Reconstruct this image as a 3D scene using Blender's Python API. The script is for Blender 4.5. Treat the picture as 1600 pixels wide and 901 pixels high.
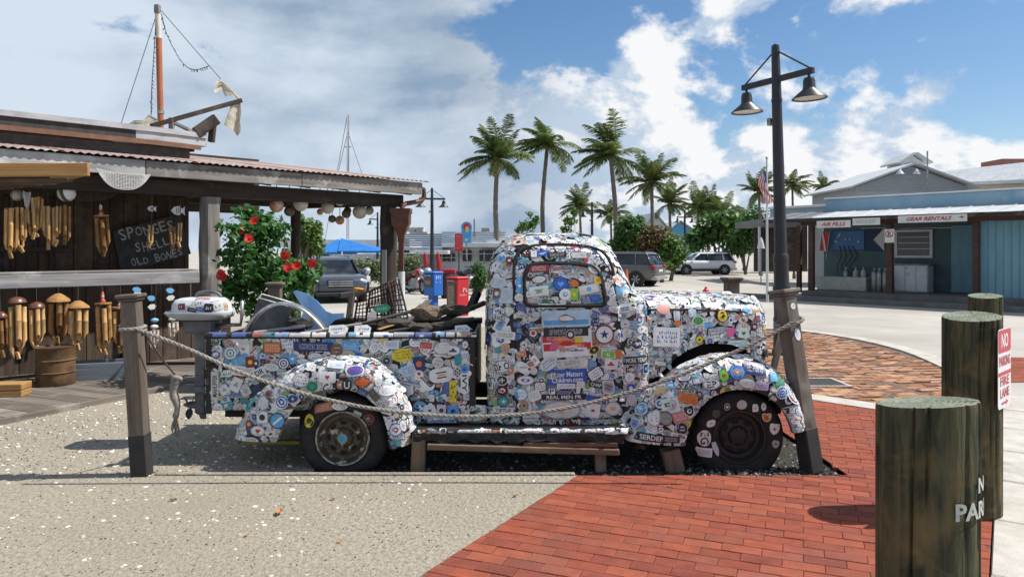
import bpy, bmesh, math, random
import numpy as np
from mathutils import Vector, Matrix, Euler
from mathutils.bvhtree import BVHTree

R = math.radians
sc = bpy.context.scene
col = sc.collection
for o in list(bpy.data.objects):
    bpy.data.objects.remove(o)

# ------------------------------------------------------------------ camera
F, CX, HY, H = 1120.0, 800.0, 392.0, 1.6
cam = bpy.data.cameras.new('camera')
cam.sensor_width = 36.0
cam.lens = 36.0 * F / 1600.0
cam.shift_y = -(450.5 - HY) / 1600.0
cam.clip_start, cam.clip_end = 0.05, 3000.0
camo = bpy.data.objects.new('camera', cam)
camo.location = (0, 0, H)
camo.rotation_euler = (R(90), 0, 0)
col.objects.link(camo)
sc.camera = camo

# ------------------------------------------------------------------ sun + sky
SUN_EL, SUN_AZ = R(54), R(4)              # azimuth measured from +X towards +Y
sd = Vector((math.cos(SUN_EL) * math.cos(SUN_AZ), math.cos(SUN_EL) * math.sin(SUN_AZ), math.sin(SUN_EL)))
sl = bpy.data.lights.new('sun', 'SUN')
sl.energy = 5.0
sl.angle = R(0.53)
sl.color = (1.0, 0.955, 0.89)
so = bpy.data.objects.new('sun', sl)
so.rotation_euler = sd.to_track_quat('Z', 'Y').to_euler()
so.location = (6, 0, 9)
col.objects.link(so)

world = bpy.data.worlds.new('World')
sc.world = world
world.use_nodes = True
wn, wl = world.node_tree.nodes, world.node_tree.links
wn.clear()


def wnode(t, **kw):
    n = wn.new(t)
    for k, v in kw.items():
        setattr(n, k, v)
    return n


def wmath(op, a, b=None, c=None, clamp=False):
    n = wnode('ShaderNodeMath', operation=op, use_clamp=clamp)
    for i, v in enumerate((a, b, c)):
        if v is None:
            continue
        if isinstance(v, (int, float)):
            n.inputs[i].default_value = v
        else:
            wl.new(v, n.inputs[i])
    return n.outputs[0]


def wsmooth(x, lo, hi):
    n = wnode('ShaderNodeMapRange', interpolation_type='SMOOTHSTEP')
    wl.new(x, n.inputs['Value'])
    n.inputs['From Min'].default_value = lo
    n.inputs['From Max'].default_value = hi
    return n.outputs['Result']


def wmix(f, a, b):
    n = wnode('ShaderNodeMix', data_type='RGBA')
    if isinstance(f, (int, float)):
        n.inputs['Factor'].default_value = f
    else:
        wl.new(f, n.inputs['Factor'])
    for s, v in ((6, a), (7, b)):
        if isinstance(v, tuple):
            n.inputs[s].default_value = (*v, 1)
        else:
            wl.new(v, n.inputs[s])
    return n.outputs[2]


def wnoise(vec, scale, detail=8, rough=0.55, dist=0.0):
    n = wnode('ShaderNodeTexNoise')
    n.inputs['Scale'].default_value = scale
    n.inputs['Detail'].default_value = detail
    n.inputs['Roughness'].default_value = rough
    n.inputs['Distortion'].default_value = dist
    wl.new(vec, n.inputs['Vector'])
    return n.outputs['Fac']


def wmap(vec, loc=(0, 0, 0), scale=(1, 1, 1)):
    n = wnode('ShaderNodeMapping')
    n.inputs['Location'].default_value = loc
    n.inputs['Scale'].default_value = scale
    wl.new(vec, n.inputs['Vector'])
    return n.outputs[0]


SKY = wnode('ShaderNodeTexSky', sky_type='NISHITA')
SKY.sun_disc = False
SKY.sun_elevation = SUN_EL
SKY.sun_rotation = R(90) - SUN_AZ         # Nishita: 0 = +Y, clockwise
SKY.air_density, SKY.dust_density, SKY.ozone_density = 1.0, 0.6, 2.0
tc = wnode('ShaderNodeTexCoord').outputs['Generated']
sep = wnode('ShaderNodeSeparateXYZ')
wl.new(tc, sep.inputs[0])
dx, dy, dz = sep.outputs
# broken cloud: a grey deck over the west (-X), cumulus in the rest
WS = (1.0, 1.0, 1.5)
n1 = wnoise(wmap(tc, (3.1, 0.4, 1.7), WS), 4.4, 10, 0.57, 0.15)
n2 = wnoise(wmap(tc, (3.125, 0.4, 1.74), WS), 4.4, 10, 0.57, 0.15)
deckbias = wmath('MULTIPLY', wsmooth(wmath('MULTIPLY_ADD', dz, 0.15, dx), 0.18, -0.06), 0.25)
lowbias = wmath('MULTIPLY_ADD', wsmooth(dz, 0.30, 0.08), 0.17, -0.03)
dens = wmath('ADD', wmath('ADD', n1, deckbias), lowbias)
mask = wsmooth(dens, 0.525, 0.60)
deck = wsmooth(wmath('MULTIPLY_ADD', dz, 0.2, dx), 0.22, -0.12)
n3 = wnoise(wmap(tc, (7.7, 2.1, 0.3), (1, 1, 2.2)), 2.0, 7, 0.5, 0.4)
lit = wsmooth(wmath('MULTIPLY_ADD', wmath('SUBTRACT', n1, n2), 4.5, n3), 0.30, 0.62)
greyc = wmix(wsmooth(wmath('MULTIPLY_ADD', n1, 0.35, n3), 0.56, 0.80), (3.5, 5.2, 7.5), (10.4, 11.9, 13.6))
cumc = wmix(lit, (8.2, 9.9, 12.2), (14.6, 14.8, 15.0))
cloudc = wmix(deck, cumc, greyc)
bluec = wnode('ShaderNodeHueSaturation')
bluec.inputs['Saturation'].default_value = 1.2
bluec.inputs['Value'].default_value = 1.9
wl.new(SKY.outputs[0], bluec.inputs['Color'])
skyc = wmix(mask, bluec.outputs[0], cloudc)
bg = wnode('ShaderNodeBackground')
bg.inputs['Strength'].default_value = 0.05
wl.new(skyc, bg.inputs['Color'])
wo = wnode('ShaderNodeOutputWorld')
wl.new(bg.outputs[0], wo.inputs['Surface'])

vs = sc.view_settings
vs.view_transform, vs.look, vs.gamma, vs.exposure, vs.use_curve_mapping = 'Standard', 'None', 1.0, 0.36, False
sc.render.engine = 'CYCLES'
sc.cycles.use_denoising = True
sc.cycles.max_bounces = 8
sc.cycles.transparent_max_bounces = 8
sc.cycles.caustics_reflective = sc.cycles.caustics_refractive = False

# ------------------------------------------------------------------ helpers
rng = random.Random(7)
WM = {}                                    # world matrix of every object


def P(px, py, d):
    return Vector(((px - CX) / F * d, d, H - (py - HY) / F * d))


def G(px, py, z=0.0):
    d = (H - z) * F / (py - HY)
    return Vector(((px - CX) / F * d, d, z))


def frame(x, z=None, origin=(0, 0, 0)):
    """matrix with local X along x, local Z near z"""
    x = Vector(x).normalized()
    z = Vector(z) if z is not None else Vector((0, 0, 1))
    if abs(x.dot(z.normalized())) > 0.98:
        z = Vector((0, 1, 0))
    y = z.cross(x).normalized()
    z = x.cross(y)
    m = Matrix((x, y, z)).transposed().to_4x4()
    m.translation = Vector(origin)
    return m


class MB:
    def __init__(s):
        s.v, s.f, s.c, s.cur = [], [], [], None

    def add(s, vs, fs, c=None):
        n = len(s.v)
        s.v.extend(tuple(p) for p in vs)
        for f in fs:
            s.f.append(tuple(i + n for i in f))
            s.c.append(c or s.cur or (1, 1, 1))
        return s

    def box(s, a, b, m=None, c=None):
        x0, y0, z0 = a
        x1, y1, z1 = b
        vs = [Vector(p) for p in ((x0, y0, z0), (x1, y0, z0), (x1, y1, z0), (x0, y1, z0), (x0, y0, z1), (x1, y0, z1), (x1, y1, z1), (x0, y1, z1))]
        if m is not None:
            vs = [m @ p for p in vs]
        return s.add(vs, [(3, 2, 1, 0), (4, 5, 6, 7), (0, 1, 5, 4), (1, 2, 6, 5), (2, 3, 7, 6), (3, 0, 4, 7)], c)

    def bbox(s, a, b, e=0.01, m=None, c=None):
        """box with chamfered edges"""
        bm = bmesh.new()
        bmesh.ops.create_cube(bm, size=1.0)
        for v in bm.verts:
            v.co = Vector([(a[i] + b[i]) / 2 + v.co[i] * (b[i] - a[i]) for i in range(3)])
        e = min(e, min(abs(b[i] - a[i]) for i in range(3)) * 0.45)
        bmesh.ops.bevel(bm, geom=bm.edges[:] , offset=e, segments=1, affect='EDGES')
        bm.verts.index_update()
        vs = [m @ v.co if m is not None else v.co.copy() for v in bm.verts]
        s.add(vs, [[v.index for v in f.verts] for f in bm.faces], c)
        bm.free()
        return s

    def tube(s, pts, r, n=8, c=None, caps=True):
        pts = [Vector(p) for p in pts]
        rs = r if isinstance(r, (list, tuple)) else [r] * len(pts)
        vs, fs = [], []
        up = None
        for i, p in enumerate(pts):
            t = (pts[min(i + 1, len(pts) - 1)] - pts[max(i - 1, 0)])
            t = t.normalized() if t.length > 1e-9 else Vector((0, 0, 1))
            if up is None:
                up = Vector((0, 0, 1)) if abs(t.z) < 0.9 else Vector((1, 0, 0))
            a = (up - t * up.dot(t))
            a = a.normalized() if a.length > 1e-6 else t.orthogonal().normalized()
            up = a
            b = t.cross(a)
            for k in range(n):
                th = 2 * math.pi * k / n
                vs.append(p + (a * math.cos(th) + b * math.sin(th)) * rs[i])
        for i in range(len(pts) - 1):
            for k in range(n):
                k2 = (k + 1) % n
                fs.append((i * n + k, i * n + k2, (i + 1) * n + k2, (i + 1) * n + k))
        if caps:
            fs.append(tuple(range(n))[::-1])
            fs.append(tuple((len(pts) - 1) * n + k for k in range(n)))
        return s.add(vs, fs, c)

    def lathe(s, prof, n=20, m=None, c=None, closed=False):
        """profile [(r,z)] around local Z"""
        vs, fs = [], []
        for r, z in prof:
            for k in range(n):
                th = 2 * math.pi * k / n
                vs.append(Vector((r * math.cos(th), r * math.sin(th), z)))
        if m is not None:
            vs = [m @ v for v in vs]
        for i in range(len(prof) - 1):
            for k in range(n):
                k2 = (k + 1) % n
                fs.append((i * n + k, i * n + k2, (i + 1) * n + k2, (i + 1) * n + k))
        if not closed:
            if prof[0][0] > 1e-5:
                fs.append(tuple(range(n))[::-1])
            if prof[-1][0] > 1e-5:
                fs.append(tuple((len(prof) - 1) * n + k for k in range(n)))
        return s.add(vs, fs, c)

    def grid(s, rows, c=None, wrap=False):
        nr, nc = len(rows), len(rows[0])
        vs = [p for r in rows for p in r]
        fs = []
        for i in range(nr - 1):
            for j in range(nc if wrap else nc - 1):
                j2 = (j + 1) % nc
                fs.append((i * nc + j, i * nc + j2, (i + 1) * nc + j2, (i + 1) * nc + j))
        return s.add(vs, fs, c)

    def prism(s, poly, z0, z1, m=None, c=None, inset=0.0, drop=0.0):
        """flat polygon (x,y) extruded; optional chamfered top"""
        n = len(poly)
        cx, cy = sum(p[0] for p in poly) / n, sum(p[1] for p in poly) / n
        vs = [Vector((p[0], p[1], z0)) for p in poly]
        if inset:
            vs += [Vector((p[0], p[1], z1 - drop)) for p in poly]
            for p in poly:
                d = Vector((cx - p[0], cy - p[1]))
                d = d.normalized() * min(inset * 1.4, d.length * .4)
                vs.append(Vector((p[0] + d.x, p[1] + d.y, z1)))
            lv = 2
        else:
            vs += [Vector((p[0], p[1], z1)) for p in poly]
            lv = 1
        if m is not None:
            vs = [m @ v for v in vs]
        fs = [tuple(range(n))[::-1], tuple(lv * n + k for k in range(n))]
        for l in range(lv):
            for k in range(n):
                k2 = (k + 1) % n
                fs.append((l * n + k, l * n + k2, (l + 1) * n + k2, (l + 1) * n + k))
        return s.add(vs, fs, c)

    def mesh(s, name, smooth=False):
        me = bpy.data.meshes.new(name)
        me.from_pydata(s.v, [], s.f)
        if s.c and any(x != (1, 1, 1) for x in s.c):
            at = me.color_attributes.new('Col', 'FLOAT_COLOR', 'CORNER')
            out = []
            for f, c in zip(s.f, s.c):
                out.extend((c[0], c[1], c[2], 1.0) * len(f))
            at.data.foreach_set('color', out)
        if smooth:
            me.polygons.foreach_set('use_smooth', [True] * len(me.polygons))
            if smooth is not True:
                me.set_sharp_from_angle(angle=R(smooth))
        me.update()
        return me

    def build(s, name, mat=None, parent=None, smooth=False, m=None, **tags):
        return obj(name, s.mesh(name, smooth), mat, parent, m, **tags)


def obj(name, me, mat=None, parent=None, m=None, label=None, cat=None, group=None, kind=None):
    o = bpy.data.objects.new(name, me)
    col.objects.link(o)
    m = m.copy() if m is not None else Matrix.Identity(4)
    if parent is not None:
        o.parent = parent
        o.matrix_parent_inverse = WM[parent].inverted()
    o.matrix_basis = m
    WM[o] = m
    if mat is not None and me is not None and not me.materials:
        for q in (mat if isinstance(mat, (list, tuple)) else [mat]):
            me.materials.append(q)
    return tag(o, label, cat, group, kind)


def tag(o, label=None, cat=None, group=None, kind=None):
    for k, v in (('label', label), ('category', cat), ('group', group), ('kind', kind)):
        if v:
            o[k] = v
    return o


def thing(name, label, cat, loc=(0, 0, 0), group=None, rz=0.0):
    m = Matrix.Translation(Vector(loc)) @ Matrix.Rotation(rz, 4, 'Z')
    o = obj(name, None, m=m, label=label, cat=cat, group=group)
    o.empty_display_size = 0.1
    return o


KIDS = {}


def copy_tree(root, m, label=None, parent=None):
    """copy a thing with its parts; m = world matrix of the new root"""
    def rec(o, par):
        c = o.copy()
        col.objects.link(c)
        if par is not None:
            c.parent = par
        for ch in o.children:
            rec(ch, c)
        return c
    r = rec(root, None)
    r.matrix_basis = m
    WM[r] = m
    if label:
        r['label'] = label
    return r


# --- materials
MATS = {}


def mat(name, c, c2=None, rough=0.7, scale=6.0, stretch=(1, 1, 1), bump=0.0, bscale=None, metal=0.0, spec=0.4, attr=False,
        rnd=0.0, lo=0.35, hi=0.65, detail=6.0, coat=0.0, c3=None, s3=1.5, lo3=0.55, hi3=0.7, trans=0.0, emit=None, alpha=None, dist=0.0, bstretch=None):
    if name in MATS:
        return MATS[name]
    m = bpy.data.materials.new(name)
    m.use_nodes = True
    N, L = m.node_tree.nodes, m.node_tree.links
    b = N['Principled BSDF']
    b.inputs['Roughness'].default_value = rough
    b.inputs['Metallic'].default_value = metal
    b.inputs['Specular IOR Level'].default_value = spec
    if coat:
        b.inputs['Coat Weight'].default_value = coat
        b.inputs['Coat Roughness'].default_value = 0.08
    tcn = N.new('ShaderNodeTexCoord')
    mp = N.new('ShaderNodeMapping')
    mp.inputs['Scale'].default_value = stretch
    src = tcn.outputs['Object']
    if rnd:                                # every piece gets its own stretch of grain
        oi = N.new('ShaderNodeObjectInfo')
        mu = N.new('ShaderNodeMath')
        mu.operation = 'MULTIPLY'
        mu.inputs[1].default_value = 61.0
        L.new(oi.outputs['Random'], mu.inputs[0])
        va = N.new('ShaderNodeVectorMath')
        L.new(src, va.inputs[0])
        L.new(mu.outputs[0], va.inputs[1])
        src = va.outputs[0]
    L.new(src, mp.inputs['Vector'])
    geo = N.new('ShaderNodeNewGeometry')

    def noise(scl, det=detail, st=None):
        n = N.new('ShaderNodeTexNoise')
        n.inputs['Scale'].default_value = scl
        n.inputs['Detail'].default_value = det
        n.inputs['Roughness'].default_value = 0.6
        n.inputs['Distortion'].default_value = dist
        if st:
            mp2 = N.new('ShaderNodeMapping')
            mp2.inputs['Scale'].default_value = st
            L.new(geo.outputs['Position'] if st == (1, 1, 1) else src, mp2.inputs['Vector'])
            L.new(mp2.outputs[0], n.inputs['Vector'])
        else:
            L.new(mp.outputs[0], n.inputs['Vector'])
        return n.outputs['Fac']

    def rng_(x, a, z):
        n = N.new('ShaderNodeMapRange')
        n.inputs['From Min'].default_value = a
        n.inputs['From Max'].default_value = z
        L.new(x, n.inputs['Value'])
        return n.outputs['Result']

    def mix(f, a, z, mode='MIX'):
        n = N.new('ShaderNodeMix')
        n.data_type = 'RGBA'
        n.blend_type = mode
        if isinstance(f, (int, float)):
            n.inputs['Factor'].default_value = f
        else:
            L.new(f, n.inputs['Factor'])
        for i, v in ((6, a), (7, z)):
            if isinstance(v, tuple):
                n.inputs[i].default_value = (*v, 1)
            else:
                L.new(v, n.inputs[i])
        return n.outputs[2]
    c2 = c2 or tuple(x * 0.8 for x in c)
    colr = mix(rng_(noise(scale), lo, hi), c, c2)
    if c3:
        colr = mix(rng_(noise(s3, 4, (1, 1, 1)), lo3, hi3), colr, c3)
    if attr:
        a = N.new('ShaderNodeVertexColor')
        a.layer_name = 'Col'
        colr = mix(1.0, colr, a.outputs['Color'], 'MULTIPLY')
    if rnd:
        v = N.new('ShaderNodeMapRange')
        v.inputs['To Min'].default_value = 1 - rnd
        v.inputs['To Max'].default_value = 1 + rnd * 0.7
        L.new(oi.outputs['Random'], v.inputs['Value'])
        h = N.new('ShaderNodeHueSaturation')
        L.new(v.outputs[0], h.inputs['Value'])
        L.new(colr, h.inputs['Color'])
        colr = h.outputs[0]
    L.new(colr, b.inputs['Base Color'])
    if bump:
        bp = N.new('ShaderNodeBump')
        bp.inputs['Strength'].default_value = 1.0
        bp.inputs['Distance'].default_value = bump
        L.new(noise(bscale or scale * 3, 5, bstretch or stretch), bp.inputs['Height'])
        L.new(bp.outputs[0], b.inputs['Normal'])
    if trans:
        ad = N.new('ShaderNodeMixShader')
        ad.inputs[0].default_value = trans
        tr = N.new('ShaderNodeBsdfTranslucent')
        L.new(colr, tr.inputs['Color'])
        L.new(b.outputs[0], ad.inputs[1])
        L.new(tr.outputs[0], ad.inputs[2])
        L.new(ad.outputs[0], N['Material Output'].inputs['Surface'])
    MATS[name] = m
    return m


def wood(name, c, c2, c3=None, rough=0.8, bump=0.004, rnd=0.15, sc_=9.0):
    """grain along local X"""
    return mat(name, c, c2, rough, sc_, (0.12, 1.6, 1.6), bump, sc_ * 3, rnd=rnd, lo=0.3, hi=0.68, c3=c3, s3=2.2, spec=0.2, bstretch=(0.08, 1.6, 1.6))


def beam(name, p0, p1, w, h, mt, parent=None, up=None, e=0.006, nseg=1, **tags):
    """squared timber from p0 to p1; local X along it, h along 'up'"""
    p0, p1 = Vector(p0), Vector(p1)
    L = (p1 - p0).length
    mb = MB().bbox((0, -w / 2, -h / 2), (L, w / 2, h / 2), e)
    return mb.build(name, mt, parent, m=frame(p1 - p0, up, p0), **tags)


def post(name, p0, p1, w, mt, parent=None, rz=0.0, e=0.008, **tags):
    """upright square timber, yaw rz"""
    p0, p1 = Vector(p0), Vector(p1)
    d = (p1 - p0)
    hint = Vector((math.cos(rz), math.sin(rz), 0))
    mb = MB().bbox((0, -w / 2, -w / 2), (d.length, w / 2, w / 2), e)
    return mb.build(name, mt, parent, m=frame(d, hint, p0), **tags)


def catmull(pts, n):
    """resample a polyline through Catmull-Rom to n points"""
    pts = [Vector(p) for p in pts]
    q = [pts[0] * 2 - pts[1]] + pts + [pts[-1] * 2 - pts[-2]]
    out = []
    m = len(pts) - 1
    for i in range(n):
        t = i / (n - 1) * m
        k = min(int(t), m - 1)
        u = t - k
        a, b, c, d = q[k], q[k + 1], q[k + 2], q[k + 3]
        out.append(0.5 * ((2 * b) + (c - a) * u + (2 * a - 5 * b + 4 * c - d) * u * u + (3 * b - a - 3 * c + d) * u ** 3))
    return out


_TXT = {}


def text2d(s, bold=0.0, shear=0.0):
    """flat text as (verts2d, faces), height ~1 cap, centred; cached"""
    k = (s, bold, shear)
    if k in _TXT:
        return _TXT[k]
    cu = bpy.data.curves.new('lettering', 'FONT')
    cu.body = s
    cu.align_x, cu.align_y = 'CENTER', 'CENTER'
    cu.offset = bold
    cu.shear = shear
    cu.resolution_u = 2
    o = bpy.data.objects.new('lettering', cu)
    me = bpy.data.meshes.new_from_object(o)
    vs = [(v.co.x, v.co.y) for v in me.vertices]
    fs = [tuple(p.vertices) for p in me.polygons]
    bpy.data.meshes.remove(me)
    bpy.data.objects.remove(o)
    bpy.data.curves.remove(cu)
    xs, ys = [v[0] for v in vs], [v[1] for v in vs]
    cx, cy = (min(xs) + max(xs)) / 2, (min(ys) + max(ys)) / 2
    vs = [(x - cx, y - cy) for x, y in vs]
    _TXT[k] = (vs, fs, max(xs) - min(xs), max(ys) - min(ys))
    return _TXT[k]


def text_on(mb, s, m, w, h, c, bold=0.0, shear=0.0):
    """add lettering fitted in w x h to MB in the XY plane of matrix m"""
    vs, fs, tw, th = text2d(s, bold, shear)
    kx, ky = w / tw, h / th
    mb.add([m @ Vector((x * kx, y * ky, 0)) for x, y in vs], fs, c)
# ================================================================== ground
def clip_poly(poly, clip):
    """Sutherland-Hodgman against a convex CCW polygon"""
    out = poly
    for i in range(len(clip)):
        a, b = clip[i], clip[(i + 1) % len(clip)]
        src, out = out, []
        if not src:
            break
        def side(p):
            return (b[0] - a[0]) * (p[1] - a[1]) - (b[1] - a[1]) * (p[0] - a[0])
        for j in range(len(src)):
            p, q = src[j], src[(j + 1) % len(src)]
            sp, sq = side(p), side(q)
            if sp >= 0:
                out.append(p)
            if sp * sq < 0:
                t = sp / (sp - sq)
                out.append((p[0] + (q[0] - p[0]) * t, p[1] + (q[1] - p[1]) * t))
    return out


def area2(poly):
    return 0.5 * sum(poly[i][0] * poly[(i + 1) % len(poly)][1] - poly[(i + 1) % len(poly)][0] * poly[i][1] for i in range(len(poly)))


def slab(name, poly, z0, z1, mt, parent=None, **k):
    if area2(poly) < 0:
        poly = poly[::-1]
    return MB().prism(poly, z0, z1).build(name, mt, parent, **k)


ROADZ = -0.11
m_road = mat('road_concrete', (0.44, 0.415, 0.37), (0.36, 0.335, 0.295), 0.85, 0.6, bump=0.004, bscale=60, c3=(0.29, 0.27, 0.235), s3=0.22, lo3=0.42, hi3=0.72, spec=0.2, detail=9)
m_conc = mat('shell_concrete', (0.385, 0.345, 0.275), (0.225, 0.195, 0.148), 0.9, 34, lo=.38, hi=.70, bump=0.022, bscale=42, c3=(0.27, 0.24, 0.19), s3=0.8, lo3=0.46, hi3=0.85, spec=0.2, detail=8)
m_kerb = mat('kerb_concrete', (0.50, 0.47, 0.42), (0.38, 0.355, 0.31), 0.88, 5, bump=0.004, bscale=60, c3=(0.30, 0.28, 0.24), s3=1.8, spec=0.2)
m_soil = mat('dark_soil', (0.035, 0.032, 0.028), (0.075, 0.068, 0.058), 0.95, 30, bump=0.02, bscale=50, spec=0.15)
m_joint = mat('sand_joint', (0.10, 0.06, 0.045), (0.22, 0.15, 0.11), 0.95, 20, spec=0.1)

# road and parking sheet out to the horizon
MB().add([(-900, -20, ROADZ), (900, -20, ROADZ), (900, 1500, ROADZ), (-900, 1500, ROADZ)], [(0, 1, 2, 3)]).build('road', m_road, kind='structure')

# shell-studded concrete pad on the left
e0, e1 = G(650, 901), G(900, 742)
ed = (e1 - e0).normalized()
E0, E1 = e0 - ed * 5.0, e1 + ed * 0.02
PADY, BEDX = 5.12, -1.45
concrete = slab('concrete_pavement', [(-9, -2), (E0.x, E0.y), (E1.x, PADY), (-9, PADY)], -0.2, 0.0, m_conc, kind='structure')
slab('concrete_pavement', [(-9, PADY), (BEDX, PADY), (BEDX, 8.2), (-9, 8.2)], -0.2, -0.003, m_conc, kind='structure')
slab('concrete_pavement', [(-9, 8.2), (3.0, 8.2), (3.0, 15.2), (-9, 15.2)], -0.2, -0.006, m_conc, kind='structure')
# planting bed of dark soil under the truck with its concrete lip
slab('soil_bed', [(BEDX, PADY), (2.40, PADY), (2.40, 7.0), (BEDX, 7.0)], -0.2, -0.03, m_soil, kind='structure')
slab('concrete_pavement', [(BEDX, 7.0), (2.40, 7.0), (2.40, 8.2), (BEDX, 8.2)], -0.2, -0.009, m_conc, kind='structure')
MB().bbox((-2.55, PADY - 0.012, -0.1), (0.45, PADY + 0.028, 0.016), 0.006).build('bed_kerb', m_conc, kind='structure')

# bed gravel
gr = MB()
r2 = random.Random(3)
def pebble(mb, x, y, z, s, c, rr):
    pts = []
    for k in range(6):
        a = k / 6 * 6.283 + rr.uniform(-.3, .3)
        pts.append((x + math.cos(a) * s * rr.uniform(.7, 1.1), y + math.sin(a) * s * rr.uniform(.7, 1.1), z))
    top = (x + rr.uniform(-.3, .3) * s, y, z + s * rr.uniform(.4, .9))
    mb.add(pts + [top], [(k, (k + 1) % 6, 6) for k in range(6)], c)
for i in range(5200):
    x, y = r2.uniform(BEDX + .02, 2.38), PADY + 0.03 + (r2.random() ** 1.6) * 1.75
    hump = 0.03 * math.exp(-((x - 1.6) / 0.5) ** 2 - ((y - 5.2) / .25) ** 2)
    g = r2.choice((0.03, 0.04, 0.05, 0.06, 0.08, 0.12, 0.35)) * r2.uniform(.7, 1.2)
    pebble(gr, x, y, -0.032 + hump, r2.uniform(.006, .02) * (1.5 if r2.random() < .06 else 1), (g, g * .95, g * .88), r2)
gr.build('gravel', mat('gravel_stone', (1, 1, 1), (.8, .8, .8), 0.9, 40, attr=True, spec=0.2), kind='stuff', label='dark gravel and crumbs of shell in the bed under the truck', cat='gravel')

# white shells pressed into the concrete, leaves blown over it
sh = MB()
m_shell = mat('shell_white', (1, 1, 1), (.85, .83, .8), 0.6, 60, attr=True, spec=0.4, bump=0.002, bscale=120)
r3 = random.Random(11)
def shell(mb, x, y, z, s, rr):
    n, a0 = 9, rr.uniform(0, 6.28)
    asp = rr.uniform(.6, .95)
    g = rr.uniform(.28, .8)
    c = (g, g * rr.uniform(.93, .99), g * rr.uniform(.84, .95))
    tilt = rr.uniform(-.15, .15)
    rows = []
    for q, h in ((1.0, -0.002), (.86, s * .16), (.5, s * .30)):
        ring = []
        for k in range(n):
            th = k / n * 6.283
            u, w = math.cos(th) * s * q, math.sin(th) * s * q * asp
            ring.append((x + u * math.cos(a0) - w * math.sin(a0), y + u * math.sin(a0) + w * math.cos(a0), z + h + u * tilt * .4))
        rows.append(ring)
    mb.grid(rows, c, wrap=True)
    b = len(mb.v)
    mb.v.append((x, y, z + s * .33))
    for k in range(n):
        mb.f.append((b - n + k, b - n + (k + 1) % n, b))
        mb.c.append(c)
cnt = 0
while cnt < 1700:
    x, y = r3.uniform(-6.2, 0.4), 2.9 + 5.3 * r3.random()
    # keep to the concrete side of the brick edge, thin out towards it
    dist = (Vector((x, y, 0)) - e0).cross(ed).z
    if dist > -0.12 or (dist > -0.6 and r3.random() < .75):
        continue
    if y > PADY - .03 and x > BEDX - .03:
        continue
    clump = math.sin(x * 3.1 + 1) * math.sin(y * 3.7 + x) + 0.35
    if r3.random() > 0.42 + .4 * clump and y < 5:
        continue
    shell(sh, x, y, 0.0, r3.uniform(.007, .017) * (1.4 if r3.random() < .2 else 1.0), r3)
    cnt += 1
sh.build('shell_fragments', m_shell, concrete, smooth=True, kind='stuff')
# grit and coarse aggregate
ag = MB()
for i in range(6500):
    x, y = r3.uniform(-5, 0.6), 2.9 + 4.0 * r3.random() ** 1.4
    dist = (Vector((x, y, 0)) - e0).cross(ed).z
    if dist > -0.05 or (y > PADY - .02 and x > BEDX - .03):
        continue
    g = r3.choice((.05, .07, .10, .14, .2, .3, .42)) * r3.uniform(.8, 1.2)
    pebble(ag, x, y, -0.001, r3.uniform(.004, .010), (g, g * .96, g * .88), r3)
ag.build('aggregate', MATS['gravel_stone'], concrete, kind='stuff')

m_leaf_dry = mat('dry_leaf', (0.42, 0.20, 0.06), (0.28, 0.11, 0.035), 0.75, 30, rnd=.4)
def leaf_litter(px, py, s, k):
    p = G(px, py)
    a = k * 1.7
    rows = []
    for i in range(6):
        t = i / 5
        w = math.sin(math.pi * min(1, t * .96 + .02)) * s * .28
        zc = 0.006 + 0.25 * s * (t - .5) ** 2
        rows.append([(p.x + (t - .5) * s * math.cos(a) - q * w * math.sin(a), p.y + (t - .5) * s * math.sin(a) + q * w * math.cos(a), zc + abs(q) * .18 * s) for q in (-1, 0, 1)])
    o = MB().grid(rows).build('fallen_leaf', m_leaf_dry, smooth=True, cat='leaf', group='dry leaves blown over the paving')
    return o
LITTER = [(271, 782, .07, 'small rust-coloured dry leaf alone on the shell concrete below the rope post'),
          (436, 803, .13, 'long curled brown leaf on the shell concrete in front of the rear wheel'),
          (305, 728, .06, 'tan dry leaf beside the shadow line near the rope post foot'),
          (103, 708, .05, 'small orange leaf on the sunlit concrete near the wooden deck'),
          (530, 848, .05, 'small reddish leaf lying among shells in the middle of the concrete'),
          (1028, 802, .06, 'yellow dry leaf on the red bricks in front of the truck cab'),
          (805, 776, .06, 'tan leaf on the concrete close to the brick edge'),
          (520, 781, .06, 'orange leaf on the concrete straight in front of the rear wheel'),
          (385, 838, .05, 'small orange leaf at the lower edge of the concrete'),
          (1047, 760, .04, 'tiny yellow leaf on the bricks near the front wooden prop')]
for k, (a, b, s, l) in enumerate(LITTER):
    leaf_litter(a, b, s * .62, k)['label'] = l

# ---- red clay pavers on the right
brick_cols = [(0.295, 0.076, 0.042), (0.27, 0.070, 0.041), (0.31, 0.086, 0.048), (0.275, 0.080, 0.051), (0.235, 0.063, 0.041)]
m_bricks = [mat('paver_%d' % i, c, tuple(x * .74 for x in c), 0.88, 9, bump=0.004, bscale=60, rnd=0.10, spec=0.2, c3=(c[0] * .55 + .02, c[1] * .75 + .012, c[2] * .8 + .012), s3=2.1, lo3=.50, hi3=.78) for i, c in enumerate(brick_cols)]
KE0, KE1 = G(1545, 901), G(1560, 640)      # inner edge of the right kerb
kd = (KE1 - KE0)
far0, far1 = G(1290, 628), G(1560, 668)
redpoly_near = [(E0.x, E0.y), (KE0.x + (E0.y - KE0.y) * kd.x / kd.y, E0.y), (KE1.x, KE1.y - .02), (far0.x, far0.y), (2.41, far0.y + .02), (2.41, PADY), (E1.x, PADY)]
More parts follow.
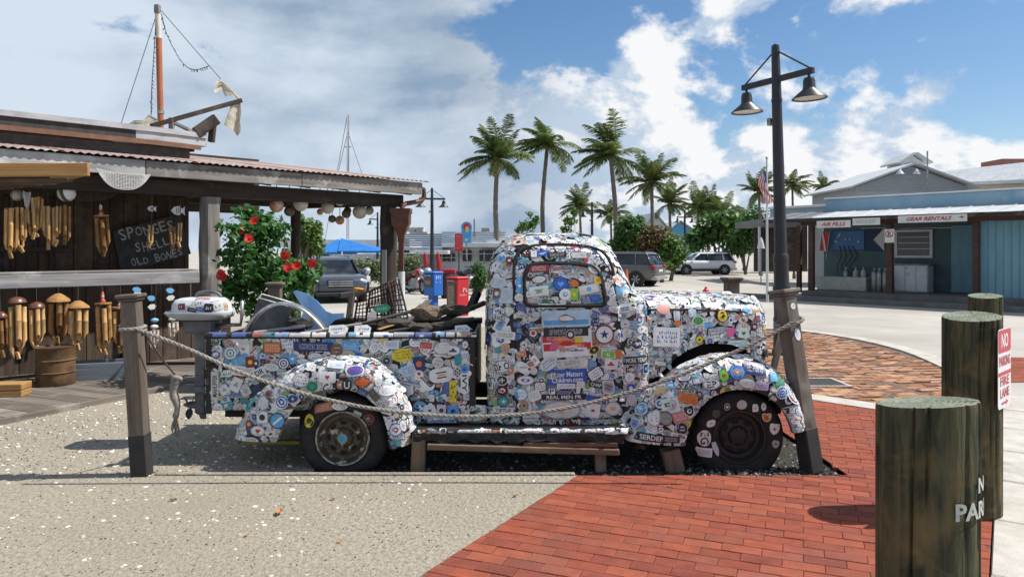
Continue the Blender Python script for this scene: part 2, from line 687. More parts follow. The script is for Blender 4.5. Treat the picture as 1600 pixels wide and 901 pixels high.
# two convex pieces: in front of the bed, and beside it
fy = lambda x: far0.y + (x - far0.x) * (far1.y - far0.y) / (far1.x - far0.x)
ky = lambda y: KE0.x + (y - KE0.y) * kd.x / kd.y
RED = [[(E0.x, E0.y), (ky(E0.y), E0.y), (ky(PADY), PADY), (E1.x, PADY)], [(2.405, PADY), (ky(PADY), PADY), (ky(6.9), fy(ky(6.9))), (2.405, fy(2.405))]]
base = MB()
for q in RED:
    base.prism(q, -0.2, -0.007)
red = base.build('brick_pavement', m_joint, kind='structure')


def inside(x, y, poly):
    r_ = False
    for i in range(len(poly)):
        (x0, y0), (x1, y1) = poly[i], poly[i - 1]
        if (y0 > y) != (y1 > y) and x < (x1 - x0) * (y - y0) / (y1 - y0) + x0:
            r_ = not r_
    return r_


def lay(parent, polys, ang, bl, bw, gap, z, mats, mid_label, limit, r, wob=0.002, xr=(-6, 8), yr=(-1, 16), bond=0.5, minpy=None, stuffname='far_bricks', loose=False):
    ca, sa = math.cos(ang), math.sin(ang)
    shared = []
    for k, mt in enumerate(mats):
        shared.append(MB().prism([(-bl / 2 + gap / 4, -bw / 2 + gap * .6), (bl / 2 - gap / 4, -bw / 2 + gap * .6), (bl / 2 - gap / 4, bw / 2 - gap * .6), (-bl / 2 + gap / 4, bw / 2 - gap * .6)], -0.05, 0, inset=.003, drop=.003).mesh('brick'))
        shared[-1].materials.append(mt)
    cand = []
    nr, ncol = int(34 / bw), int(34 / bl)
    for i in range(-nr // 2, nr // 2):
        for j in range(-ncol // 2, ncol // 2):
            u = (j + (bond if i % 2 else 0)) * bl
            v = i * bw
            cx, cy = u * ca - v * sa, u * sa + v * ca + 6
            if not (xr[0] < cx < xr[1] and yr[0] < cy < yr[1]):
                continue
            rect = [(cx + a * ca - b * sa, cy + a * sa + b * ca) for a, b in ((-bl / 2 + gap / 4, -bw / 2 + gap * .6), (bl / 2 - gap / 4, -bw / 2 + gap * .6), (bl / 2 - gap / 4, bw / 2 - gap * .6), (-bl / 2 + gap / 4, bw / 2 - gap * .6))]
            for poly in polys:
                c = clip_poly(rect, poly) if not loose else (rect if inside(cx, cy, poly) else [])
                if len(c) > 2 and abs(area2(c)) > bl * bw * .06:
                    full = abs(area2(c)) > bl * bw * .86
                    cc = (sum(p[0] for p in c) / len(c), sum(p[1] for p in c) / len(c))
                    d = max(cc[1], .5)
                    px, py = CX + cc[0] / d * F, HY + H * F / d
                    vis = -60 < px < 1640 and py < 930
                    cand.append((0 if vis else 1, d, cx, cy, c, full))
    cand.sort(key=lambda t: (t[0], t[1]))
    rest = {}
    for n, (off, d, cx, cy, c, full) in enumerate(cand):
        zz = z + r.uniform(-wob, wob)
        k = r.randrange(len(mats))
        if n < limit and not off:
            if full:
                rot = Euler((r.uniform(-.006, .006), r.uniform(-.006, .006), ang + r.uniform(-.006, .006))).to_matrix().to_4x4()
                rot.translation = (cx, cy, zz)
                obj('brick', shared[k], None, parent, rot)
            else:
                MB().prism(c, zz - .05, zz, inset=.003, drop=.003).build('brick', mats[k], parent)
        else:
            rest.setdefault(k, MB()).prism(c, zz - .05, zz, inset=.003, drop=.003)
    for k, mb in rest.items():
        mb.build(stuffname, mats[k], parent, kind='stuff')
    return len(cand)


lay(red, RED, R(-22), 0.205, 0.102, 0.0042, 0.0, m_bricks, None, 300, random.Random(5), xr=(-1, 5), yr=(1.5, 8.2))

# concrete band behind the red bricks, tan bricks of the peninsula, kerbs
band = [(2.405, fy(2.405) + .006), (ky(6.9) + .0, fy(ky(6.9)) + .006), (ky(6.9), fy(ky(6.9)) + .42), (2.405, fy(2.405) + .46)]
slab('concrete_band', band, -0.2, 0.006, m_kerb, kind='structure')
# right kerb strip, cast in lengths
rk = obj('kerb', None, kind='structure')
k0, k1 = Vector((KE0.x, KE0.y, 0)), Vector((KE1.x, KE1.y, 0))
kdir = (k1 - k0).normalized()
kn = Vector((kdir.y, -kdir.x, 0))
for i in range(-2, 6):
    a, b = k0 + kdir * (i * 0.9 + .006), k0 + kdir * (i * 0.9 + .894)
    MB().prism([tuple((a + kn * .008).xy), tuple((a + kn * .34).xy), tuple((b + kn * .34).xy), tuple((b + kn * .008).xy)], -0.25, 0.012 + rng.uniform(-.003, .003), inset=.012, drop=.012).build('kerb_stone', m_kerb, rk)
# peninsula outline (ground pixels along the curved kerb)
curve = [G(x, y) for x, y in ((1040, 522), (1120, 516), (1200, 514), (1262, 519), (1335, 530), (1405, 547), (1462, 570), (1500, 592), (1530, 622))]
curve = catmull(curve, 28)
tanpoly = [(2.42, fy(2.42) + .47)] + [(ky(6.9), fy(ky(6.9)) + .43)]
m_tans = [mat('tan_paver_%d' % i, c, tuple(x * .6 for x in c), 0.9, 9, bump=0.004, bscale=60, rnd=0.25, spec=0.2, c3=(c[0] * .7, c[1] * .75, c[2] * .8), s3=3) for i, c in enumerate([(0.46, 0.24, 0.13), (0.40, 0.19, 0.10), (0.50, 0.29, 0.17), (0.36, 0.165, 0.10), (0.44, 0.27, 0.19)])]
# fan of convex pieces for the peninsula interior
anchor = (3.3, 8.6)
inner = [(p.x, p.y) for p in curve]
full = [(1.0, 8.2), (2.405, fy(2.405) + .47), (ky(6.9), fy(ky(6.9)) + .43)] + inner[::-1]
pm = MB()
pieces = []
for i in range(len(full)):
    a, b = full[i], full[(i + 1) % len(full)]
    tri = [anchor, a, b]
    if area2(tri) < 0:
        tri = tri[::-1]
    if abs(area2(tri)) > 1e-3:
        pieces.append(tri)
# convex-ish outline used for clipping the bricks
hull = full if area2(full) > 0 else full[::-1]
for t in pieces:
    pm.prism(t, -0.2, -0.014)
pen = pm.build('brick_peninsula', m_joint, kind='structure')
lay(pen, [hull], R(8), 0.215, 0.105, 0.012, -0.008, m_tans, None, 300, random.Random(9), wob=.012, loose=True, xr=(1.2, 6), yr=(7.2, 16.5))
ck = obj('peninsula_kerb', None, kind='structure')
for i in range(0, len(curve) - 1, 3):
    j = min(i + 3, len(curve) - 1)
    mb = MB()
    rows = []
    for q in range(i, j + 1):
        p = curve[q]
        t = (curve[min(q + 1, len(curve) - 1)] - curve[max(q - 1, 0)]).normalized()
        n = Vector((-t.y, t.x, 0))
        if q == i: p = p + t * .005
        if q == j: p = p - t * .005
        rows.append([p + n * .005 + Vector((0, 0, -.2)), p + n * .005 + Vector((0, 0, .012)), p + n * .30 + Vector((0, 0, .008)), p + n * .33 + Vector((0, 0, -.01)), p + n * .36 + Vector((0, 0, -.2))])
    mb.grid(rows).build('kerb_stone', m_kerb, ck)
# storm drain grate at the edge of the tan bricks
dg = G(1270, 598)
drain = thing('drain_grate', 'dark iron drain grate set in the paving behind the leaning post', 'drain', (dg.x, dg.y, 0))
m_iron = mat('cast_iron', (0.06, 0.06, 0.065), (0.10, 0.095, 0.09), 0.6, 20, spec=.4)
MB().box((-.36, -.28, .0), (.36, -.24, .016), Matrix.Translation(dg)).box((-.36, .24, .0), (.36, .28, .016), Matrix.Translation(dg)).box((-.36, -.24, .0), (-.32, .24, .016), Matrix.Translation(dg)).box((.32, -.24, 0), (.36, .24, .016), Matrix.Translation(dg)).build('frame', m_kerb, drain)
MB().box((-.32, -.24, .0), (.32, .24, .006), Matrix.Translation(dg)).build('sump', mat('void', (.01, .01, .01), rough=.9), drain)
for k in range(13):
    x = -.30 + k * .05
    MB().box((x - .014, -.24, .006), (x + .014, .24, .015), Matrix.Translation(dg)).build('bar', m_iron, drain)
# red brick crossing strip beyond the kerb, road markings
cw = [G(1500, 600, ROADZ), G(1640, 596, ROADZ), G(1640, 560, ROADZ), G(1500, 556, ROADZ)]
base = slab('brick_crossing', [tuple(p.xy) for p in cw], ROADZ - .05, ROADZ + .004, m_joint, kind='structure')
lay(base, [[tuple(p.xy) for p in cw] if area2([tuple(p.xy) for p in cw]) > 0 else [tuple(p.xy) for p in cw][::-1]], R(2), 0.205, 0.102, 0.006, ROADZ + .009, m_bricks, None, 300, random.Random(15), xr=(5, 9), yr=(8, 13))
# ================================================================== truck
YC = 6.05                                  # centre line
m_body = mat('worn_black_paint', (0.012, 0.012, 0.013), (0.022, 0.02, 0.02), 0.55, 9, bump=0.003, bscale=25, c3=(0.11, 0.06, 0.035), s3=4.5, lo3=.62, hi3=.74)
m_rust = mat('rusted_iron', (0.09, 0.042, 0.022), (0.03, 0.022, 0.018), 0.85, 14, bump=0.004, bscale=40)
m_rubber = mat('old_rubber', (0.018, 0.018, 0.019), (0.03, 0.029, 0.028), 0.8, 18, bump=0.002, bscale=60, spec=.25)
m_dark = mat('underbody_dark', (0.02, 0.018, 0.016), (0.035, 0.03, 0.025), 0.9, 10)
m_alu = mat('dull_metal', (0.42, 0.42, 0.41), (0.22, 0.21, 0.2), 0.45, 12, metal=.7, bump=.002, bscale=30)
m_rail = wood('weathered_plank', (0.23, 0.17, 0.12), (0.12, 0.085, 0.06), (0.30, 0.26, 0.21))

truck = thing('pickup_truck', 'old rounded pickup truck plastered all over with stickers, roped off on the paving', 'pickup truck', (0, YC, 0))


def px2(px, py, Y):
    p = P(px, py, Y)
    return p


# ---- cab: stacked rounded-rectangle plans
def lerp_tab(tab, z):
    for (z0, v0), (z1, v1) in zip(tab, tab[1:]):
        if z <= z1:
            t = (z - z0) / (z1 - z0)
            t = max(0, min(1, t))
            return v0 + (v1 - v0) * t
    return tab[-1][1]


XR = [(0.30, -.18), (0.9, -.195), (1.3, -.195), (1.45, -.185), (1.55, -.155), (1.62, -.115), (1.68, -.07), (1.715, -.01), (1.735, .08)]
XF = [(0.30, 1.035), (0.9, 1.035), (1.20, 1.025), (1.255, .99), (1.30, .925), (1.45, .855), (1.56, .80), (1.62, .77), (1.68, .72), (1.715, .665), (1.735, .58)]
HW = [(0.30, .645), (0.7, .66), (1.15, .655), (1.30, .635), (1.45, .605), (1.56, .575), (1.62, .545), (1.68, .49), (1.715, .43), (1.735, .33)]
CR = [(0.30, .10), (1.0, .15), (1.3, .20), (1.55, .24), (1.68, .28), (1.735, .2)]


def plan(z, n=9):
    xr, xf, w, r = (lerp_tab(t, z) for t in (XR, XF, HW, CR))
    r = min(r, w * .98, (xf - xr) * .49)
    rf = min(r, 0.12 if z < 1.25 else r * .75)
    pts = []
    # corners counter-clockwise from near-rear
    for cx, cy, a0, q in ((xr + r, -w + r, 180, r), (xf - rf, -w + rf, 270, rf), (xf - rf, w - rf, 0, rf), (xr + r, w - r, 90, r)):
        for k in range(n):
            a = R(a0 + 90 * k / (n - 1))
            pts.append((cx + q * math.cos(a), YC + cy + q * math.sin(a), z))
    # extra points on the long sides for even facets
    out = []
    for i, p in enumerate(pts):
        out.append(p)
        nx = pts[(i + 1) % len(pts)]
        L = math.hypot(nx[0] - p[0], nx[1] - p[1])
        if (i + 1) % n == 0:
            for k in range(1, 10):
                t = k / 10
                out.append(tuple(p[j] + (nx[j] - p[j]) * t for j in range(3)))
    return out


zs = [.30, .45, .6, .75, .9, 1.05, 1.15, 1.22, 1.26, 1.30, 1.37, 1.45, 1.5, 1.55, 1.59, 1.62, 1.65, 1.68, 1.70, 1.715, 1.727, 1.735]
cabmb = MB()
rows = [plan(z) for z in zs]
cabmb.grid(rows, wrap=True)
top = rows[-1]
ctr = (sum(p[0] for p in top) / len(top), YC, 1.742)
n0 = len(cabmb.v) - len(top)
cabmb.v.append(ctr)
for k in range(len(top)):
    cabmb.f.append((n0 + k, n0 + (k + 1) % len(top), len(cabmb.v) - 1)); cabmb.c.append((1, 1, 1))
cab = cabmb.build('cab', m_body, truck, smooth=50)


def cab_side(X, z):
    """near surface of the cab side at X, z (Y value)"""
    w = lerp_tab(HW, z)
    return YC - w


# door: raised slab with its seams, window panel, frames -------------------------------------------------
def side_outline(pts_px, Y=5.4):
    return [((px - CX) / F * Y, H - (py - HY) / F * Y) for px, py in pts_px]


def side_patch(mb, outline, off, thick, c=None, rings=6):
    """polar patch laid on the cab side (y follows the tumblehome), proud by off"""
    cx = sum(p[0] for p in outline) / len(outline)
    cz = sum(p[1] for p in outline) / len(outline)
    rows = []
    for q in range(rings + 1):
        t = max(.03, 1 - q / rings)
        rows.append([(cx + (x - cx) * t, cab_side(x, cz + (z - cz) * t) - off, cz + (z - cz) * t) for x, z in outline])
    back = [(x, cab_side(x, z) - off + thick, z) for x, z in outline]
    mb.grid([back] + rows, c, wrap=True)
    mb.add(rows[-1], [tuple(range(len(outline)))], c)


def resample(poly, n):
    pts = poly + [poly[0]]
    L = [0]
    for a, b in zip(pts, pts[1:]):
        L.append(L[-1] + math.hypot(b[0] - a[0], b[1] - a[1]))
    out = []
    for i in range(n):
        s = L[-1] * i / n
        k = max(j for j in range(len(L) - 1) if L[j] <= s)
        t = (s - L[k]) / max(1e-9, L[k + 1] - L[k])
        out.append((pts[k][0] + (pts[k + 1][0] - pts[k][0]) * t, pts[k][1] + (pts[k + 1][1] - pts[k][1]) * t))
    return out


def round_poly(poly, r, n=5):
    out = []
    m = len(poly)
    for i in range(m):
        p, a, b = Vector(poly[i]), Vector(poly[i - 1]), Vector(poly[(i + 1) % m])
        d1, d2 = (a - p), (b - p)
        rr = min(r, d1.length * .45, d2.length * .45)
        s, e = p + d1.normalized() * rr, p + d2.normalized() * rr
        for k in range(n):
            t = k / (n - 1)
            q = s * (1 - t) ** 2 + p * 2 * t * (1 - t) + e * t * t
            out.append((q.x, q.y))
    return out


door_px = [(808, 652), (806, 470), (806, 410), (818, 395), (850, 390), (905, 391), (935, 398), (952, 420), (965, 470), (972, 560), (972, 652)]
door_o = resample(round_poly(side_outline(door_px), .04), 90)
dm = MB()
side_patch(dm, door_o, .014, .03, rings=10)
door = dm.build('door', m_body, truck, smooth=40)
# dark rubber seam around the door
seam = MB()
seam.tube([(x, cab_side(x, z) - .004, z) for x, z in door_o + [door_o[0]]], .011, 6)
seam.build('door_seam', m_rubber, door)
# recessed-looking drip moulding and window surround
win_px = [(820, 477), (819, 432), (826, 414), (845, 411), (900, 412), (928, 416), (940, 432), (947, 477)]
win_o = resample(round_poly(side_outline(win_px), .05), 60)
wm_ = MB()
side_patch(wm_, win_o, .020, .02, rings=6)
m_pane = mat('grimy_glass', (0.10, 0.12, 0.14), (0.17, 0.18, 0.18), 0.25, 5, spec=.6)
pane = wm_.build('window_pane', m_pane, door, smooth=40)
wf = MB()
wf.tube([(x, cab_side(x, z) - .024, z) for x, z in win_o + [win_o[0]]], .018, 6)
wf.build('window_frame', m_rubber, door)
drip_px = [(804, 470), (803, 425), (806, 402), (820, 388), (850, 382), (905, 383), (940, 391), (955, 410), (960, 430)]
dp = catmull([(x, z, 0) for x, z in side_outline(drip_px)], 30)
MB().tube([(p.x, cab_side(p.x, p.y) - .012, p.y) for p in dp], .012, 6).build('drip_rail', m_rubber, cab)
# windscreen (front glass, two panes) and rear window
for sgn in (-1, 1):
    ws = MB()
    rows = []
    for i in range(5):
        t = i / 4
        z = 1.30 + (1.585 - 1.30) * t
        w = lerp_tab(HW, z) - .14
        rows.append([(lerp_tab(XF, z) + .006 - .03 * (k / 4) ** 2 * .4, YC + sgn * (.025 + (w - .025) * k / 4), z) for k in range(5)])
    ws.grid(rows)
    ws.build('windscreen', m_pane, cab, smooth=True)
# door handle
hx, hz = (828 - CX) / F * 5.4, H - (512 - HY) / F * 5.4
MB().tube([(hx, 5.375, hz), (hx, 5.335, hz), (hx + .09, 5.335, hz + .004)], .009, 6).build('door_handle', m_alu, door)

# ---- hood: loft along X
def hood_section(X, w, zt, zb, rr, n=7):
    """near bottom -> over the top -> far bottom"""
    pts = [(X, YC - w - .015, zb), (X, YC - w - .012, zb + (zt - rr - zb) * .33), (X, YC - w - .006, zb + (zt - rr - zb) * .66)]
    for k in range(n):
        a = R(180 - 90 * k / (n - 1))
        pts.append((X, YC - w + rr * 1.1 + rr * 1.1 * math.cos(a), zt - rr * .9 - .022 + rr * .9 * math.sin(a)))
    pts.append((X, YC - (w - rr * 1.1) * .5, zt - .006))
    half = pts
    return half + [(X, YC, zt)] + [(x, 2 * YC - y, z) for x, y, z in half[::-1]]


def hood_bottom(X):
    tab = [(1.0, .57), (1.10, .625), (1.2, .71), (1.3, .80), (1.42, .858), (1.55, .88), (1.72, .868), (1.9, .80), (2.05, .70)]
    return lerp_tab(tab, X)


rows = []
for i in range(17):
    X = 1.012 + (1.868 - 1.012) * i / 16
    t = i / 16
    rows.append(hood_section(X, .54 - .17 * t, 1.265 - .035 * t ** 2, hood_bottom(X), .17))
hood = MB().grid(rows).build('hood', m_body, truck, smooth=45)
# hinge strips and seams along the hood
MB().tube([(r_[10][0], r_[10][1] - .002, r_[10][2] + .004) for r_ in rows], .008, 6).build('hinge_strip', m_rust, hood)
MB().tube([(r_[4][0], r_[4][1] - .006, r_[4][2] + .02) for r_ in rows], .007, 6).build('side_moulding', m_dark, hood)
MB().tube([(rows[0][k][0] - .004, rows[0][k][1], rows[0][k][2] + .004) for k in range(len(rows[0]))], .014, 6).build('cowl_seam', m_rust, hood)
# nose / grille shell
rows = []
for i in range(9):
    t = i / 8
    X = 1.885 + .155 * math.sin(t * math.pi / 2)
    w = .365 - .09 * (1 - math.cos(t * math.pi / 2)) - .06 * t ** 4
    zt = 1.232 - .05 * (1 - math.cos(t * math.pi / 2)) - .05 * t ** 4
    rows.append(hood_section(X, w, zt, hood_bottom(min(X, 2.05)) - .06, .16))
mb = MB().grid(rows)
last = rows[-1]
mb.add(last + [(2.05, YC, .95)], [(k + 1, k, len(last)) for k in range(len(last) - 1)])
nose = mb.build('grille_shell', m_body, truck, smooth=45)
for k in range(9):
    z = .72 + k * .05
    w = .23 - .006 * k
    MB().tube([(2.052 - .05 * abs(q) ** 2.5, YC + q * w, z) for q in (-1, -.6, -.2, .2, .6, 1)], .009, 6).build('grille_bar', m_rust, nose)


# ---- fenders
def fender(name, A_px, B_px, Yi, Yo, n=40, m=14, far=False):
    A = catmull([P(x, y, Yo + .10) for x, y in A_px], n)
    B = catmull([P(x, y, Yo) for x, y in B_px], n)
    rows = []
    for i in range(n):
        row = []
        for k in range(m + 1):
            s = k / m * math.pi / 2
            g = 1 - math.cos(s) ** 0.62
            h = math.sin(s) ** 0.62
            p = A[i] + (B[i] - A[i]) * g
            row.append((p.x, Yi + (Yo - Yi) * h, p.z - .05 * max(0, 1 - k / m * 4) ** 1.5 * (Yi > 5.5)))
        # rolled lip at the opening
        p = B[i]
        row.append((p.x, Yo + .025, p.z + .004))
        rows.append(row)
    if far:
        rows = [[(x, 2 * YC - y, z) for x, y, z in r_][::-1] for r_ in rows]
    o = MB().grid(rows).build(name, m_body, truck, smooth=60)
    return o


RA = [(364, 684), (372, 660), (392, 628), (430, 592), (480, 568), (530, 559), (575, 564), (610, 588), (632, 622), (643, 655), (646, 690)]
RB = [(432, 690), (440, 670), (452, 648), (468, 628), (494, 612), (527, 607), (557, 612), (580, 627), (597, 648), (605, 675), (608, 701)]
FA = [(958, 686), (978, 662), (1004, 630), (1035, 597), (1075, 568), (1125, 554), (1172, 556), (1210, 574), (1240, 602), (1255, 634), (1262, 668)]
FB = [(1070, 696), (1076, 674), (1085, 652), (1098, 633), (1118, 618), (1148, 609), (1178, 611), (1202, 621), (1220, 638), (1231, 657), (1238, 676)]
rear_f = fender('rear_fender', RA, RB, 5.44, 5.20)
front_f = fender('front_fender', FA, FB, 5.60, 5.20)
fender('rear_fender', RA, RB, 5.44, 5.20, far=True)
fender('front_fender', FA, FB, 5.60, 5.20, far=True)

# ---- bed
BX0, BX1, BZ0, BZ1 = (322 - CX) / F * 5.43, (741 - CX) / F * 5.43, .40, .945
def panel(name, a, b, e=.008, mt=m_body, parent=truck):
    # subdivided on the large faces is not needed: stickers are projected
    return MB().bbox(a, b, e).build(name, mt, parent)
bed_side = panel('bed_side', (BX0, 5.43, BZ0), (BX1, 5.455, BZ1))
panel('bed_side', (BX0, 2 * YC - 5.455, BZ0), (BX1, 2 * YC - 5.43, BZ1))
panel('bed_front', (BX1 - .03, 5.456, BZ0 + .02), (BX1, 2 * YC - 5.456, BZ1 - .01))
panel('tailgate', (BX0 - .002, 5.456, BZ0 + .02), (BX0 + .028, 2 * YC - 5.456, BZ1 - .01))
panel('bed_floor', (BX0 + .03, 5.456, BZ0 + .06), (BX1 - .03, 2 * YC - 5.456, BZ0 + .10), mt=m_rail)
for y in (5.438, 2 * YC - 5.438):
    MB().tube([(BX0 - .01, y, BZ1 + .012), (BX1 + .01, y, BZ1 + .012)], .026, 10).build('bed_rail', m_body, truck, smooth=60)
for px in (326, 738):
    X = (px - CX) / F * 5.42
    MB().bbox((X - .022, 5.418, BZ0 - .03), (X + .022, 5.432, BZ1 + .01), .004).build('stake_pocket', m_body, truck)
# lower apron between bed and running board, running board, skirt
RBX0, RBX1 = (648 - CX) / F * 5.3, (982 - CX) / F * 5.3
apron = panel('apron', (RBX0, 5.425, .305), ((760 - CX) / F * 5.4, 5.44, .43))
rb = MB().bbox((RBX0, 5.22, .268), (RBX1, 5.46, .296), .008).build('running_board', m_body, truck)
# crumpled black skirt hanging under the board
rows = []
rr = random.Random(4)
for i in range(31):
    X = RBX0 + (RBX1 - RBX0 - .05) * i / 30
    w = rr.uniform(-.012, .012)
    rows.append([(X, 5.215, .278), (X, 5.208 + w, .235), (X, 5.21 - w, .215 + rr.uniform(-.015, .02))])
MB().grid(rows).build('torn_skirt', m_rubber, rb, smooth=True)
# chassis, axles, springs
MB().box((-2.25, 5.62, .30), (1.98, 5.72, .42)).build('chassis_rail', m_dark, truck)
MB().box((-2.25, 6.38, .30), (1.98, 6.48, .42)).build('chassis_rail', m_dark, truck)
MB().box((-.15, 5.50, .302), (1.9, 6.60, .56)).build('engine_and_floor', m_dark, truck)
MB().box((1.0, 5.78, .55), (1.84, 6.32, 1.0)).build('engine_block', m_dark, truck)
# inner wheel housings
for X0, X1, y in ((-1.62, -.86, 5.456), (1.28, 2.02, 5.60)):
    MB().box((X0, y + .01, .2), (X1, y + .03, .68)).build('wheel_housing', m_dark, truck)
# front bumper bracket, torn metal at the fender's tail
MB().bbox((2.0, 5.45, .36), (2.05, 6.65, .44), .01).build('front_bumper', m_rust, truck)


# ---- wheels
def wheel(cx, cz, y_out, sgn, tr=.325, rr_=.195, rim_mat=None, spin=0.0):
    m = Matrix.Translation((cx, y_out, cz)) @ Matrix.Rotation(R(90) * 1, 4, 'X')  # local Z -> -Y
    if sgn < 0:
        m = Matrix.Translation((cx, y_out, cz)) @ Matrix.Rotation(R(-90), 4, 'X')
    w = .17
    prof = [(rr_, -w + .02), (rr_ + .05, -w), (tr - .04, -w), (tr - .01, -w + .025), (tr, -w + .05), (tr, -.05), (tr - .01, -.025), (tr - .04, -.004), (tr - .075, 0), (rr_ + .03, -.006), (rr_ + .004, -.016), (rr_ - .004, -.03)]
    t = MB().lathe(prof, 48, m, closed=True)
    # flat tyre: press the bottom
    t.v = [(x, y, max(z, -.028)) for x, y, z in t.v]
    tyre = t.build('tyre', m_rubber, truck, smooth=40)
    rimp = [(rr_ + .004, -.016), (rr_ + .002, -.008), (rr_ - .012, -.008), (rr_ - .02, -.03), (rr_ - .03, -.06), (rr_ - .055, -.065), (rr_ - .075, -.045), (rr_ - .115, -.04), (.068, -.05), (.06, -.035), (.05, -.028), (.0005, -.022)]
    rim = MB().lathe(rimp, 40, m, closed=True).build('rim', rim_mat, tyre, smooth=35)
    for k in range(8):
        a = 2 * math.pi * k / 8 + spin
        c = Vector((math.cos(a) * (rr_ - .088), math.sin(a) * (rr_ - .088), -.0405))
        mm = m @ Matrix.Translation(c) @ Matrix.Rotation(a, 4, 'Z')
        el = [(.013 * math.cos(q / 10 * 6.283), .027 * math.sin(q / 10 * 6.283)) for q in range(10)]
        MB().prism(el, 0, .002, mm).build('slot', MATS['void'], rim)
    for k in range(5):
        a = 2 * math.pi * k / 5 + .3
        mm = m @ Matrix.Translation((math.cos(a) * .056, math.sin(a) * .056, -.036))
        MB().lathe([(.009, -.01), (.009, .006), (.006, .01), (.0005, .01)], 6, mm).build('nut', m_rust, rim)
    return tyre, rim


m_rim_a = mat('rim_chipped_paint', (0.045, 0.036, 0.028), (0.10, 0.075, 0.05), 0.6, 16, bump=.003, bscale=40, c3=(0.50, 0.46, 0.38), s3=13, lo3=.57, hi3=.64)
m_rim_b = mat('rim_black_rust', (0.014, 0.013, 0.013), (0.03, 0.022, 0.018), 0.6, 12, bump=.003, bscale=40, c3=(0.35, 0.33, 0.3), s3=16, lo3=.68, hi3=.73)
def wpos(px, py, Y):
    p = P(px, py, Y)
    return p.x, p.z
rx, rz = wpos(535, 685, 5.25)
fx, fz = wpos(1156, 683, 5.27)
tyre_r, rim_r = wheel(rx, rz, 5.25, 1, rim_mat=m_rim_a)
tyre_f, rim_f = wheel(fx, fz, 5.27, 1, tr=.338, rim_mat=m_rim_b, spin=.2)
wheel(rx, rz, 2 * YC - 5.25, -1, rim_mat=m_rim_b)
wheel(fx, fz, 2 * YC - 5.27, -1, tr=.338, rim_mat=m_rim_b)
# edge ring of the rear rim is bare chipped metal
m_ = Matrix.Translation((rx, 5.25, rz)) @ Matrix.Rotation(R(90), 4, 'X')
MB().lathe([(.199, -.014), (.201, -.004), (.196, .001), (.190, -.004), (.188, -.012)], 48, m_, closed=True).build('rim_edge', mat('chipped_rim_edge', (0.36, 0.34, 0.29), (0.08, 0.07, 0.06), 0.55, 26, lo=.45, hi=.6), tyre_r, smooth=True)

# ---- timber props and planks holding the truck up
def prop(px0, py0, px1, py1, w, Y, name, label, mt=m_rail):
    a, b = P(px0, py0, Y), P(px1, py1, Y)
    return post(name, (b.x, Y, min(b.z, -.02)), (a.x, Y, a.z), w, mt, label=label, cat='prop', group='timber props under the truck')
prop(656, 676, 653, 740, .10, 5.26, 'timber_prop', 'weathered timber block standing behind the rear wheel under the running board')
prop(937, 700, 939, 740, .08, 5.32, 'timber_prop', 'short dark timber prop under the rotten sill near the front fender')
prop(1046, 700, 1056, 740, .13, 5.32, 'timber_prop', 'leaning timber prop under the tail of the front fender')
a, b = P(668, 692, 5.22), P(967, 705, 5.22)
beam('timber_plank', (a.x, 5.235, a.z - .02), (b.x, 5.235, b.z + .0), .09, .045, m_rail, label='long weathered plank lying along the props below the running board', cat='plank')
a, b = P(818, 694, 5.22), P(965, 694, 5.22)
beam('timber_plank', (a.x, 5.218, a.z), (b.x, 5.218, b.z), .03, .035, mat('rotten_red_wood', (0.22, 0.10, 0.06), (0.11, 0.06, 0.04), .85, 9, (.2, 1.5, 1.5), bump=.004), label='splintered reddish batten lying on the plank below the cab', cat='plank')
# yellow leaf-spring strip seen below the rear fender
a, b = P(380, 690, 5.5), P(470, 690, 5.5)
beam('spring_leaf', (a.x, 5.5, a.z), (b.x, 5.5, b.z), .05, .03, mat('yellow_paint', (0.35, 0.26, 0.05), (0.2, 0.15, 0.04), .6, 10), truck)
# ragged rusted metal where sill meets front fender
tm = MB()
rr = random.Random(21)
for k in range(26):
    c = P(rr.uniform(955, 1010), rr.uniform(668, 700), 5.22 + rr.uniform(0, .12))
    a1, a2 = Vector((rr.uniform(-.06, .06), rr.uniform(-.03, .03), rr.uniform(-.03, .03))), Vector((rr.uniform(-.02, .03), rr.uniform(-.03, .03), rr.uniform(-.04, .04)))
    tm.add([c, c + a1, c + a1 * .8 + a2, c + a2], [(0, 1, 2, 3)])
tm.build('rusted_sill', m_rust, truck)
# ================================================================== stickers
m_stick = mat('sticker_vinyl', (1, 1, 1), (0.82, 0.81, 0.79), 0.42, 14, attr=True, spec=0.45, c3=(0.62, 0.60, 0.57), s3=5, lo3=.60, hi3=.80, bump=.0006, bscale=25)
WHITE, OFFW, GREY, BLACK = (.72, .735, .75), (.60, .59, .565), (.34, .35, .37), (.015, .015, .018)
NAVY, BLUE, SKYB, TEAL = (.02, .035, .14), (.03, .10, .42), (.10, .34, .66), (.03, .30, .34)
RED, MAROON, ORANGE, YELL = (.52, .02, .025), (.20, .02, .03), (.66, .17, .03), (.70, .55, .03)
GREEN, LIME, BROWN, PINK, TAN, PURP = (.02, .22, .06), (.22, .48, .06), (.20, .09, .04), (.62, .12, .30), (.52, .38, .22), (.14, .06, .30)
INK = [BLACK, BLACK, BLACK, NAVY, NAVY, BLUE, BLUE, RED, MAROON, TEAL, GREEN, ORANGE, BROWN, TEAL]
PALEB = (.50, .58, .68)
FILL = [WHITE] * 36 + [OFFW] * 14 + [GREY] * 7 + [PALEB] * 5 + [BLACK] * 9 + [NAVY] * 3 + [BLUE] * 3 + [SKYB] * 6 + [TEAL] * 4 + [RED] * 1 + [MAROON, ORANGE, YELL, GREEN, LIME, BROWN, TAN, (.3, .42, .5)]


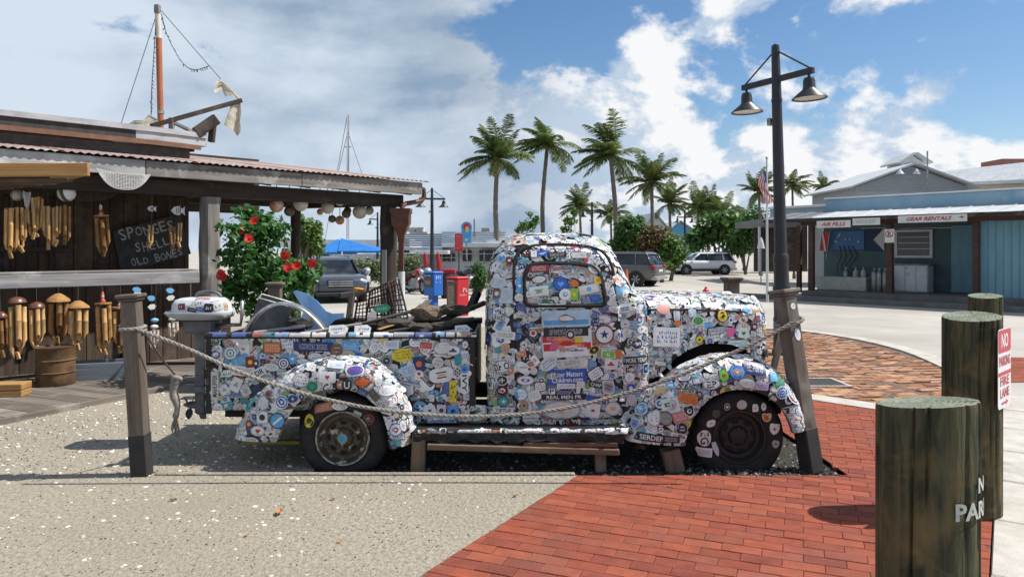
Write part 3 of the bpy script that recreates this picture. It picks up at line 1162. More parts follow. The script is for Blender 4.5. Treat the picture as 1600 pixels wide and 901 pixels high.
def jit(c, r, a=.12):
    k = 1 + r.uniform(-a, a)
    g = sum(c) / 3
    q = r.uniform(.12, .48)                # sun-faded inks
    return tuple(max(0.008, (x + (g - x) * q) * k) for x in c)


class Art:
    """layers of flat colour in sticker space (metres)"""
    def __init__(s):
        s.v, s.f, s.c, s.l = [], [], [], []

    def patch(s, outline, c, lay, step=.022):
        cx = sum(p[0] for p in outline) / len(outline)
        cy = sum(p[1] for p in outline) / len(outline)
        rad = max(math.hypot(x - cx, y - cy) for x, y in outline)
        k = max(1, int(rad / step + .5))
        n = len(outline)
        b = len(s.v)
        for q in range(k):
            t = 1 - q / k
            s.v += [(cx + (x - cx) * t, cy + (y - cy) * t) for x, y in outline]
        s.v.append((cx, cy))
        s.l += [lay] * (n * k + 1)
        for q in range(k - 1):
            for i in range(n):
                j = (i + 1) % n
                s.f.append((b + q * n + i, b + q * n + j, b + (q + 1) * n + j, b + (q + 1) * n + i)); s.c.append(c)
        for i in range(n):
            s.f.append((b + (k - 1) * n + i, b + (k - 1) * n + (i + 1) % n, b + n * k)); s.c.append(c)

    def rect(s, cx, cy, w, h, c, lay, step=.025):
        nx, ny = max(1, int(w / step)), max(1, int(h / step))
        b = len(s.v)
        for j in range(ny + 1):
            for i in range(nx + 1):
                s.v.append((cx - w / 2 + w * i / nx, cy - h / 2 + h * j / ny)); s.l.append(lay)
        for j in range(ny):
            for i in range(nx):
                a = b + j * (nx + 1) + i
                s.f.append((a, a + 1, a + nx + 2, a + nx + 1)); s.c.append(c)

    def scribble(s, cx, cy, w, h, c, lay, r):
        """a line of print too small to read: uneven little marks"""
        x = cx - w / 2
        while x < cx + w / 2 - h * .2:
            ww = h * r.uniform(.35, .8)
            if r.random() < .16:
                x += h * .5
                continue
            hh = h * r.uniform(.65, 1.05)
            if r.random() < .5:
                s.rect(x + ww / 2, cy, ww * .34, hh, c, lay)
                s.rect(x + ww * .75, cy + r.choice((-1, 0, 1)) * hh * .3, ww * .45, hh * .3, c, lay)
            else:
                s.rect(x + ww / 2, cy + hh * .32 * r.choice((-1, 1)), ww * .8, hh * .32, c, lay)
                s.rect(x + ww * r.choice((.25, .7)), cy, ww * .3, hh, c, lay)
            x += ww * 1.22

    def text(s, t, cx, cy, w, h, c, lay, rot=0, bold=.02, shear=0):
        vs, fs, tw, th = text2d(t, bold, shear)
        kx, ky = w / tw, h / th
        ca, sa = math.cos(rot), math.sin(rot)
        b = len(s.v)
        for x, y in vs:
            x, y = x * kx, y * ky
            s.v.append((cx + x * ca - y * sa, cy + x * sa + y * ca)); s.l.append(lay)
        for f in fs:
            s.f.append(tuple(b + i for i in f)); s.c.append(c)


def o_ell(w, h, n=18, cx=0, cy=0):
    return [(cx + w / 2 * math.cos(2 * math.pi * k / n), cy + h / 2 * math.sin(2 * math.pi * k / n)) for k in range(n)]


def o_rect(w, h, r=.15, cx=0, cy=0):
    pts = []
    q = min(w, h) * r
    for sx, sy, a0 in ((1, 1, 0), (-1, 1, 90), (-1, -1, 180), (1, -1, 270)):
        for k in range(4):
            a = R(a0 + 30 * k)
            pts.append((cx + sx * (w / 2 - q) + q * math.cos(a), cy + sy * (h / 2 - q) + q * math.sin(a)))
    out = []
    for i, p in enumerate(pts):
        out.append(p)
        n = pts[(i + 1) % len(pts)]
        L = math.hypot(n[0] - p[0], n[1] - p[1])
        m = int(L / .025)
        for k in range(1, m + 1):
            out.append((p[0] + (n[0] - p[0]) * k / (m + 1), p[1] + (n[1] - p[1]) * k / (m + 1)))
    return out


def o_blob(w, h, r, n=20):
    ph, am = [r.uniform(0, 6.28) for _ in range(3)], [r.uniform(.02, .13) for _ in range(3)]
    out = []
    for k in range(n):
        a = 2 * math.pi * k / n
        q = 1 + sum(am[i] * math.sin((i + 2) * a + ph[i]) for i in range(3))
        out.append((w / 2 * q * math.cos(a), h / 2 * q * math.sin(a)))
    return out


def o_ngon(w, h, n, a0=0):
    base = [(w / 2 * math.cos(a0 + 2 * math.pi * k / n), h / 2 * math.sin(a0 + 2 * math.pi * k / n)) for k in range(n)]
    out = []
    for i, p in enumerate(base):
        q = base[(i + 1) % n]
        out += [p, ((p[0] + q[0]) / 2, (p[1] + q[1]) / 2)]
    return out


def o_star(w, h, n, inner, a0=1.5708):
    return [((w if k % 2 == 0 else w * inner) / 2 * math.cos(a0 + math.pi * k / n), (h if k % 2 == 0 else h * inner) / 2 * math.sin(a0 + math.pi * k / n)) for k in range(2 * n)]


def o_heart(w, h, cx=0, cy=0):
    out = []
    for k in range(20):
        t = 2 * math.pi * k / 20
        out.append((cx + w / 32 * 16 * math.sin(t) ** 3, cy + h / 30 * (13 * math.cos(t) - 5 * math.cos(2 * t) - 2 * math.cos(3 * t) - math.cos(4 * t))))
    return out


def o_shield(w, h):
    return [(w * x, h * y) for x, y in ((-.5, .42), (-.25, .5), (0, .44), (.25, .5), (.5, .42), (.5, .1), (.42, -.18), (.25, -.38), (0, -.5), (-.25, -.38), (-.42, -.18), (-.5, .1))]


def scale_o(o, k, dx_=0, dy_=0):
    return [(x * k + dx_, y * k + dy_) for x, y in o]


def motif(a, w, h, ink, paper, lay, r):
    """a small pictorial mark inside w x h"""
    t = r.randrange(10)
    s = min(w, h)
    if t == 0:
        a.patch(o_star(s * .8, s * .8, 5, .42), ink, lay)
    elif t == 1:
        a.patch(o_ell(s * .7, s * .7, 14), ink, lay); a.patch(o_ell(s * .4, s * .4, 12, s * .06, s * .05), paper, lay + 1)
    elif t == 2:
        a.rect(0, -h * .12, w * .8, h * .22, ink, lay); a.patch([(-w * .25, 0), (w * .28, 0), (0, h * .42)], ink, lay)
    elif t == 3:
        for k in range(3):
            a.rect(0, h * (.24 - .24 * k), w * r.uniform(.4, .85), h * .12, ink if k != 1 else r.choice(INK), lay)
    elif t == 4:
        a.patch(scale_o(o_blob(w * .75, h * .6, r), 1), ink, lay); a.patch(o_blob(w * .35, h * .3, r), r.choice(FILL), lay + 1)
    elif t == 5:
        a.patch([(-w * .4, -h * .2), (w * .1, -h * .28), (w * .42, h * .05), (w * .05, h * .3), (-w * .1, h * .02)], ink, lay)
        a.scribble(0, -h * .38, w * .7, h * .12, ink, lay, r)
    elif t == 6:
        a.patch(o_heart(s * .7, s * .66), ink, lay)
    elif t == 7:
        for k in range(2):
            a.scribble(0, h * (.2 - .36 * k), w * .78, h * .26, ink, lay, r)
    elif t == 8:
        a.rect(0, 0, s * .16, s * .8, ink, lay); a.rect(0, s * .02, s * .7, s * .15, ink, lay + 1)
        a.patch(o_ell(s * .3, s * .3, 10, 0, s * .05), r.choice(FILL), lay + 2)
    else:
        a.patch(scale_o(o_blob(w * .85, h * .75, r), 1), r.choice(FILL), lay)
        a.patch(o_blob(w * .5, h * .3, r), ink, lay + 1)
        a.rect(w * .1, -h * .2, w * .4, h * .1, paper, lay + 2)


def random_art(r, w, h, pale=0.0):
    a = Art()
    fill = r.choice(FILL)
    if r.random() < pale:
        fill = r.choice((WHITE, WHITE, OFFW, WHITE, (.6, .66, .74), (.70, .62, .56)))
    fill = jit(fill, r)
    bright = sum(fill) / 3 > .3
    ink = jit(r.choice(INK) if bright else r.choice((WHITE, WHITE, OFFW, YELL, SKYB, ORANGE, RED)), r)
    t = r.random()
    if t < .22:
        w = h = min(w, h) * 1.1
        base = o_ell(w, w, 20)
    elif t < .42:
        base = o_ell(w, h * .85, 22)
    elif t < .62:
        base = o_rect(w, h, .1)
    elif t < .76:
        base = o_rect(w, h, .35)
    elif t < .86:
        base = o_blob(w, h, r)
    elif t < .90:
        base = o_shield(w, max(h, w * .9))
    elif t < .95:
        base = o_ngon(w, h, r.choice((6, 8)), .3)
    else:
        base = o_rect(w * 1.3, h * .5, .05)
        w, h = w * 1.3, h * .5
    t = r.random()
    if t < .34 or (not bright and t < .5):
        border = WHITE if not bright else ink
        a.patch(base, jit(border, r, .05), 0)
        a.patch(scale_o(base, .88 if t < .2 else .93), fill, 1)
    elif t < .55 and bright:
        a.patch(base, fill, 0); a.patch(scale_o(base, .9), ink, 1); a.patch(scale_o(base, .78), fill, 2)
    else:
        a.patch(base, fill, 0)
    t = r.random()
    if t < .30:
        n = r.choice((1, 2, 2, 3))
        for k in range(n):
            hh = h * .55 / n
            a.scribble(0, h * .3 - (k + .5) * h * .6 / n, w * r.uniform(.5, .7), hh * r.uniform(.5, .85), ink, 3, r)
    elif t < .52:
        motif(a, w * .6, h * .55, ink, fill, 3, r)
        if r.random() < .6:
            a.scribble(0, -h * .32, w * .5, h * .12, ink, 3, r)
    elif t < .66:
        a.rect(0, h * .12, w * .62, h * .26, jit(r.choice(INK), r), 3)
        a.scribble(0, h * .12, w * .5, h * .14, WHITE, 4, r)
        a.scribble(0, -h * .2, w * .55, h * .13, ink, 3, r)
    elif t < .78:
        s = min(w, h)
        a.patch(o_ell(s * .62, s * .62, 16), jit(r.choice(INK + [SKYB, YELL]), r), 3)
        motif(a, s * .45, s * .4, fill if bright else WHITE, ink, 4, r)
    elif t < .9:
        a.patch(scale_o(base, .62, w * r.uniform(-.08, .08), h * r.uniform(-.08, .08)), jit(r.choice(FILL), r), 3)
        motif(a, w * .4, h * .35, ink, fill, 4, r)
    return a


# ---- surfaces that carry stickers
carriers = [cab, door, pane, hood, nose, rear_f, front_f, bed_side, apron, rb]
bv, bf = [], []
for o in carriers:
    n = len(bv)
    mw = WM[o]
    bv += [mw @ v.co for v in o.data.vertices]
    bf += [tuple(i + n for i in p.vertices) for p in o.data.polygons]
BVH = BVHTree.FromPolygons(bv, bf)
TYV, TYF = [], []
for o in (tyre_r, rim_r, tyre_f, rim_f):
    n = len(TYV)
    TYV += [WM[o] @ v.co for v in o.data.vertices]
    TYF += [tuple(i + n for i in p.vertices) for p in o.data.polygons]
BVHT = BVHTree.FromPolygons(TYV, TYF)
CAMP = Vector((0, 0, H))


def raylook(px, py, tree):
    d = Vector(((px - CX) / F, 1, -(py - HY) / F)).normalized()
    loc, nor, idx, dist = tree.ray_cast(CAMP, d)
    if loc is None:
        return None
    if nor.dot(d) > 0:
        nor = -nor
    return loc, nor


STK = []                                   # placed: (centre, radius, level)


def place(art, c, n, rot, tree, level, curl=None, tol=.035, up=None, strict=True, floor_=.0025):
    up = up or Vector((0, 0, 1))
    if abs(n.dot(up)) > .92:
        up = Vector((1, 0, 0)).cross(n) if abs(n.x) < .9 else Vector((0, 1, 0))
    V = (up - n * up.dot(n)).normalized()
    U = V.cross(n)
    ca, sa = math.cos(rot), math.sin(rot)
    out = []
    bad = 0
    for (x, y), l in zip(art.v, art.l):
        p = c + U * (x * ca - y * sa) + V * (x * sa + y * ca)
        h, nn, idx, dist = tree.ray_cast(p + n * .09, -n, .20)
        off = floor_ + level * .0011 + l * .00022
        if curl:
            q = max(0.0, x * curl[0] + y * curl[1] - curl[2])
            off += q * curl[3] * min(1, q * 30)
        if h is None or abs((h - p).dot(n)) > tol:
            h, nn, idx, dist = tree.find_nearest(p)
            if h is None:
                return None
            if (h - p).length > tol:
                bad += 1
        if nn.dot(n) < 0:
            nn = -nn
        out.append(h + nn * off)
    if strict and bad > len(art.v) * .06:
        return None
    return out


def overlap_level(c, rad, n):
    lv = 0
    for (q, r_, l, m_) in STK:
        if (q - c).length < (rad + r_) * .92 and m_.dot(n) > .3:
            lv = max(lv, l + 1)
    return lv


stickers = []                              # (size, verts, faces, colours, parent)


def emit(art, vs, size, parent):
    stickers.append((size, vs, art.f, art.c, parent))


# random cover first, large to small
rs = random.Random(2024)
tri = []
for f in bf:
    for k in range(1, len(f) - 1):
        a, b, c = bv[f[0]], bv[f[k]], bv[f[k + 1]]
        nn = (b - a).cross(c - a)
        A = nn.length / 2
        if A < 1e-7:
            continue
        nn.normalize()
        cen = (a + b + c) / 3
        view = (CAMP - cen).normalized()
        # both windings occur: take the one facing out of the truck
        outw = cen - Vector((max(-2, min(1.7, cen.x)), YC, .7))
        if nn.dot(outw) < 0:
            nn = -nn
        if nn.dot(view) < .02 and nn.x < .6:
            continue
        if cen.y > YC + .25 and nn.z < .5:
            continue
        tri.append((A, a, b, c, nn))
cum = np.cumsum([t[0] for t in tri])


def sample():
    k = int(np.searchsorted(cum, rs.random() * cum[-1]))
    A, a, b, c, nn = tri[min(k, len(tri) - 1)]
    u, v = rs.random(), rs.random()
    if u + v > 1:
        u, v = 1 - u, 1 - v
    return a + (b - a) * u + (c - a) * v, nn


def seen(p, n):
    for e in (CAMP, CAMP + Vector((1.6, 0, 0)), CAMP + Vector((-1.6, 0, 0)), CAMP + Vector((0, 0, .7))):
        d = (e - p)
        if d.dot(n) > 0:
            h = BVH.ray_cast(p + n * .012, d.normalized(), d.length)
            if h[0] is None:
                return True
    return False


CELL = {}


def near(c, rr):
    k = .12
    ix, iy, iz = (int(math.floor(c[i] / k)) for i in range(3))
    m = int(math.ceil(rr / k)) + 1
    for i in range(ix - m, ix + m + 1):
        for j in range(iy - m, iy + m + 1):
            for l in range(iz - m, iz + m + 1):
                yield from CELL.get((i, j, l), ())


def register(c, rad, lv, n):
    k = .12
    CELL.setdefault(tuple(int(math.floor(c[i] / k)) for i in range(3)), []).append((c, rad, lv, n))


for (smin, smax, tries, sep) in ((.14, .19, 330, 1.0), (.09, .135, 3400, .80), (.055, .09, 6000, .76), (.032, .058, 9500, .60)):
    for _ in range(tries):
        p, n = sample()
        s = rs.uniform(smin, smax)
        pale = .6 if n.z > .45 else (.32 if p.x > 1.0 else .12)
        onbed = p.x < -.27 and p.y > 5.425 and n.y < -.9
        if onbed and smin < .09 and rs.random() < .45:
            continue
        if p.x < -.75 and p.z > .35 and p.y < 5.42:
            pale = max(pale, .35)
        asp = rs.uniform(.5, .95)
        if p.y < 5.5 and -.2 < p.x < 1.02 and p.z > .33 and rs.random() < .85:
            if min((p.x - a[0]) ** 2 + (p.z - a[1]) ** 2 for a in door_o) < (s * .34) ** 2 or min((p.x - a[0]) ** 2 + (p.z - a[1]) ** 2 for a in win_o) < (s * .30) ** 2:
                continue
        rad = s * .5 * (.55 + .45 * asp)
        lv, ok = 0, True
        for (q, r_, l, m_) in near(p, .12):
            if m_.dot(n) < .2:
                continue
            d = (q - p).length
            if d < (rad * .45 + r_ * .92) * sep * .92:
                ok = False
                break
            if d < (rad * 1.25 + r_ * 1.25):
                lv = max(lv, l + 1)
        if not ok or lv > 9 or not seen(p, n):
            continue
        art = random_art(rs, s, s * asp, pale)
        rot = rs.gauss(0, .25) if rs.random() < .72 else rs.uniform(-1.6, 1.6)
        curl = None
        if rs.random() < (.55 if n.z > .45 else .2):
            a = rs.uniform(0, 6.28)
            curl = (math.cos(a), math.sin(a), s * rs.uniform(.1, .3), rs.uniform(.2, .6 if n.z > .45 else .45))
        vs = place(art, p, n, rot, BVH, lv, curl)
        if vs is None:
            continue
        emit(art, vs, s * s * asp * (1.0 if n.z < .6 else .5), truck)
        register(p, rad, lv, n)


# ---- stickers one can recognise in the photograph: (px, py, w, h, shape, fill, ink, border, text/motif, rot deg)
def special(px, py, w, h, shape, fill, ink=BLACK, border=None, what=None, rot=0.0, tree=None, parent=None, lines=None, lift=11, vert=False, bold=.02):
    tree = tree or BVH
    hit = raylook(px, py, tree)
    if hit is None:
        return
    c, n = hit
    d = c.y
    W, Hh = w * d / F, h * d / F
    # surfaces turned away look foreshortened: keep true size along the surface
    r_ = random.Random(int(px * 7 + py))
    a = Art()
    base = {'disc': lambda: o_ell(W, Hh, 24), 'rect': lambda: o_rect(W, Hh, .06), 'pill': lambda: o_rect(W, Hh, .42), 'rrect': lambda: o_rect(W, Hh, .2),
            'hex': lambda: o_ngon(W, Hh, 6, .5), 'blob': lambda: o_blob(W, Hh, r_), 'diamond': lambda: o_ngon(W, Hh, 4, 0), 'shield': lambda: o_shield(W, Hh),
            'rosette': lambda: o_star(W, Hh, 12, .88)}[shape]()
    lay = 0
    if border:
        a.patch(base, border, 0)
        a.patch(scale_o(base, .86), fill, 1)
    else:
        a.patch(base, fill, 0)
    if isinstance(what, str) and what.startswith('*'):
        k = what[1:]
        s = min(W, Hh)
        if k == 'ring':
            a.patch(o_ell(s * .62, s * .62, 18), ink, 2); a.patch(o_ell(s * .42, s * .42, 16), fill, 3); a.patch(o_ell(s * .2, s * .2, 12), ink, 4)
        elif k == 'dot':
            a.patch(o_ell(s * .5, s * .5, 16), ink, 2)
        elif k == 'heart':
            a.patch(o_heart(s * .5, s * .5), ink, 2); a.scribble(0, -Hh * .3, W * .5, Hh * .14, BLACK, 2, r_)
        elif k == 'lines':
            for q in range(lines or 3):
                a.scribble(0, Hh * (.32 - .64 * (q + .5) / (lines or 3)), W * .74, Hh * .5 / (lines or 3), ink, 2, r_)
        elif k == 'vlines':
            for q in range(3):
                a.rect(0, Hh * (.3 - .3 * q), W * .5, Hh * .2, ink, 2)
        elif k == 'bar':
            a.rect(0, 0, W * .7, Hh * .14, ink, 2)
        elif k == 'mark':
            motif(a, W * .62, Hh * .62, ink, fill, 2, r_)
        elif k == 'scene':
            a.rect(0, -Hh * .25, W * .92, Hh * .3, SKYB, 2); a.patch(o_blob(W * .3, Hh * .5, r_), ink, 3); a.patch(o_blob(W * .3, Hh * .3, r_), WHITE, 4)
        elif k == 'bird':
            a.patch([(-W * .35, -Hh * .05), (0, Hh * .05), (W * .36, Hh * .25), (W * .05, -Hh * .12), (-W * .1, -Hh * .2)], ink, 2)
    elif what:
        ls = what.split('|')
        n_ = len(ls)
        for q, t in enumerate(ls):
            if vert:
                a.text(t, 0, 0, Hh * .78, W * .62, ink, 2, rot=R(-90) if vert == 1 else R(90), bold=bold)
            else:
                hh = Hh * (.62 if n_ == 1 else .66 / n_)
                a.text(t, 0, Hh * (.36 - .72 * (q + .5) / n_) if n_ > 1 else 0, W * (.78 if len(t) > 2 else .55), hh, ink, 2, bold=bold)
    vs = place(a, c, n, R(rot), tree, lift, None, strict=False)
    if vs:
        emit(a, vs, 1.0 + W * Hh, parent or truck)


SP = [
    # bed side
    (361, 551, 21, 21, 'disc', WHITE, TEAL, GREY, '*ring', 0), (376, 563, 26, 16, 'rrect', SKYB, WHITE, None, '*lines', 25),
    (426, 543, 29, 18, 'rect', ORANGE, WHITE, BROWN, '*lines', 0), (490, 541, 60, 14, 'rect', NAVY, WHITE, None, '*lines', -2),
    (548, 540, 27, 16, 'rrect', SKYB, WHITE, None, '*lines', 0), (527, 546, 19, 19, 'disc', BROWN, TAN, None, '*mark', 0),
    (586, 542, 15, 15, 'disc', WHITE, GREY, None, '*ring', 0), (629, 554, 33, 21, 'disc', YELL, BROWN, None, '*lines', 8),
    (404, 582, 25, 14, 'rect', WHITE, BLACK, None, 'LDR', 27), (381, 579, 35, 15, 'rect', WHITE, RED, None, '*lines', -6),
    (494, 557, 25, 13, 'disc', WHITE, MAROON, GREY, '*lines', -4), (401, 567, 9, 12, 'disc', NAVY, WHITE, None, '*dot', 0),
    (444, 567, 18, 18, 'disc', WHITE, NAVY, BLACK, '*ring', 0), (474, 564, 22, 10, 'disc', WHITE, NAVY, NAVY, '*lines', -3),
    (458, 560, 14, 15, 'blob', SKYB, WHITE, None, '*mark', 0), (392, 565, 14, 17, 'rect', MAROON, YELL, None, '*dot', 5),
    (425, 573, 24, 12, 'disc', WHITE, GREY, None, '*lines', -8), (612, 538, 24, 13, 'rect', WHITE, BLUE, None, '*lines', 0),
    (666, 539, 22, 11, 'rect', RED, WHITE, WHITE, '*lines', -6), (692, 543, 30, 20, 'disc', WHITE, GREY, GREY, '*lines', 10),
    (708, 547, 24, 17, 'disc', WHITE, NAVY, GREY, '*mark', 0), (727, 538, 9, 11, 'disc', WHITE, GREY, None, '*dot', 0),
    (726, 557, 12, 20, 'rrect', (.6, .62, .66), BLUE, None, '*lines', 0), (716, 561, 11, 15, 'rect', TEAL, WHITE, None, None, 0),
    (690, 585, 38, 26, 'blob', WHITE, BLACK, None, '*mark', 10), (655, 568, 19, 22, 'rect', NAVY, ORANGE, None, '*dot', 0),
    (726, 598, 12, 34, 'pill', WHITE, BLACK, None, 'IVY', 0), (715, 581, 11, 20, 'disc', BLACK, WHITE, WHITE, 'OOO', 0),
    (708, 611, 11, 34, 'rect', YELL, BLACK, None, '*lines', 0), (726, 576, 13, 13, 'disc', SKYB, BLUE, None, '*dot', 0),
    (655, 583, 14, 11, 'disc', WHITE, RED, None, '*dot', 0), (638, 578, 26, 20, 'blob', (.5, .6, .7), BLUE, None, '*lines', 20),
    (584, 564, 14, 14, 'disc', WHITE, GREY, GREY, '*ring', 0), (560, 555, 10, 9, 'rect', BLUE, WHITE, None, None, 0),
    (545, 552, 20, 10, 'blob', TAN, BROWN, None, None, 0), (337, 602, 12, 44, 'rect', OFFW, NAVY, None, 'MAHUFFER', 0),
    (690, 662, 58, 18, 'rect', NAVY, WHITE, None, 'Mechanicsville|Virginia', 0), (755, 661, 42, 13, 'rect', BLACK, LIME, None, 'PURE', 0),
    (370, 600, 16, 22, 'rect', WHITE, GREY, None, '*mark', -25), (352, 608, 14, 14, 'rect', WHITE, GREY, None, '*mark', 35), (385, 610, 15, 15, 'rrect', OFFW, BLACK, None, '*mark', 30),
    (672, 640, 18, 22, 'blob', WHITE, BLUE, None, '*mark', 0), (690, 640, 14, 16, 'rect', (.6, .6, .66), MAROON, None, '*dot', 0), (708, 641, 17, 16, 'rect', SKYB, NAVY, None, '*mark', 0),
    # cab
    (877, 640, 64, 30, 'disc', OFFW, TAN, GREY, '*mark', 0), (886, 588, 62, 24, 'rect', BLUE, WHITE, None, 'Mister Matters|Children.com', 3),
    (862, 587, 23, 10, 'disc', WHITE, BLACK, BLACK, 'NO SUP', 0), (886, 536, 78, 42, 'rect', WHITE, RED, None, '*mark', 4), (872, 528, 50, 12, 'rect', (.5, .03, .03), WHITE, None, '*lines', 3), (886, 541, 74, 11, 'rect', RED, WHITE, None, '*lines', 3),
    (893, 547, 48, 9, 'rect', WHITE, BLACK, None, 'KeyWestMusic', 2), (884, 497, 76, 25, 'rect', (.45, .62, .78), BROWN, None, '*scene', 2),
    (884, 518, 70, 14, 'rect', BLACK, WHITE, None, '*lines', 2), (785, 572, 29, 18, 'disc', WHITE, BLACK, GREY, 'BKO', 14), (787, 640, 30, 9, 'rect', WHITE, BLACK, None, 'TIFTUF', -2),
    (881, 619, 70, 9, 'rect', BLACK, WHITE, None, 'REAL MEN PR', 1), (780, 496, 19, 12, 'disc', WHITE, BLACK, GREY, '385', -8), (993, 562, 42, 12, 'rect', BLACK, WHITE, None, 'WORK YEAH!', 3),
    (944, 522, 30, 30, 'disc', WHITE, NAVY, MAROON, '*mark', 0), (931, 600, 22, 9, 'rect', BLACK, WHITE, None, 'CHAP', -12), (893, 566, 34, 12, 'rect', OFFW, BLACK, None, '*lines', 4),
    (857, 567, 30, 20, 'disc', (.62, .66, .72), NAVY, None, '*lines', 35), (876, 444, 25, 23, 'disc', BLUE, SKYB, NAVY, '*mark', 0), (928, 421, 21, 14, 'disc', WHITE, BROWN, GREY, '*ring', -25),
    (897, 443, 15, 12, 'disc', ORANGE, BROWN, BROWN, '*lines', -8), (842, 437, 24, 11, 'disc', WHITE, BLACK, BLACK, '*lines', 6), (842, 420, 30, 12, 'rect', MAROON, WHITE, None, '*lines', 3),
    (920, 452, 34, 15, 'rect', OFFW, SKYB, GREY, '*dot', 12), (934, 438, 12, 11, 'rect', YELL, ORANGE, None, '*dot', 0), (883, 460, 19, 17, 'disc', WHITE, SKYB, None, '*mark', 10),
    (897, 460, 12, 18, 'rect', LIME, YELL, None, '*dot', 0), (929, 466, 17, 13, 'blob', BLUE, SKYB, None, '*mark', 0), (842, 455, 30, 15, 'rect', (.55, .6, .58), GREEN, None, '*mark', 6), (862, 478, 44, 7, 'rect', WHITE, BLACK, None, '*lines', 0),
    (811, 381, 23, 16, 'disc', OFFW, BLACK, ORANGE, '*dot', 0), (848, 397, 20, 9, 'rect', BLUE, WHITE, None, '*bird', 3), (870, 399, 30, 8, 'rect', BLACK, WHITE, None, '*lines', 2), (834, 398, 9, 10, 'rect', WHITE, BLACK, None, '*mark', 0), (905, 400, 22, 9, 'rect', OFFW, GREY, None, '*lines', 1),
    (785, 405, 18, 13, 'disc', SKYB, NAVY, WHITE, '*mark', 0), (797, 408, 9, 10, 'rrect', MAROON, WHITE, None, '*dot', 0), (779, 442, 30, 18, 'disc', (.6, .64, .7), GREY, None, '*lines', 0), (778, 459, 14, 14, 'rect', BROWN, WHITE, None, '*dot', 0),
    (791, 462, 20, 24, 'rect', (.5, .6, .72), OFFW, None, '*lines', 0), (812, 447, 13, 24, 'blob', SKYB, WHITE, None, '*mark', 0), (811, 465, 16, 12, 'disc', WHITE, GREY, None, '*mark', 0),
    (833, 520, 13, 13, 'disc', WHITE, RED, BLACK, '*dot', 0), (806, 526, 10, 10, 'rect', BLUE, SKYB, None, None, 0), (790, 523, 30, 12, 'rect', WHITE, BLACK, None, '*lines', -6), (790, 545, 13, 16, 'shield', TAN, PINK, None, '*mark', 0),
    (765, 530, 12, 24, 'blob', NAVY, SKYB, None, '*mark', 0), (815, 573, 24, 16, 'blob', WHITE, GREY, None, '*bar', 0), (785, 593, 17, 16, 'disc', BLACK, WHITE, WHITE, '*mark', 0), (785, 609, 17, 17, 'disc', BLACK, RED, MAROON, '*mark', 0),
    (814, 615, 21, 20, 'disc', WHITE, SKYB, SKYB, '*mark', 0), (821, 593, 28, 15, 'disc', WHITE, BLUE, GREY, '*mark', 0), (844, 603, 19, 15, 'rrect', WHITE, BLACK, BLACK, '*lines', 4), (835, 617, 19, 16, 'rrect', WHITE, GREY, None, '*lines', 20),
    (787, 626, 18, 17, 'disc', TEAL, WHITE, BLACK, '*mark', 0), (819, 632, 12, 12, 'disc', TAN, BROWN, BROWN, '*dot', 0), (829, 651, 25, 12, 'rect', WHITE, BLACK, None, '*lines', 2), (884, 602, 28, 8, 'rect', WHITE, BLUE, None, '*lines', 0),
    (881, 612, 30, 9, 'disc', NAVY, WHITE, None, '*lines', 0), (862, 610, 12, 11, 'rrect', WHITE, NAVY, NAVY, 'P', 0), (907, 600, 12, 10, 'rect', WHITE, RED, None, '*lines', 0), (930, 583, 25, 18, 'rrect', WHITE, NAVY, BLACK, '*lines', 32),
    (950, 553, 22, 13, 'rect', LIME, WHITE, WHITE, '*mark', 0), (966, 552, 11, 11, 'rect', ORANGE, YELL, None, None, 10), (954, 568, 22, 18, 'blob', WHITE, RED, None, '*mark', 0), (950, 604, 22, 20, 'blob', GREY, BLACK, WHITE, '*mark', -20),
    (957, 637, 26, 22, 'disc', OFFW, TAN, GREY, '*mark', 0), (920, 620, 12, 10, 'blob', BLUE, WHITE, None, None, 0), (926, 640, 22, 22, 'rect', WHITE, RED, None, '*mark', -8), (866, 540, 12, 12, 'blob', PINK, RED, None, None, 0), (891, 522, 15, 15, 'disc', BLACK, WHITE, GREY, '*dot', 0), (904, 530, 12, 8, 'rect', YELL, RED, None, None, 0),
    (928, 546, 18, 12, 'disc', BLACK, YELL, YELL, '*mark', 30), (1006, 575, 11, 16, 'rrect', NAVY, SKYB, WHITE, '*dot', 0), (1004, 600, 18, 14, 'disc', WHITE, RED, GREY, '*lines', 0), (983, 588, 15, 15, 'disc', WHITE, GREY, None, '*mark', 0), (985, 605, 12, 14, 'blob', BLUE, WHITE, None, '*dot', 0), (987, 622, 18, 15, 'disc', (.6, .64, .7), NAVY, GREY, '*lines', 0),
    # hood and nose
    (1040, 526, 44, 30, 'rect', WHITE, BLUE, None, '*lines', -3), (1127, 494, 19, 19, 'disc', YELL, BLACK, BLACK, '*mark', 0), (1089, 501, 20, 14, 'disc', GREEN, LIME, WHITE, '*lines', 0), (1071, 550, 26, 18, 'disc', WHITE, LIME, GREY, '*dot', 0),
    (1109, 537, 25, 14, 'disc', WHITE, BLUE, GREY, '*lines', 0), (1152, 538, 42, 14, 'disc', (.6, .7, .74), TEAL, WHITE, '*lines', 0), (1091, 530, 13, 13, 'disc', YELL, BLACK, BLACK, '*mark', 0), (1057, 504, 13, 8, 'blob', ORANGE, RED, None, None, 0), (1104, 508, 11, 9, 'rrect', SKYB, BLUE, None, None, 0),
    (1140, 500, 10, 11, 'disc', WHITE, BLUE, BLUE, '*dot', 0), (1164, 485, 11, 10, 'blob', SKYB, BLUE, None, None, 0), (1140, 518, 16, 14, 'blob', PINK, WHITE, None, None, 20), (1160, 520, 22, 16, 'blob', (.6, .68, .66), GREEN, None, '*mark', 0), (1030, 567, 22, 7, 'rect', WHITE, YELL, BLACK, '*lines', -10), (1177, 510, 10, 11, 'disc', MAROON, WHITE, None, '*dot', 0),
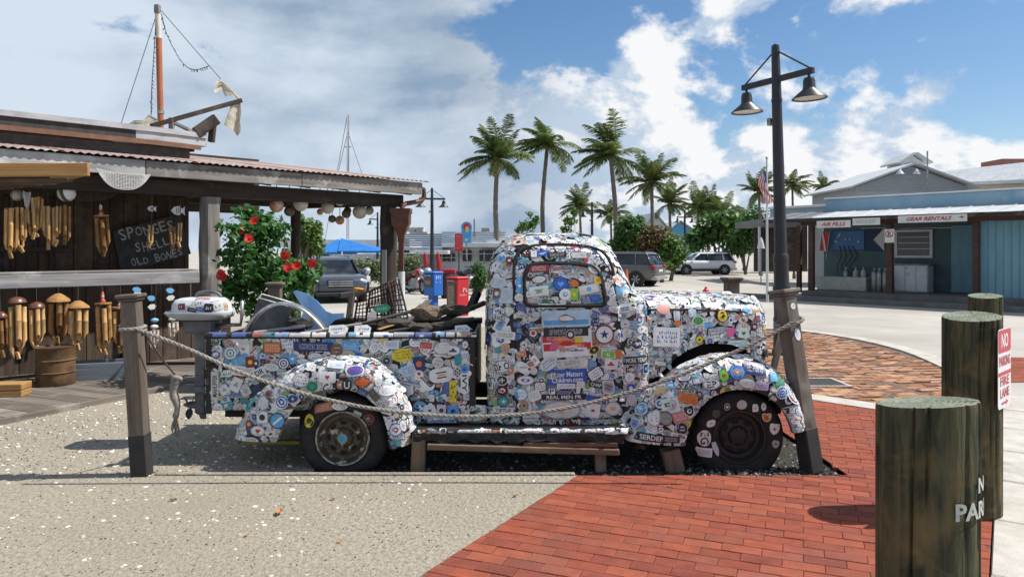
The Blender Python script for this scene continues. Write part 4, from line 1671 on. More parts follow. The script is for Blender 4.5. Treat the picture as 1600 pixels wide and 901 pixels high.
    (1200, 512, 10, 16, 'rect', BLUE, WHITE, WHITE, '*vlines', 0), (1195, 552, 22, 14, 'blob', BLACK, WHITE, None, '*mark', -8), (1080, 490, 13, 11, 'rrect', (.4, .5, .6), WHITE, None, '*mark', 0), (1035, 484, 19, 16, 'blob', (.7, .36, .3), WHITE, None, None, 0),
    # front fender
    (1151, 582, 25, 21, 'disc', SKYB, ORANGE, BLUE, '*mark', 0), (1111, 600, 28, 15, 'disc', WHITE, BLACK, GREY, 'EP', 10), (1178, 577, 34, 20, 'rect', NAVY, WHITE, None, '*lines', -10), (1018, 683, 44, 12, 'rect', BLACK, WHITE, None, 'SERDEP', -3), (1004, 640, 25, 21, 'disc', SKYB, WHITE, WHITE, '*mark', 0),
    (1040, 653, 22, 22, 'disc', (.28, .26, .24), GREY, BLACK, '*mark', 0), (1023, 653, 20, 26, 'blob', WHITE, NAVY, GREY, '*mark', 0), (1062, 650, 23, 16, 'rect', (.5, .2, .18), WHITE, None, '*lines', 14), (1076, 641, 17, 19, 'shield', BLACK, WHITE, WHITE, '*mark', 20), (1075, 622, 28, 14, 'rect', ORANGE, BROWN, None, '*lines', -10),
    (1092, 615, 11, 11, 'disc', BLACK, GREY, GREY, '*dot', 0), (1080, 607, 22, 9, 'rect', BLACK, WHITE, WHITE, '*lines', -25), (1051, 632, 9, 15, 'disc', (.6, .6, .66), MAROON, GREY, '*mark', 0), (1130, 587, 15, 19, 'disc', LIME, BROWN, GREEN, '*mark', 0), (1166, 598, 25, 13, 'disc', WHITE, GREY, None, '*lines', -8), (1189, 603, 20, 11, 'rrect', (.55, .45, .65), PURP, None, '*lines', -6),
    (1220, 613, 19, 18, 'disc', BLUE, WHITE, WHITE, '*lines', 0), (1206, 590, 12, 14, 'rect', SKYB, WHITE, None, '*mark', -10), (1012, 616, 28, 10, 'rect', WHITE, BLACK, None, 'DRI', 32), (994, 663, 15, 17, 'shield', SKYB, RED, WHITE, '*mark', 0), (1048, 685, 26, 10, 'rect', BLACK, WHITE, None, '*lines', -3), (1065, 668, 20, 18, 'blob', BLACK, WHITE, GREY, '*mark', 0), (1050, 604, 14, 12, 'blob', SKYB, WHITE, None, '*mark', 0), (1033, 612, 20, 14, 'blob', TAN, WHITE, None, None, 20),
    # rear fender
    (442, 627, 22, 22, 'rosette', BLUE, WHITE, WHITE, '*ring', 0), (435, 656, 25, 25, 'disc', SKYB, WHITE, BLACK, '*bar', 40), (405, 672, 23, 16, 'disc', WHITE, RED, GREY, '*heart', 0), (414, 630, 22, 22, 'hex', (.6, .62, .64), WHITE, GREY, None, 0), (395, 632, 14, 22, 'rect', TEAL, WHITE, None, '*mark', -12), (412, 651, 19, 20, 'rrect', WHITE, BLACK, GREY, '*dot', 0),
    (555, 580, 28, 15, 'disc', BLUE, RED, WHITE, '*lines', 0), (567, 597, 30, 18, 'diamond', ORANGE, RED, BLACK, '*lines', 0), (543, 601, 16, 17, 'disc', BLACK, WHITE, None, 'U', 0), (489, 603, 17, 15, 'disc', GREEN, TEAL, None, '*dot', 0), (472, 594, 28, 20, 'disc', WHITE, MAROON, GREY, '*lines', 0), (513, 589, 26, 16, 'rrect', WHITE, RED, None, '*mark', 0), (424, 676, 17, 11, 'shield', OFFW, BLACK, None, '*mark', 0),
    (392, 662, 12, 13, 'disc', MAROON, TAN, BROWN, '*dot', 0), (422, 616, 12, 11, 'disc', BROWN, MAROON, GREY, '*dot', 0), (459, 622, 18, 12, 'disc', NAVY, WHITE, SKYB, '*mark', 10), (605, 611, 25, 14, 'disc', WHITE, GREY, None, '*lines', 0), (628, 664, 10, 20, 'disc', WHITE, TAN, BLACK, '*mark', 12), (618, 670, 18, 20, 'disc', (.6, .6, .66), MAROON, BLUE, '*mark', 0), (526, 572, 26, 10, 'rect', WHITE, SKYB, None, '*lines', -3), (585, 616, 22, 12, 'rect', BLACK, TAN, GREY, '*lines', -48), (567, 612, 16, 10, 'rect', NAVY, WHITE, None, '*lines', -20),
]
for k_, t in enumerate(SP):
    special(*t[:8], what=t[8], rot=t[9], lift=11 + k_ * .05, vert=(1 if t[8] in ('IVY', 'OOO') else (2 if t[8] == 'MAHUFFER' else False)))
TY = [(1101, 684, 21, 25, 'disc', OFFW, BLACK, WHITE, 'EG', 0), (1100, 706, 25, 14, 'rect', WHITE, BLACK, None, '*lines', -6), (1136, 635, 9, 11, 'disc', BLACK, WHITE, WHITE, '*dot', 0), (1159, 632, 16, 15, 'disc', (.5, .52, .55), WHITE, None, '*lines', 0), (1180, 637, 9, 15, 'blob', WHITE, BLACK, None, '*mark', 0), (1193, 635, 8, 12, 'disc', WHITE, GREY, None, '*mark', 0),
      (1198, 652, 14, 14, 'shield', ORANGE, BROWN, WHITE, '*mark', 0), (1210, 670, 15, 18, 'shield', WHITE, RED, None, '*mark', -8), (1212, 693, 11, 13, 'blob', GREY, BLACK, None, '*mark', 0), (1111, 661, 15, 12, 'blob', WHITE, GREY, None, '*mark', 10), (1119, 646, 13, 13, 'disc', (.05, .07, .06), GREEN, None, '*mark', 0), (1118, 700, 8, 26, 'blob', (.6, .62, .7), BLUE, None, None, 20),
      (483, 657, 18, 24, 'disc', YELL, BLACK, BLACK, '*mark', -8), (576, 655, 17, 17, 'disc', BLACK, RED, RED, '*mark', 0), (505, 636, 28, 13, 'rect', (.45, .16, .08), OFFW, None, '*lines', 12), (531, 634, 24, 14, 'disc', WHITE, BLACK, None, '*lines', 0), (559, 645, 13, 7, 'rect', GREY, WHITE, None, '*lines', -25),
      (535, 685, 15, 15, 'disc', TEAL, SKYB, GREY, '*ring', 0)]
for t in TY:
    special(*t[:8], what=t[8], rot=t[9], tree=BVHT, parent=(tyre_r if t[0] < 800 else tyre_f), lift=1, vert=(1 if t[8] == 'EG' else False))
# bands of stickers wrapped over the bed rail
rr = random.Random(77)
x = BX0 + .02
while x < BX1 - .05:
    w = rr.uniform(.05, .16)
    c = jit(rr.choice([WHITE, OFFW, GREY, ORANGE, SKYB, BLUE, WHITE, TEAL, RED, GREEN, WHITE, BLACK, NAVY, TAN]), rr)
    rows = []
    nx = 4
    for k in range(8):
        a = R(-10 + 215 * k / 7)
        rows.append([(x + w * i / nx, 5.438 - math.cos(a) * .0285 + rr.uniform(-.001, .001), BZ1 + .012 + math.sin(a) * .0285) for i in range(nx + 1)])
    a_ = Art()
    mbv = [Vector(p) for r_ in rows for p in r_]
    a_.f = [(i * (nx + 1) + j, (i + 1) * (nx + 1) + j, (i + 1) * (nx + 1) + j + 1, i * (nx + 1) + j + 1) for i in range(7) for j in range(nx)]
    a_.c = [jit(c, rr, .05) if rr.random() < .8 else jit(rr.choice((BLACK, WHITE, RED, BLUE)), rr) for _ in a_.f]
    stickers.append((w * .03, mbv, a_.f, a_.c, truck))
    x += w * rr.uniform(.98, 1.35)

# ---- emit: the 300 largest singly, the rest as one part
stickers.sort(key=lambda t: -t[0])
rest = MB()
nrest = 0
for k, (s, vs, fs, cs, par) in enumerate(stickers):
    if k < 300:
        mb = MB()
        mb.v, mb.f, mb.c = [tuple(v) for v in vs], fs, cs
        mb.build('sticker', m_stick, par, smooth=True)
    else:
        n = len(rest.v)
        rest.v += [tuple(v) for v in vs]
        rest.f += [tuple(i + n for i in f) for f in fs]
        rest.c += cs
        nrest += 1
rest.build('small_stickers', m_stick, truck, smooth=True, kind='stuff')
print('stickers', len(stickers), 'rest faces', len(rest.f))
# ================================================================== waterfront shack on the left
SO = Vector((-5.75, 8.05, 0))
SU, SV = Vector((.7205, .6935, 0)), Vector((-.6935, .7205, 0))


def S(s, t, z):
    return SO + SU * s + SV * t + Vector((0, 0, z))


def onS(px, py, t):
    """(s, z, distance) where the pixel's ray meets the plane t = const"""
    d = Vector(((px - CX) / F, 1, -(py - HY) / F))
    k = (t + SO.dot(SV)) / (d.xy.to_3d().dot(SV))
    p = d * k
    return (p - SO).dot(SU), H + p.z, k


m_w_grey = wood('driftwood_grey', (0.30, 0.28, 0.26), (0.13, 0.115, 0.10), (0.42, 0.40, 0.37), rnd=.12)
m_w_pale = wood('bleached_board', (0.52, 0.51, 0.50), (0.26, 0.25, 0.25), (0.60, 0.585, 0.57), rnd=.08)
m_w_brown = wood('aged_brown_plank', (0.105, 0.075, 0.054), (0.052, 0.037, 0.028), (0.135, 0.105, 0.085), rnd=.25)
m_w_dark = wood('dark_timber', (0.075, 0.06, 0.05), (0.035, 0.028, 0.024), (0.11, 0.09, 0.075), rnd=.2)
m_w_tan = wood('golden_timber', (0.42, 0.25, 0.10), (0.28, 0.15, 0.055), None, rnd=.06)
m_w_deck = wood('deck_plank', (0.20, 0.175, 0.15), (0.10, 0.085, 0.07), (0.27, 0.24, 0.20), rnd=.25)
m_tin = mat('rusty_tin', (0.46, 0.41, 0.39), (0.42, 0.25, 0.19), 0.55, 2.2, (1, 1, 1), metal=.35, rnd=.12, lo=.42, hi=.6, c3=(0.32, 0.19, 0.14), s3=3.2, lo3=.5, hi3=.66)
m_copper = mat('brown_copper', (0.16, 0.065, 0.04), (0.09, 0.04, 0.03), 0.5, 10, metal=.4)

shack = thing('market_shack', 'weathered timber shack with rusty tin roof, chimes and boat hull on top', 'shack', SO)
shk = lambda n, a, b, w, h, mt, **k: beam(n, a, b, w, h, mt, shack, **k)
SL = -3.2                                  # left end beyond the frame
# fascia boards (two lengths butted)
zf = 2.65
cuts = [SL, onS(227, 260, 0)[0], onS(471, 290, 0)[0], 5.87]
for a, b in zip(cuts, cuts[1:]):
    shk('fascia_board', S(a + .004, 0, zf), S(b - .004, 0, zf), .035, .20, m_w_grey if a > 0 else m_w_pale)
# end fascia along the rake
shk('fascia_board', S(5.86, .03, zf + .0), S(5.86, 6.5, zf + .91), .035, .18, m_w_grey)
# corrugated tin roof: sheets with ridges running up the slope
def tin(s0, s1, t0, t1, z0, sl, parent, off=0.0, m=m_tin):
    rows = []
    n = int((s1 - s0) / .0225)
    for j in range(5):
        t = t0 + (t1 - t0) * j / 4
        rows.append([S(s0 + (s1 - s0) * i / n, t, z0 + sl * (t - t0) + off + .011 * math.cos(i * 1.5708)) for i in range(n + 1)])
    MB().grid(rows).build('tin_sheet', m, parent, smooth=60)
k = 0
s = SL
while s < 5.95:
    e = min(s + .76, 5.96)
    tin(s, e + .03, -.07, 6.6, zf + .118, .14, shack, .004 * (k % 2))
    s, k = e, k + 1
# nails along the eave
# soffit boards, header beams, rafters
for q in range(12):
    t0 = .06 + q * .53
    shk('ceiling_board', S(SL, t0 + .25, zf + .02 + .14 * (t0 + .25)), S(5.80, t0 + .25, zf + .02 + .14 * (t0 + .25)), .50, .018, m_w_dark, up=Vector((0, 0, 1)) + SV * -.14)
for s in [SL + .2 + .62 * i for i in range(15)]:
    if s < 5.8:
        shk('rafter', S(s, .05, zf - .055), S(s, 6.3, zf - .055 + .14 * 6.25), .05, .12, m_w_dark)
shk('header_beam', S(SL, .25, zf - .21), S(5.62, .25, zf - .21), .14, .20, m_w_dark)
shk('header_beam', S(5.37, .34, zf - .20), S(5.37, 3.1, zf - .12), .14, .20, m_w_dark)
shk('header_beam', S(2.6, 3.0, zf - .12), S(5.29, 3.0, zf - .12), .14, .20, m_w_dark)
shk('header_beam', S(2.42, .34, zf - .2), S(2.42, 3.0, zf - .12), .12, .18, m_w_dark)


def rough_post(s, t, ztop, w, mt, name='porch_post', taper=.0, r=None):
    r = r or random.Random(int(s * 100))
    rows = []
    for i in range(15):
        z = -.02 + (ztop + .02) * i / 14
        ring = []
        for k in range(12):
            a = k / 12 * 6.283
            q = w / 2 * (1.0 / max(abs(math.cos(a)), abs(math.sin(a)))) ** .62 * (1 + r.uniform(-.07, .07)) * (1 + taper * (1 - i / 14))
            ring.append((z, math.cos(a) * q, math.sin(a) * q))
        rows.append(ring)
    mb = MB().grid(rows, wrap=True)
    mb.add(rows[-1], [tuple(range(12))])
    return mb.build(name, mt, shack, smooth=35, m=frame((0, 0, 1), SU, S(s, t, 0)))
sp1 = onS(328, 400, .25)[0]
sp2 = onS(607, 400, .25)[0]
rough_post(sp1, .25, zf - .31, .25, m_w_grey, taper=.1)
rough_post(sp2, .25, zf - .31, .25, m_w_dark)
rough_post(onS(462, 360, 3.0)[0], 3.0, zf - .22, .18, m_w_dark)
rough_post(2.6, 3.0, zf - .22, .18, m_w_dark)
for q in range(5):
    shk('drop_board', S(2.5, 6.2 + q * .004, 2.58 + q * .25), S(5.84, 6.2 + q * .004, 2.58 + q * .25), .02, .262, m_w_dark)
# pale edge board on the corner post
shk('post_board', S(sp2 - .17, .12, .02), S(sp2 - .17, .12, 1.62), .12, .03, m_w_pale, up=SU)

# plank wall (vertical boards, each its own) behind the counter
TW = 1.3
sw_end = onS(295, 400, TW)[0]
s = SL
r4 = random.Random(8)
while s < sw_end:
    w = r4.uniform(.17, .25)
    e = min(s + w, sw_end)
    q = r4.uniform(-.006, .006)
    shk('wall_plank', S((s + e) / 2, TW + q, .06), S((s + e) / 2, TW + q, zf + .15), e - s - .007, .025, m_w_brown, up=SV, e=.003)
    s = e
# end wall seen edge-on and back wall
for i in range(9):
    t = TW + .12 + i * .2
    shk('wall_plank', S(sw_end - .01, t, .06), S(sw_end - .01, t, zf + .2), .19, .022, m_w_brown, up=SU, e=.003)
MB().add([S(SL, TW + .03, 0), S(sw_end, TW + .03, 0), S(sw_end, TW + .03, zf + .2), S(SL, TW + .03, zf + .2)], [(0, 1, 2, 3)]).build('wall_backing', m_w_dark, shack)
# shelf lines and battens on the wall
for z in (1.62, 2.08):
    shk('wall_batten', S(SL, TW - .035, z), S(.95, TW - .035, z), .04, .07, m_w_dark)
for s in (-1.4, -.5, .25, .75):
    shk('wall_batten', S(s, TW - .04, 1.35), S(s, TW - .04, 2.3), .06, .035, m_w_dark, up=SV)

# counter rail: bleached board
s1 = onS(311, 430, .1)[0]
shk('counter_board', S(SL, .1, 1.24), S(s1, .1, 1.25), .04, .155, wood('counter_grey', (.36, .355, .355), (.19, .185, .185), (.44, .43, .42)))
shk('counter_ledge', S(SL, .20, 1.335), S(s1, .20, 1.345), .17, .03, m_w_grey)
# low wall boards under the counter, set back
s = SL
while s < 3.0:
    w = r4.uniform(.16, .24)
    shk('skirt_plank', S(s + w / 2, .95, .05), S(s + w / 2, .95, 1.22), w - .008, .022, m_w_brown, up=SV, e=.003)
    s += w
# wooden deck of planks in front of the wall, at ground level
deck = thing('boardwalk', 'dark weathered plank deck along the foot of the shack', 'boardwalk', S(0, 0, 0))
dE0, dE1 = G(-60, 674), G(300, 600)
dd = (dE1 - dE0).normalized()
dn = Vector((-dd.y, dd.x, 0))
MB().prism([tuple((dE0 - dd * 3).xy), tuple((dE1 + dd * 3.2).xy), tuple((dE1 + dd * 3.2 + dn * 4).xy), tuple((dE0 - dd * 3 + dn * 4).xy)], -.1, .016).build('joist_bed', m_w_dark, deck)
q = -3.0
Ld = (dE1 - dE0).length + 6.0
while q < Ld - 3:
    w = r4.uniform(.20, .27)
    a = dE0 + dd * (q + w / 2)
    beam('deck_plank', a + Vector((0, 0, .035)) + dn * r4.uniform(-.015, .015), a + dn * 3.4 + Vector((0, 0, .035)), w - .012, .035, m_w_deck, deck, e=.004)
    q += w
beam('edge_board', dE0 - dd * 3 + Vector((0, 0, .02)) - dn * .03, dE1 + dd * 3.2 + Vector((0, 0, .02)) - dn * .03, .04, .07, m_w_deck, deck)

# awning of golden timber jutting in at the top left
aw = thing('awning', 'golden timber edged wooden awning jutting in at upper left', 'awning', P(40, 290, 6.2))
a, b = P(-80, 266, 6.1), P(139, 265, 6.35)
beam('edge_beam', a, b, .05, .118, m_w_tan, aw)
bk = SV * 1.25
for i in range(7):
    q = i * .17
    o0, o1 = SV * q + Vector((0, 0, -.085)), SV * q + Vector((0, 0, -.085))
    beam('slat', a + o0 + SV * .12, b + o1 + SV * .12 - (b - a).normalized() * (.12 + q * .3), .15, .022, m_w_brown, aw, up=Vector((0, 0, 1)))
c = (b - a).normalized()
beam('edge_beam', b + SV * .03 - c * .03, b + SV * 1.25 - c * .03, .045, .10, m_w_tan, aw)

# copper leader head and downspout on the corner post
gs = thing('rain_gutter_downspout', 'brown copper leader head with downspout on the shack corner post', 'downspout', P(627, 440, 11.75))
Yg = 11.75
def gp(px, py, dy=0):
    return P(px, py, Yg + dy)
u = gp(628, 1).x - gp(627, 1).x
cx_ = gp(627, 400).x
lv = [(326, .16, .15), (333, .16, .15), (334, .145, .14), (349, .14, .14), (368, .055, .06), (378, .05, .055)]
rows = []
for py, hx_, hy_ in lv:
    z = gp(0, py).z
    rows.append([(cx_ - hx_, Yg - hy_, z), (cx_ + hx_, Yg - hy_, z), (cx_ + hx_, Yg + hy_, z), (cx_ - hx_, Yg + hy_, z)])
mb = MB().grid(rows, wrap=True)
mb.add(rows[0], [(0, 1, 2, 3)])
mb.build('leader_head', m_copper, gs)
MB().bbox((cx_ - .042, Yg - .05, gp(0, 424).z), (cx_ + .042, Yg + .05, gp(0, 377).z), .006).build('downspout', m_copper, gs)
MB().lathe([(.06, 0), (.06, 1.25)], 14, Matrix.Translation((cx_, Yg, gp(0, 424).z - 1.25))).build('pipe', mat('pvc_white', (.62, .64, .66), (.5, .52, .54), .4, 6), gs, smooth=40)
el = [S(5.80, .10, zf + .05), S(5.98, .10, zf - .0), S(5.99, .10, zf - .13), S(5.93, .10, zf - .20), S(5.60, .10, zf - .26), (cx_ + .02, Yg, gp(0, 322).z), (cx_, Yg, gp(0, 329).z)]
MB().tube([tuple(p) for p in el], .04, 10).build('elbow_pipe', m_copper, gs, smooth=50)

# ---- old boat hull on the roof
TB = 1.5
boat = thing('boat_hull', 'grey wooden boat hull with bow and bowsprit on the shack roof', 'boat', S(1.5, TB + .6, 3.1))
se = onS(327, 220, TB)[0]
def hull_t(s):                             # near side t, far side t narrowing to the bow
    q = max(0, (s - (se - 1.3)) / 1.3)
    return TB + .0 + .12 * q ** 2.2, TB + 1.25 - 1.05 * q ** 1.8
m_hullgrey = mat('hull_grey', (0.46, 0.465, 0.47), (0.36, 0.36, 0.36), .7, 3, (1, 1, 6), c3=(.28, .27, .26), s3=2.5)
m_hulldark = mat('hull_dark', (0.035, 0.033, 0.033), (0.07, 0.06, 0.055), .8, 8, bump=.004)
m_hullrust = mat('hull_rust', (0.22, 0.11, 0.06), (0.14, 0.07, 0.045), .7, 5)
def strake(name, z0, z1, off, mt, s0, s1):
    for side in (0, 1):
        n = 18
        rows = []
        for i in range(n + 1):
            s_ = s0 + (s1 - s0) * i / n
            t_ = hull_t(s_)[side]
            sg = -1 if side == 0 else 1
            rows.append([S(s_, t_ + sg * off, z0), S(s_, t_ + sg * off, z1), S(s_, t_ + sg * off - sg * .035, z1), S(s_, t_ + sg * off - sg * .035, z0)])
        MB().grid(rows, wrap=True).add([rows[-1][k] for k in range(4)], [(0, 1, 2, 3)]).build(name, mt, boat)
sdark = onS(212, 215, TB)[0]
strake('gunwale', 3.355, 3.43, .03, m_hullgrey, SL, se)
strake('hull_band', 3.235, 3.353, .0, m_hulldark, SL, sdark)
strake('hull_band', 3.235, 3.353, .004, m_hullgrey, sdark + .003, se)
strake('rub_rail', 3.165, 3.233, .035, m_hullrust, SL, se - .1)
strake('hull_bottom', 2.95, 3.163, -.05, m_hulldark, SL, se - .25)
rows = [[S(s_, hull_t(s_)[0] + .04, 3.36), S(s_, hull_t(s_)[1] - .04, 3.36)] for s_ in [SL + (se - SL) * i / 20 for i in range(21)]]
MB().grid(rows).build('boat_deck', m_w_grey, boat)
# bow block, sprit, braces
def B(px, py, t=TB + .1):
    s_, z_, d_ = onS(px, py, t)
    return S(s_, t, z_)
beam('bowsprit', B(236, 197), B(377, 157), .08, .07, m_w_dark, boat)
beam('stem_block', B(306, 208), B(338, 186), .10, .17, m_w_dark, boat)
beam('stem_block', B(330, 222), B(334, 183), .09, .08, m_w_dark, boat)
beam('brace', B(270, 191), B(306, 208), .06, .05, m_w_grey, boat)
beam('brace', B(268, 184), B(268, 205), .07, .06, m_w_grey, boat)
# mast, stays and string lights
TM = TB + .55
def Bm(px, py, t=TM):
    s_, z_, d_ = onS(px, py, t)
    return S(s_, t, z_)
mast = thing('mast', 'short orange and cream mast standing on the rooftop boat', 'mast', Bm(251, 192))
mo = mat('mast_orange', (0.42, 0.14, 0.055), (0.34, 0.11, 0.05), .5, 5)
mc = mat('mast_cream', (0.66, 0.62, 0.52), (0.52, 0.48, 0.4), .6, 7)
MB().tube([Bm(251, 205), Bm(251, 190), Bm(248, 60)], .045, 12).build('lower_pole', mo, mast, smooth=50)
MB().tube([Bm(248, 60), Bm(246, 14)], .042, 12).build('upper_pole', mc, mast, smooth=50)
MB().lathe([(.052, 0), (.052, .05)], 12, Matrix.Translation(Bm(251, 178))).build('collar', MATS['dull_metal'], mast)
MB().bbox((-.03, -.04, 0), (.05, .04, .14), .01, Matrix.Translation(Bm(245, 22))).build('masthead', m_w_grey, mast)
def catenary(a, b, sag, n=24):
    return [a + (b - a) * (i / n) + Vector((0, 0, -sag * 4 * (i / n) * (1 - i / n))) for i in range(n + 1)]
m_wire = mat('rigging_wire', (.10, .10, .11), rough=.5)
bow_tip = B(374, 152)
MB().tube([Bm(252, 17), B(345, 124)], .007, 5).build('stay', m_wire, mast)
MB().tube([Bm(244, 25), Bm(189, 194)], .006, 5).build('stay', m_wire, mast)
def lights(a, b, sag, name, label, mid=None):
    t = thing(name, label, 'string lights', a)
    pts = catenary(a, b, sag) if mid is None else catmull([a] + mid + [b], 26)
    MB().tube(pts, .006, 5).build('cord', m_wire, t)
    r_ = random.Random(3)
    for i in range(1, len(pts) - 1):
        p = pts[i]
        d = Vector((r_.uniform(-.5, 1), 0, -1 + r_.uniform(-.2, .6))).normalized()
        MB().tube([p, p + d * .022, p + d * .05], [.008, .009, .004], 5).build('bulb', m_wire, t)
lights(Bm(252, 22), B(327, 103), 0, 'string_lights', 'string of dark little lights looping from mast to bow', [Bm(262, 57), Bm(285, 98), Bm(305, 109)])
lights(Bm(244, 28), Bm(236, 180), .0, 'string_lights', 'string of dark little lights hanging straight beside the mast', [Bm(240, 90), Bm(237, 140)])
# torn sail cloth
m_cloth = mat('torn_canvas', (0.62, 0.57, 0.46), (0.48, 0.43, 0.34), .9, 6, bump=.01, bscale=20, trans=.25)
def rag(name, label, outline_top, outline_bot, t, seed):
    r_ = random.Random(seed)
    n = len(outline_top)
    rows = []
    for j in range(8):
        f = j / 7
        row = []
        for i in range(n):
            x = outline_top[i][0] * (1 - f) + outline_bot[i][0] * f + r_.uniform(-1.0, 1.0) * (f > 0)
            y = outline_top[i][1] * (1 - f) + outline_bot[i][1] * f + r_.uniform(-1, 1)
            row.append(B(x, y, t + .05 * math.sin(i * 1.9 + seed) * (.3 + f) + r_.uniform(-.01, .01)))
        rows.append(row)
    o = MB().grid(rows).build(name, m_cloth, smooth=True, label=label, cat='cloth')
    return o
rag('torn_sail', 'torn cream sailcloth hanging below the tip of the bowsprit', [(362, 160), (366, 158), (370, 157), (374, 157), (376, 156)], [(350, 195), (357, 200), (365, 204), (371, 213), (376, 205)], TB + .1, 3)
rag('torn_sail', 'tattered cream cloth knotted above the tip of the bowsprit', [(337, 128), (344, 124), (350, 128), (360, 137), (374, 152)], [(334, 146), (348, 140), (352, 150), (362, 148), (372, 156)], TB + .1, 5)
rag('torn_sail', 'crumpled pale cloth heap at the foot of the mast', [(198, 196), (210, 188), (225, 188), (232, 180), (246, 186)], [(200, 198), (212, 198), (226, 199), (236, 199), (246, 198)], TB + .25, 7)

# ---- sign
sg_s, sg_z, sg_d = onS(238, 379, TW - .12)
sgm = frame(SU * math.cos(R(13)) + Vector((0, 0, math.sin(R(13)))), SV * -1.0, S(sg_s, TW - .10, sg_z))
sgn = thing('chalk_sign', 'dark slate-coloured sign reading SPONGES SHELLS OLD BONES tilted on the wall', 'sign', S(sg_s, TW - .1, sg_z))
W_, H_ = .98, .66
pl = [(-W_ / 2, -H_ * .42), (-W_ * .36, -H_ / 2), (W_ / 2, -H_ * .42), (W_ * .47, H_ / 2), (-W_ * .47, H_ * .40)]
MB().prism(pl, -.015, .015, sgm).build('board', mat('slate_board', (.055, .055, .058), (.03, .03, .032), .8, 10), sgn)
tx = MB()
m_chalk = mat('chalk_lettering', (.42, .41, .39), (.30, .29, .28), .9, 30)
for t_, cy, w_, h_, ox in (('SPONGES', .19, .76, .15, -.03), ('SHELLS', -.03, .58, .13, .04), ('OLD BONES', -.22, .72, .11, .02)):
    for i_, ch in enumerate(t_):             # hand-chalked: every letter a little off
        if ch != ' ':
            tx = MB()
            text_on(tx, ch, sgm @ Matrix.Translation((ox - w_ / 2 + w_ * (i_ + .5) / len(t_), cy + r4.uniform(-.012, .012), .018)) @ Matrix.Rotation(r4.uniform(-.14, .14), 4, 'Z'), w_ / len(t_) * r4.uniform(.68, .86), h_ * r4.uniform(.82, 1.1), (1, 1, 1), .008)
            tx.build('letter', m_chalk, sgn)

# ---- wind chimes
m_bamboo = mat('bamboo', (0.54, 0.33, 0.13), (0.34, 0.18, 0.065), .6, 14, (3, 3, .6), rnd=.4, spec=.25, c3=(.20, .10, .04), s3=8, lo3=.58, hi3=.7)
m_bamboo_w = mat('whitewashed_bamboo', (0.66, 0.58, 0.50), (0.5, 0.42, 0.36), .6, 14, rnd=.1)
m_coco = mat('coconut_shell', (0.10, 0.035, 0.02), (0.16, 0.07, 0.04), .35, 10, spec=.5)
m_cork = mat('palm_bark', (0.40, 0.22, 0.08), (0.28, 0.13, 0.05), .85, 16, bump=.006)
m_string = mat('cord_dark', (.08, .07, .06), rough=.9)
m_skyblue = mat('painted_sky_blue', (.12, .36, .62), (.2, .45, .7), .5, 8)
m_whitep = mat('painted_white', (.70, .70, .68), (.55, .55, .54), .5, 8)
m_redp = mat('painted_red_white', (.45, .08, .05), (.7, .6, .55), .5, 12, lo=.45, hi=.55)


BAMS = [m_bamboo, m_bamboo, mat('bamboo_dark', (.30, .16, .06), (.17, .085, .035), .65, 12, (3, 3, .6), rnd=.35, spec=.2), mat('bamboo_honey', (.60, .40, .19), (.42, .24, .09), .55, 12, (3, 3, .6), rnd=.3, spec=.25)]


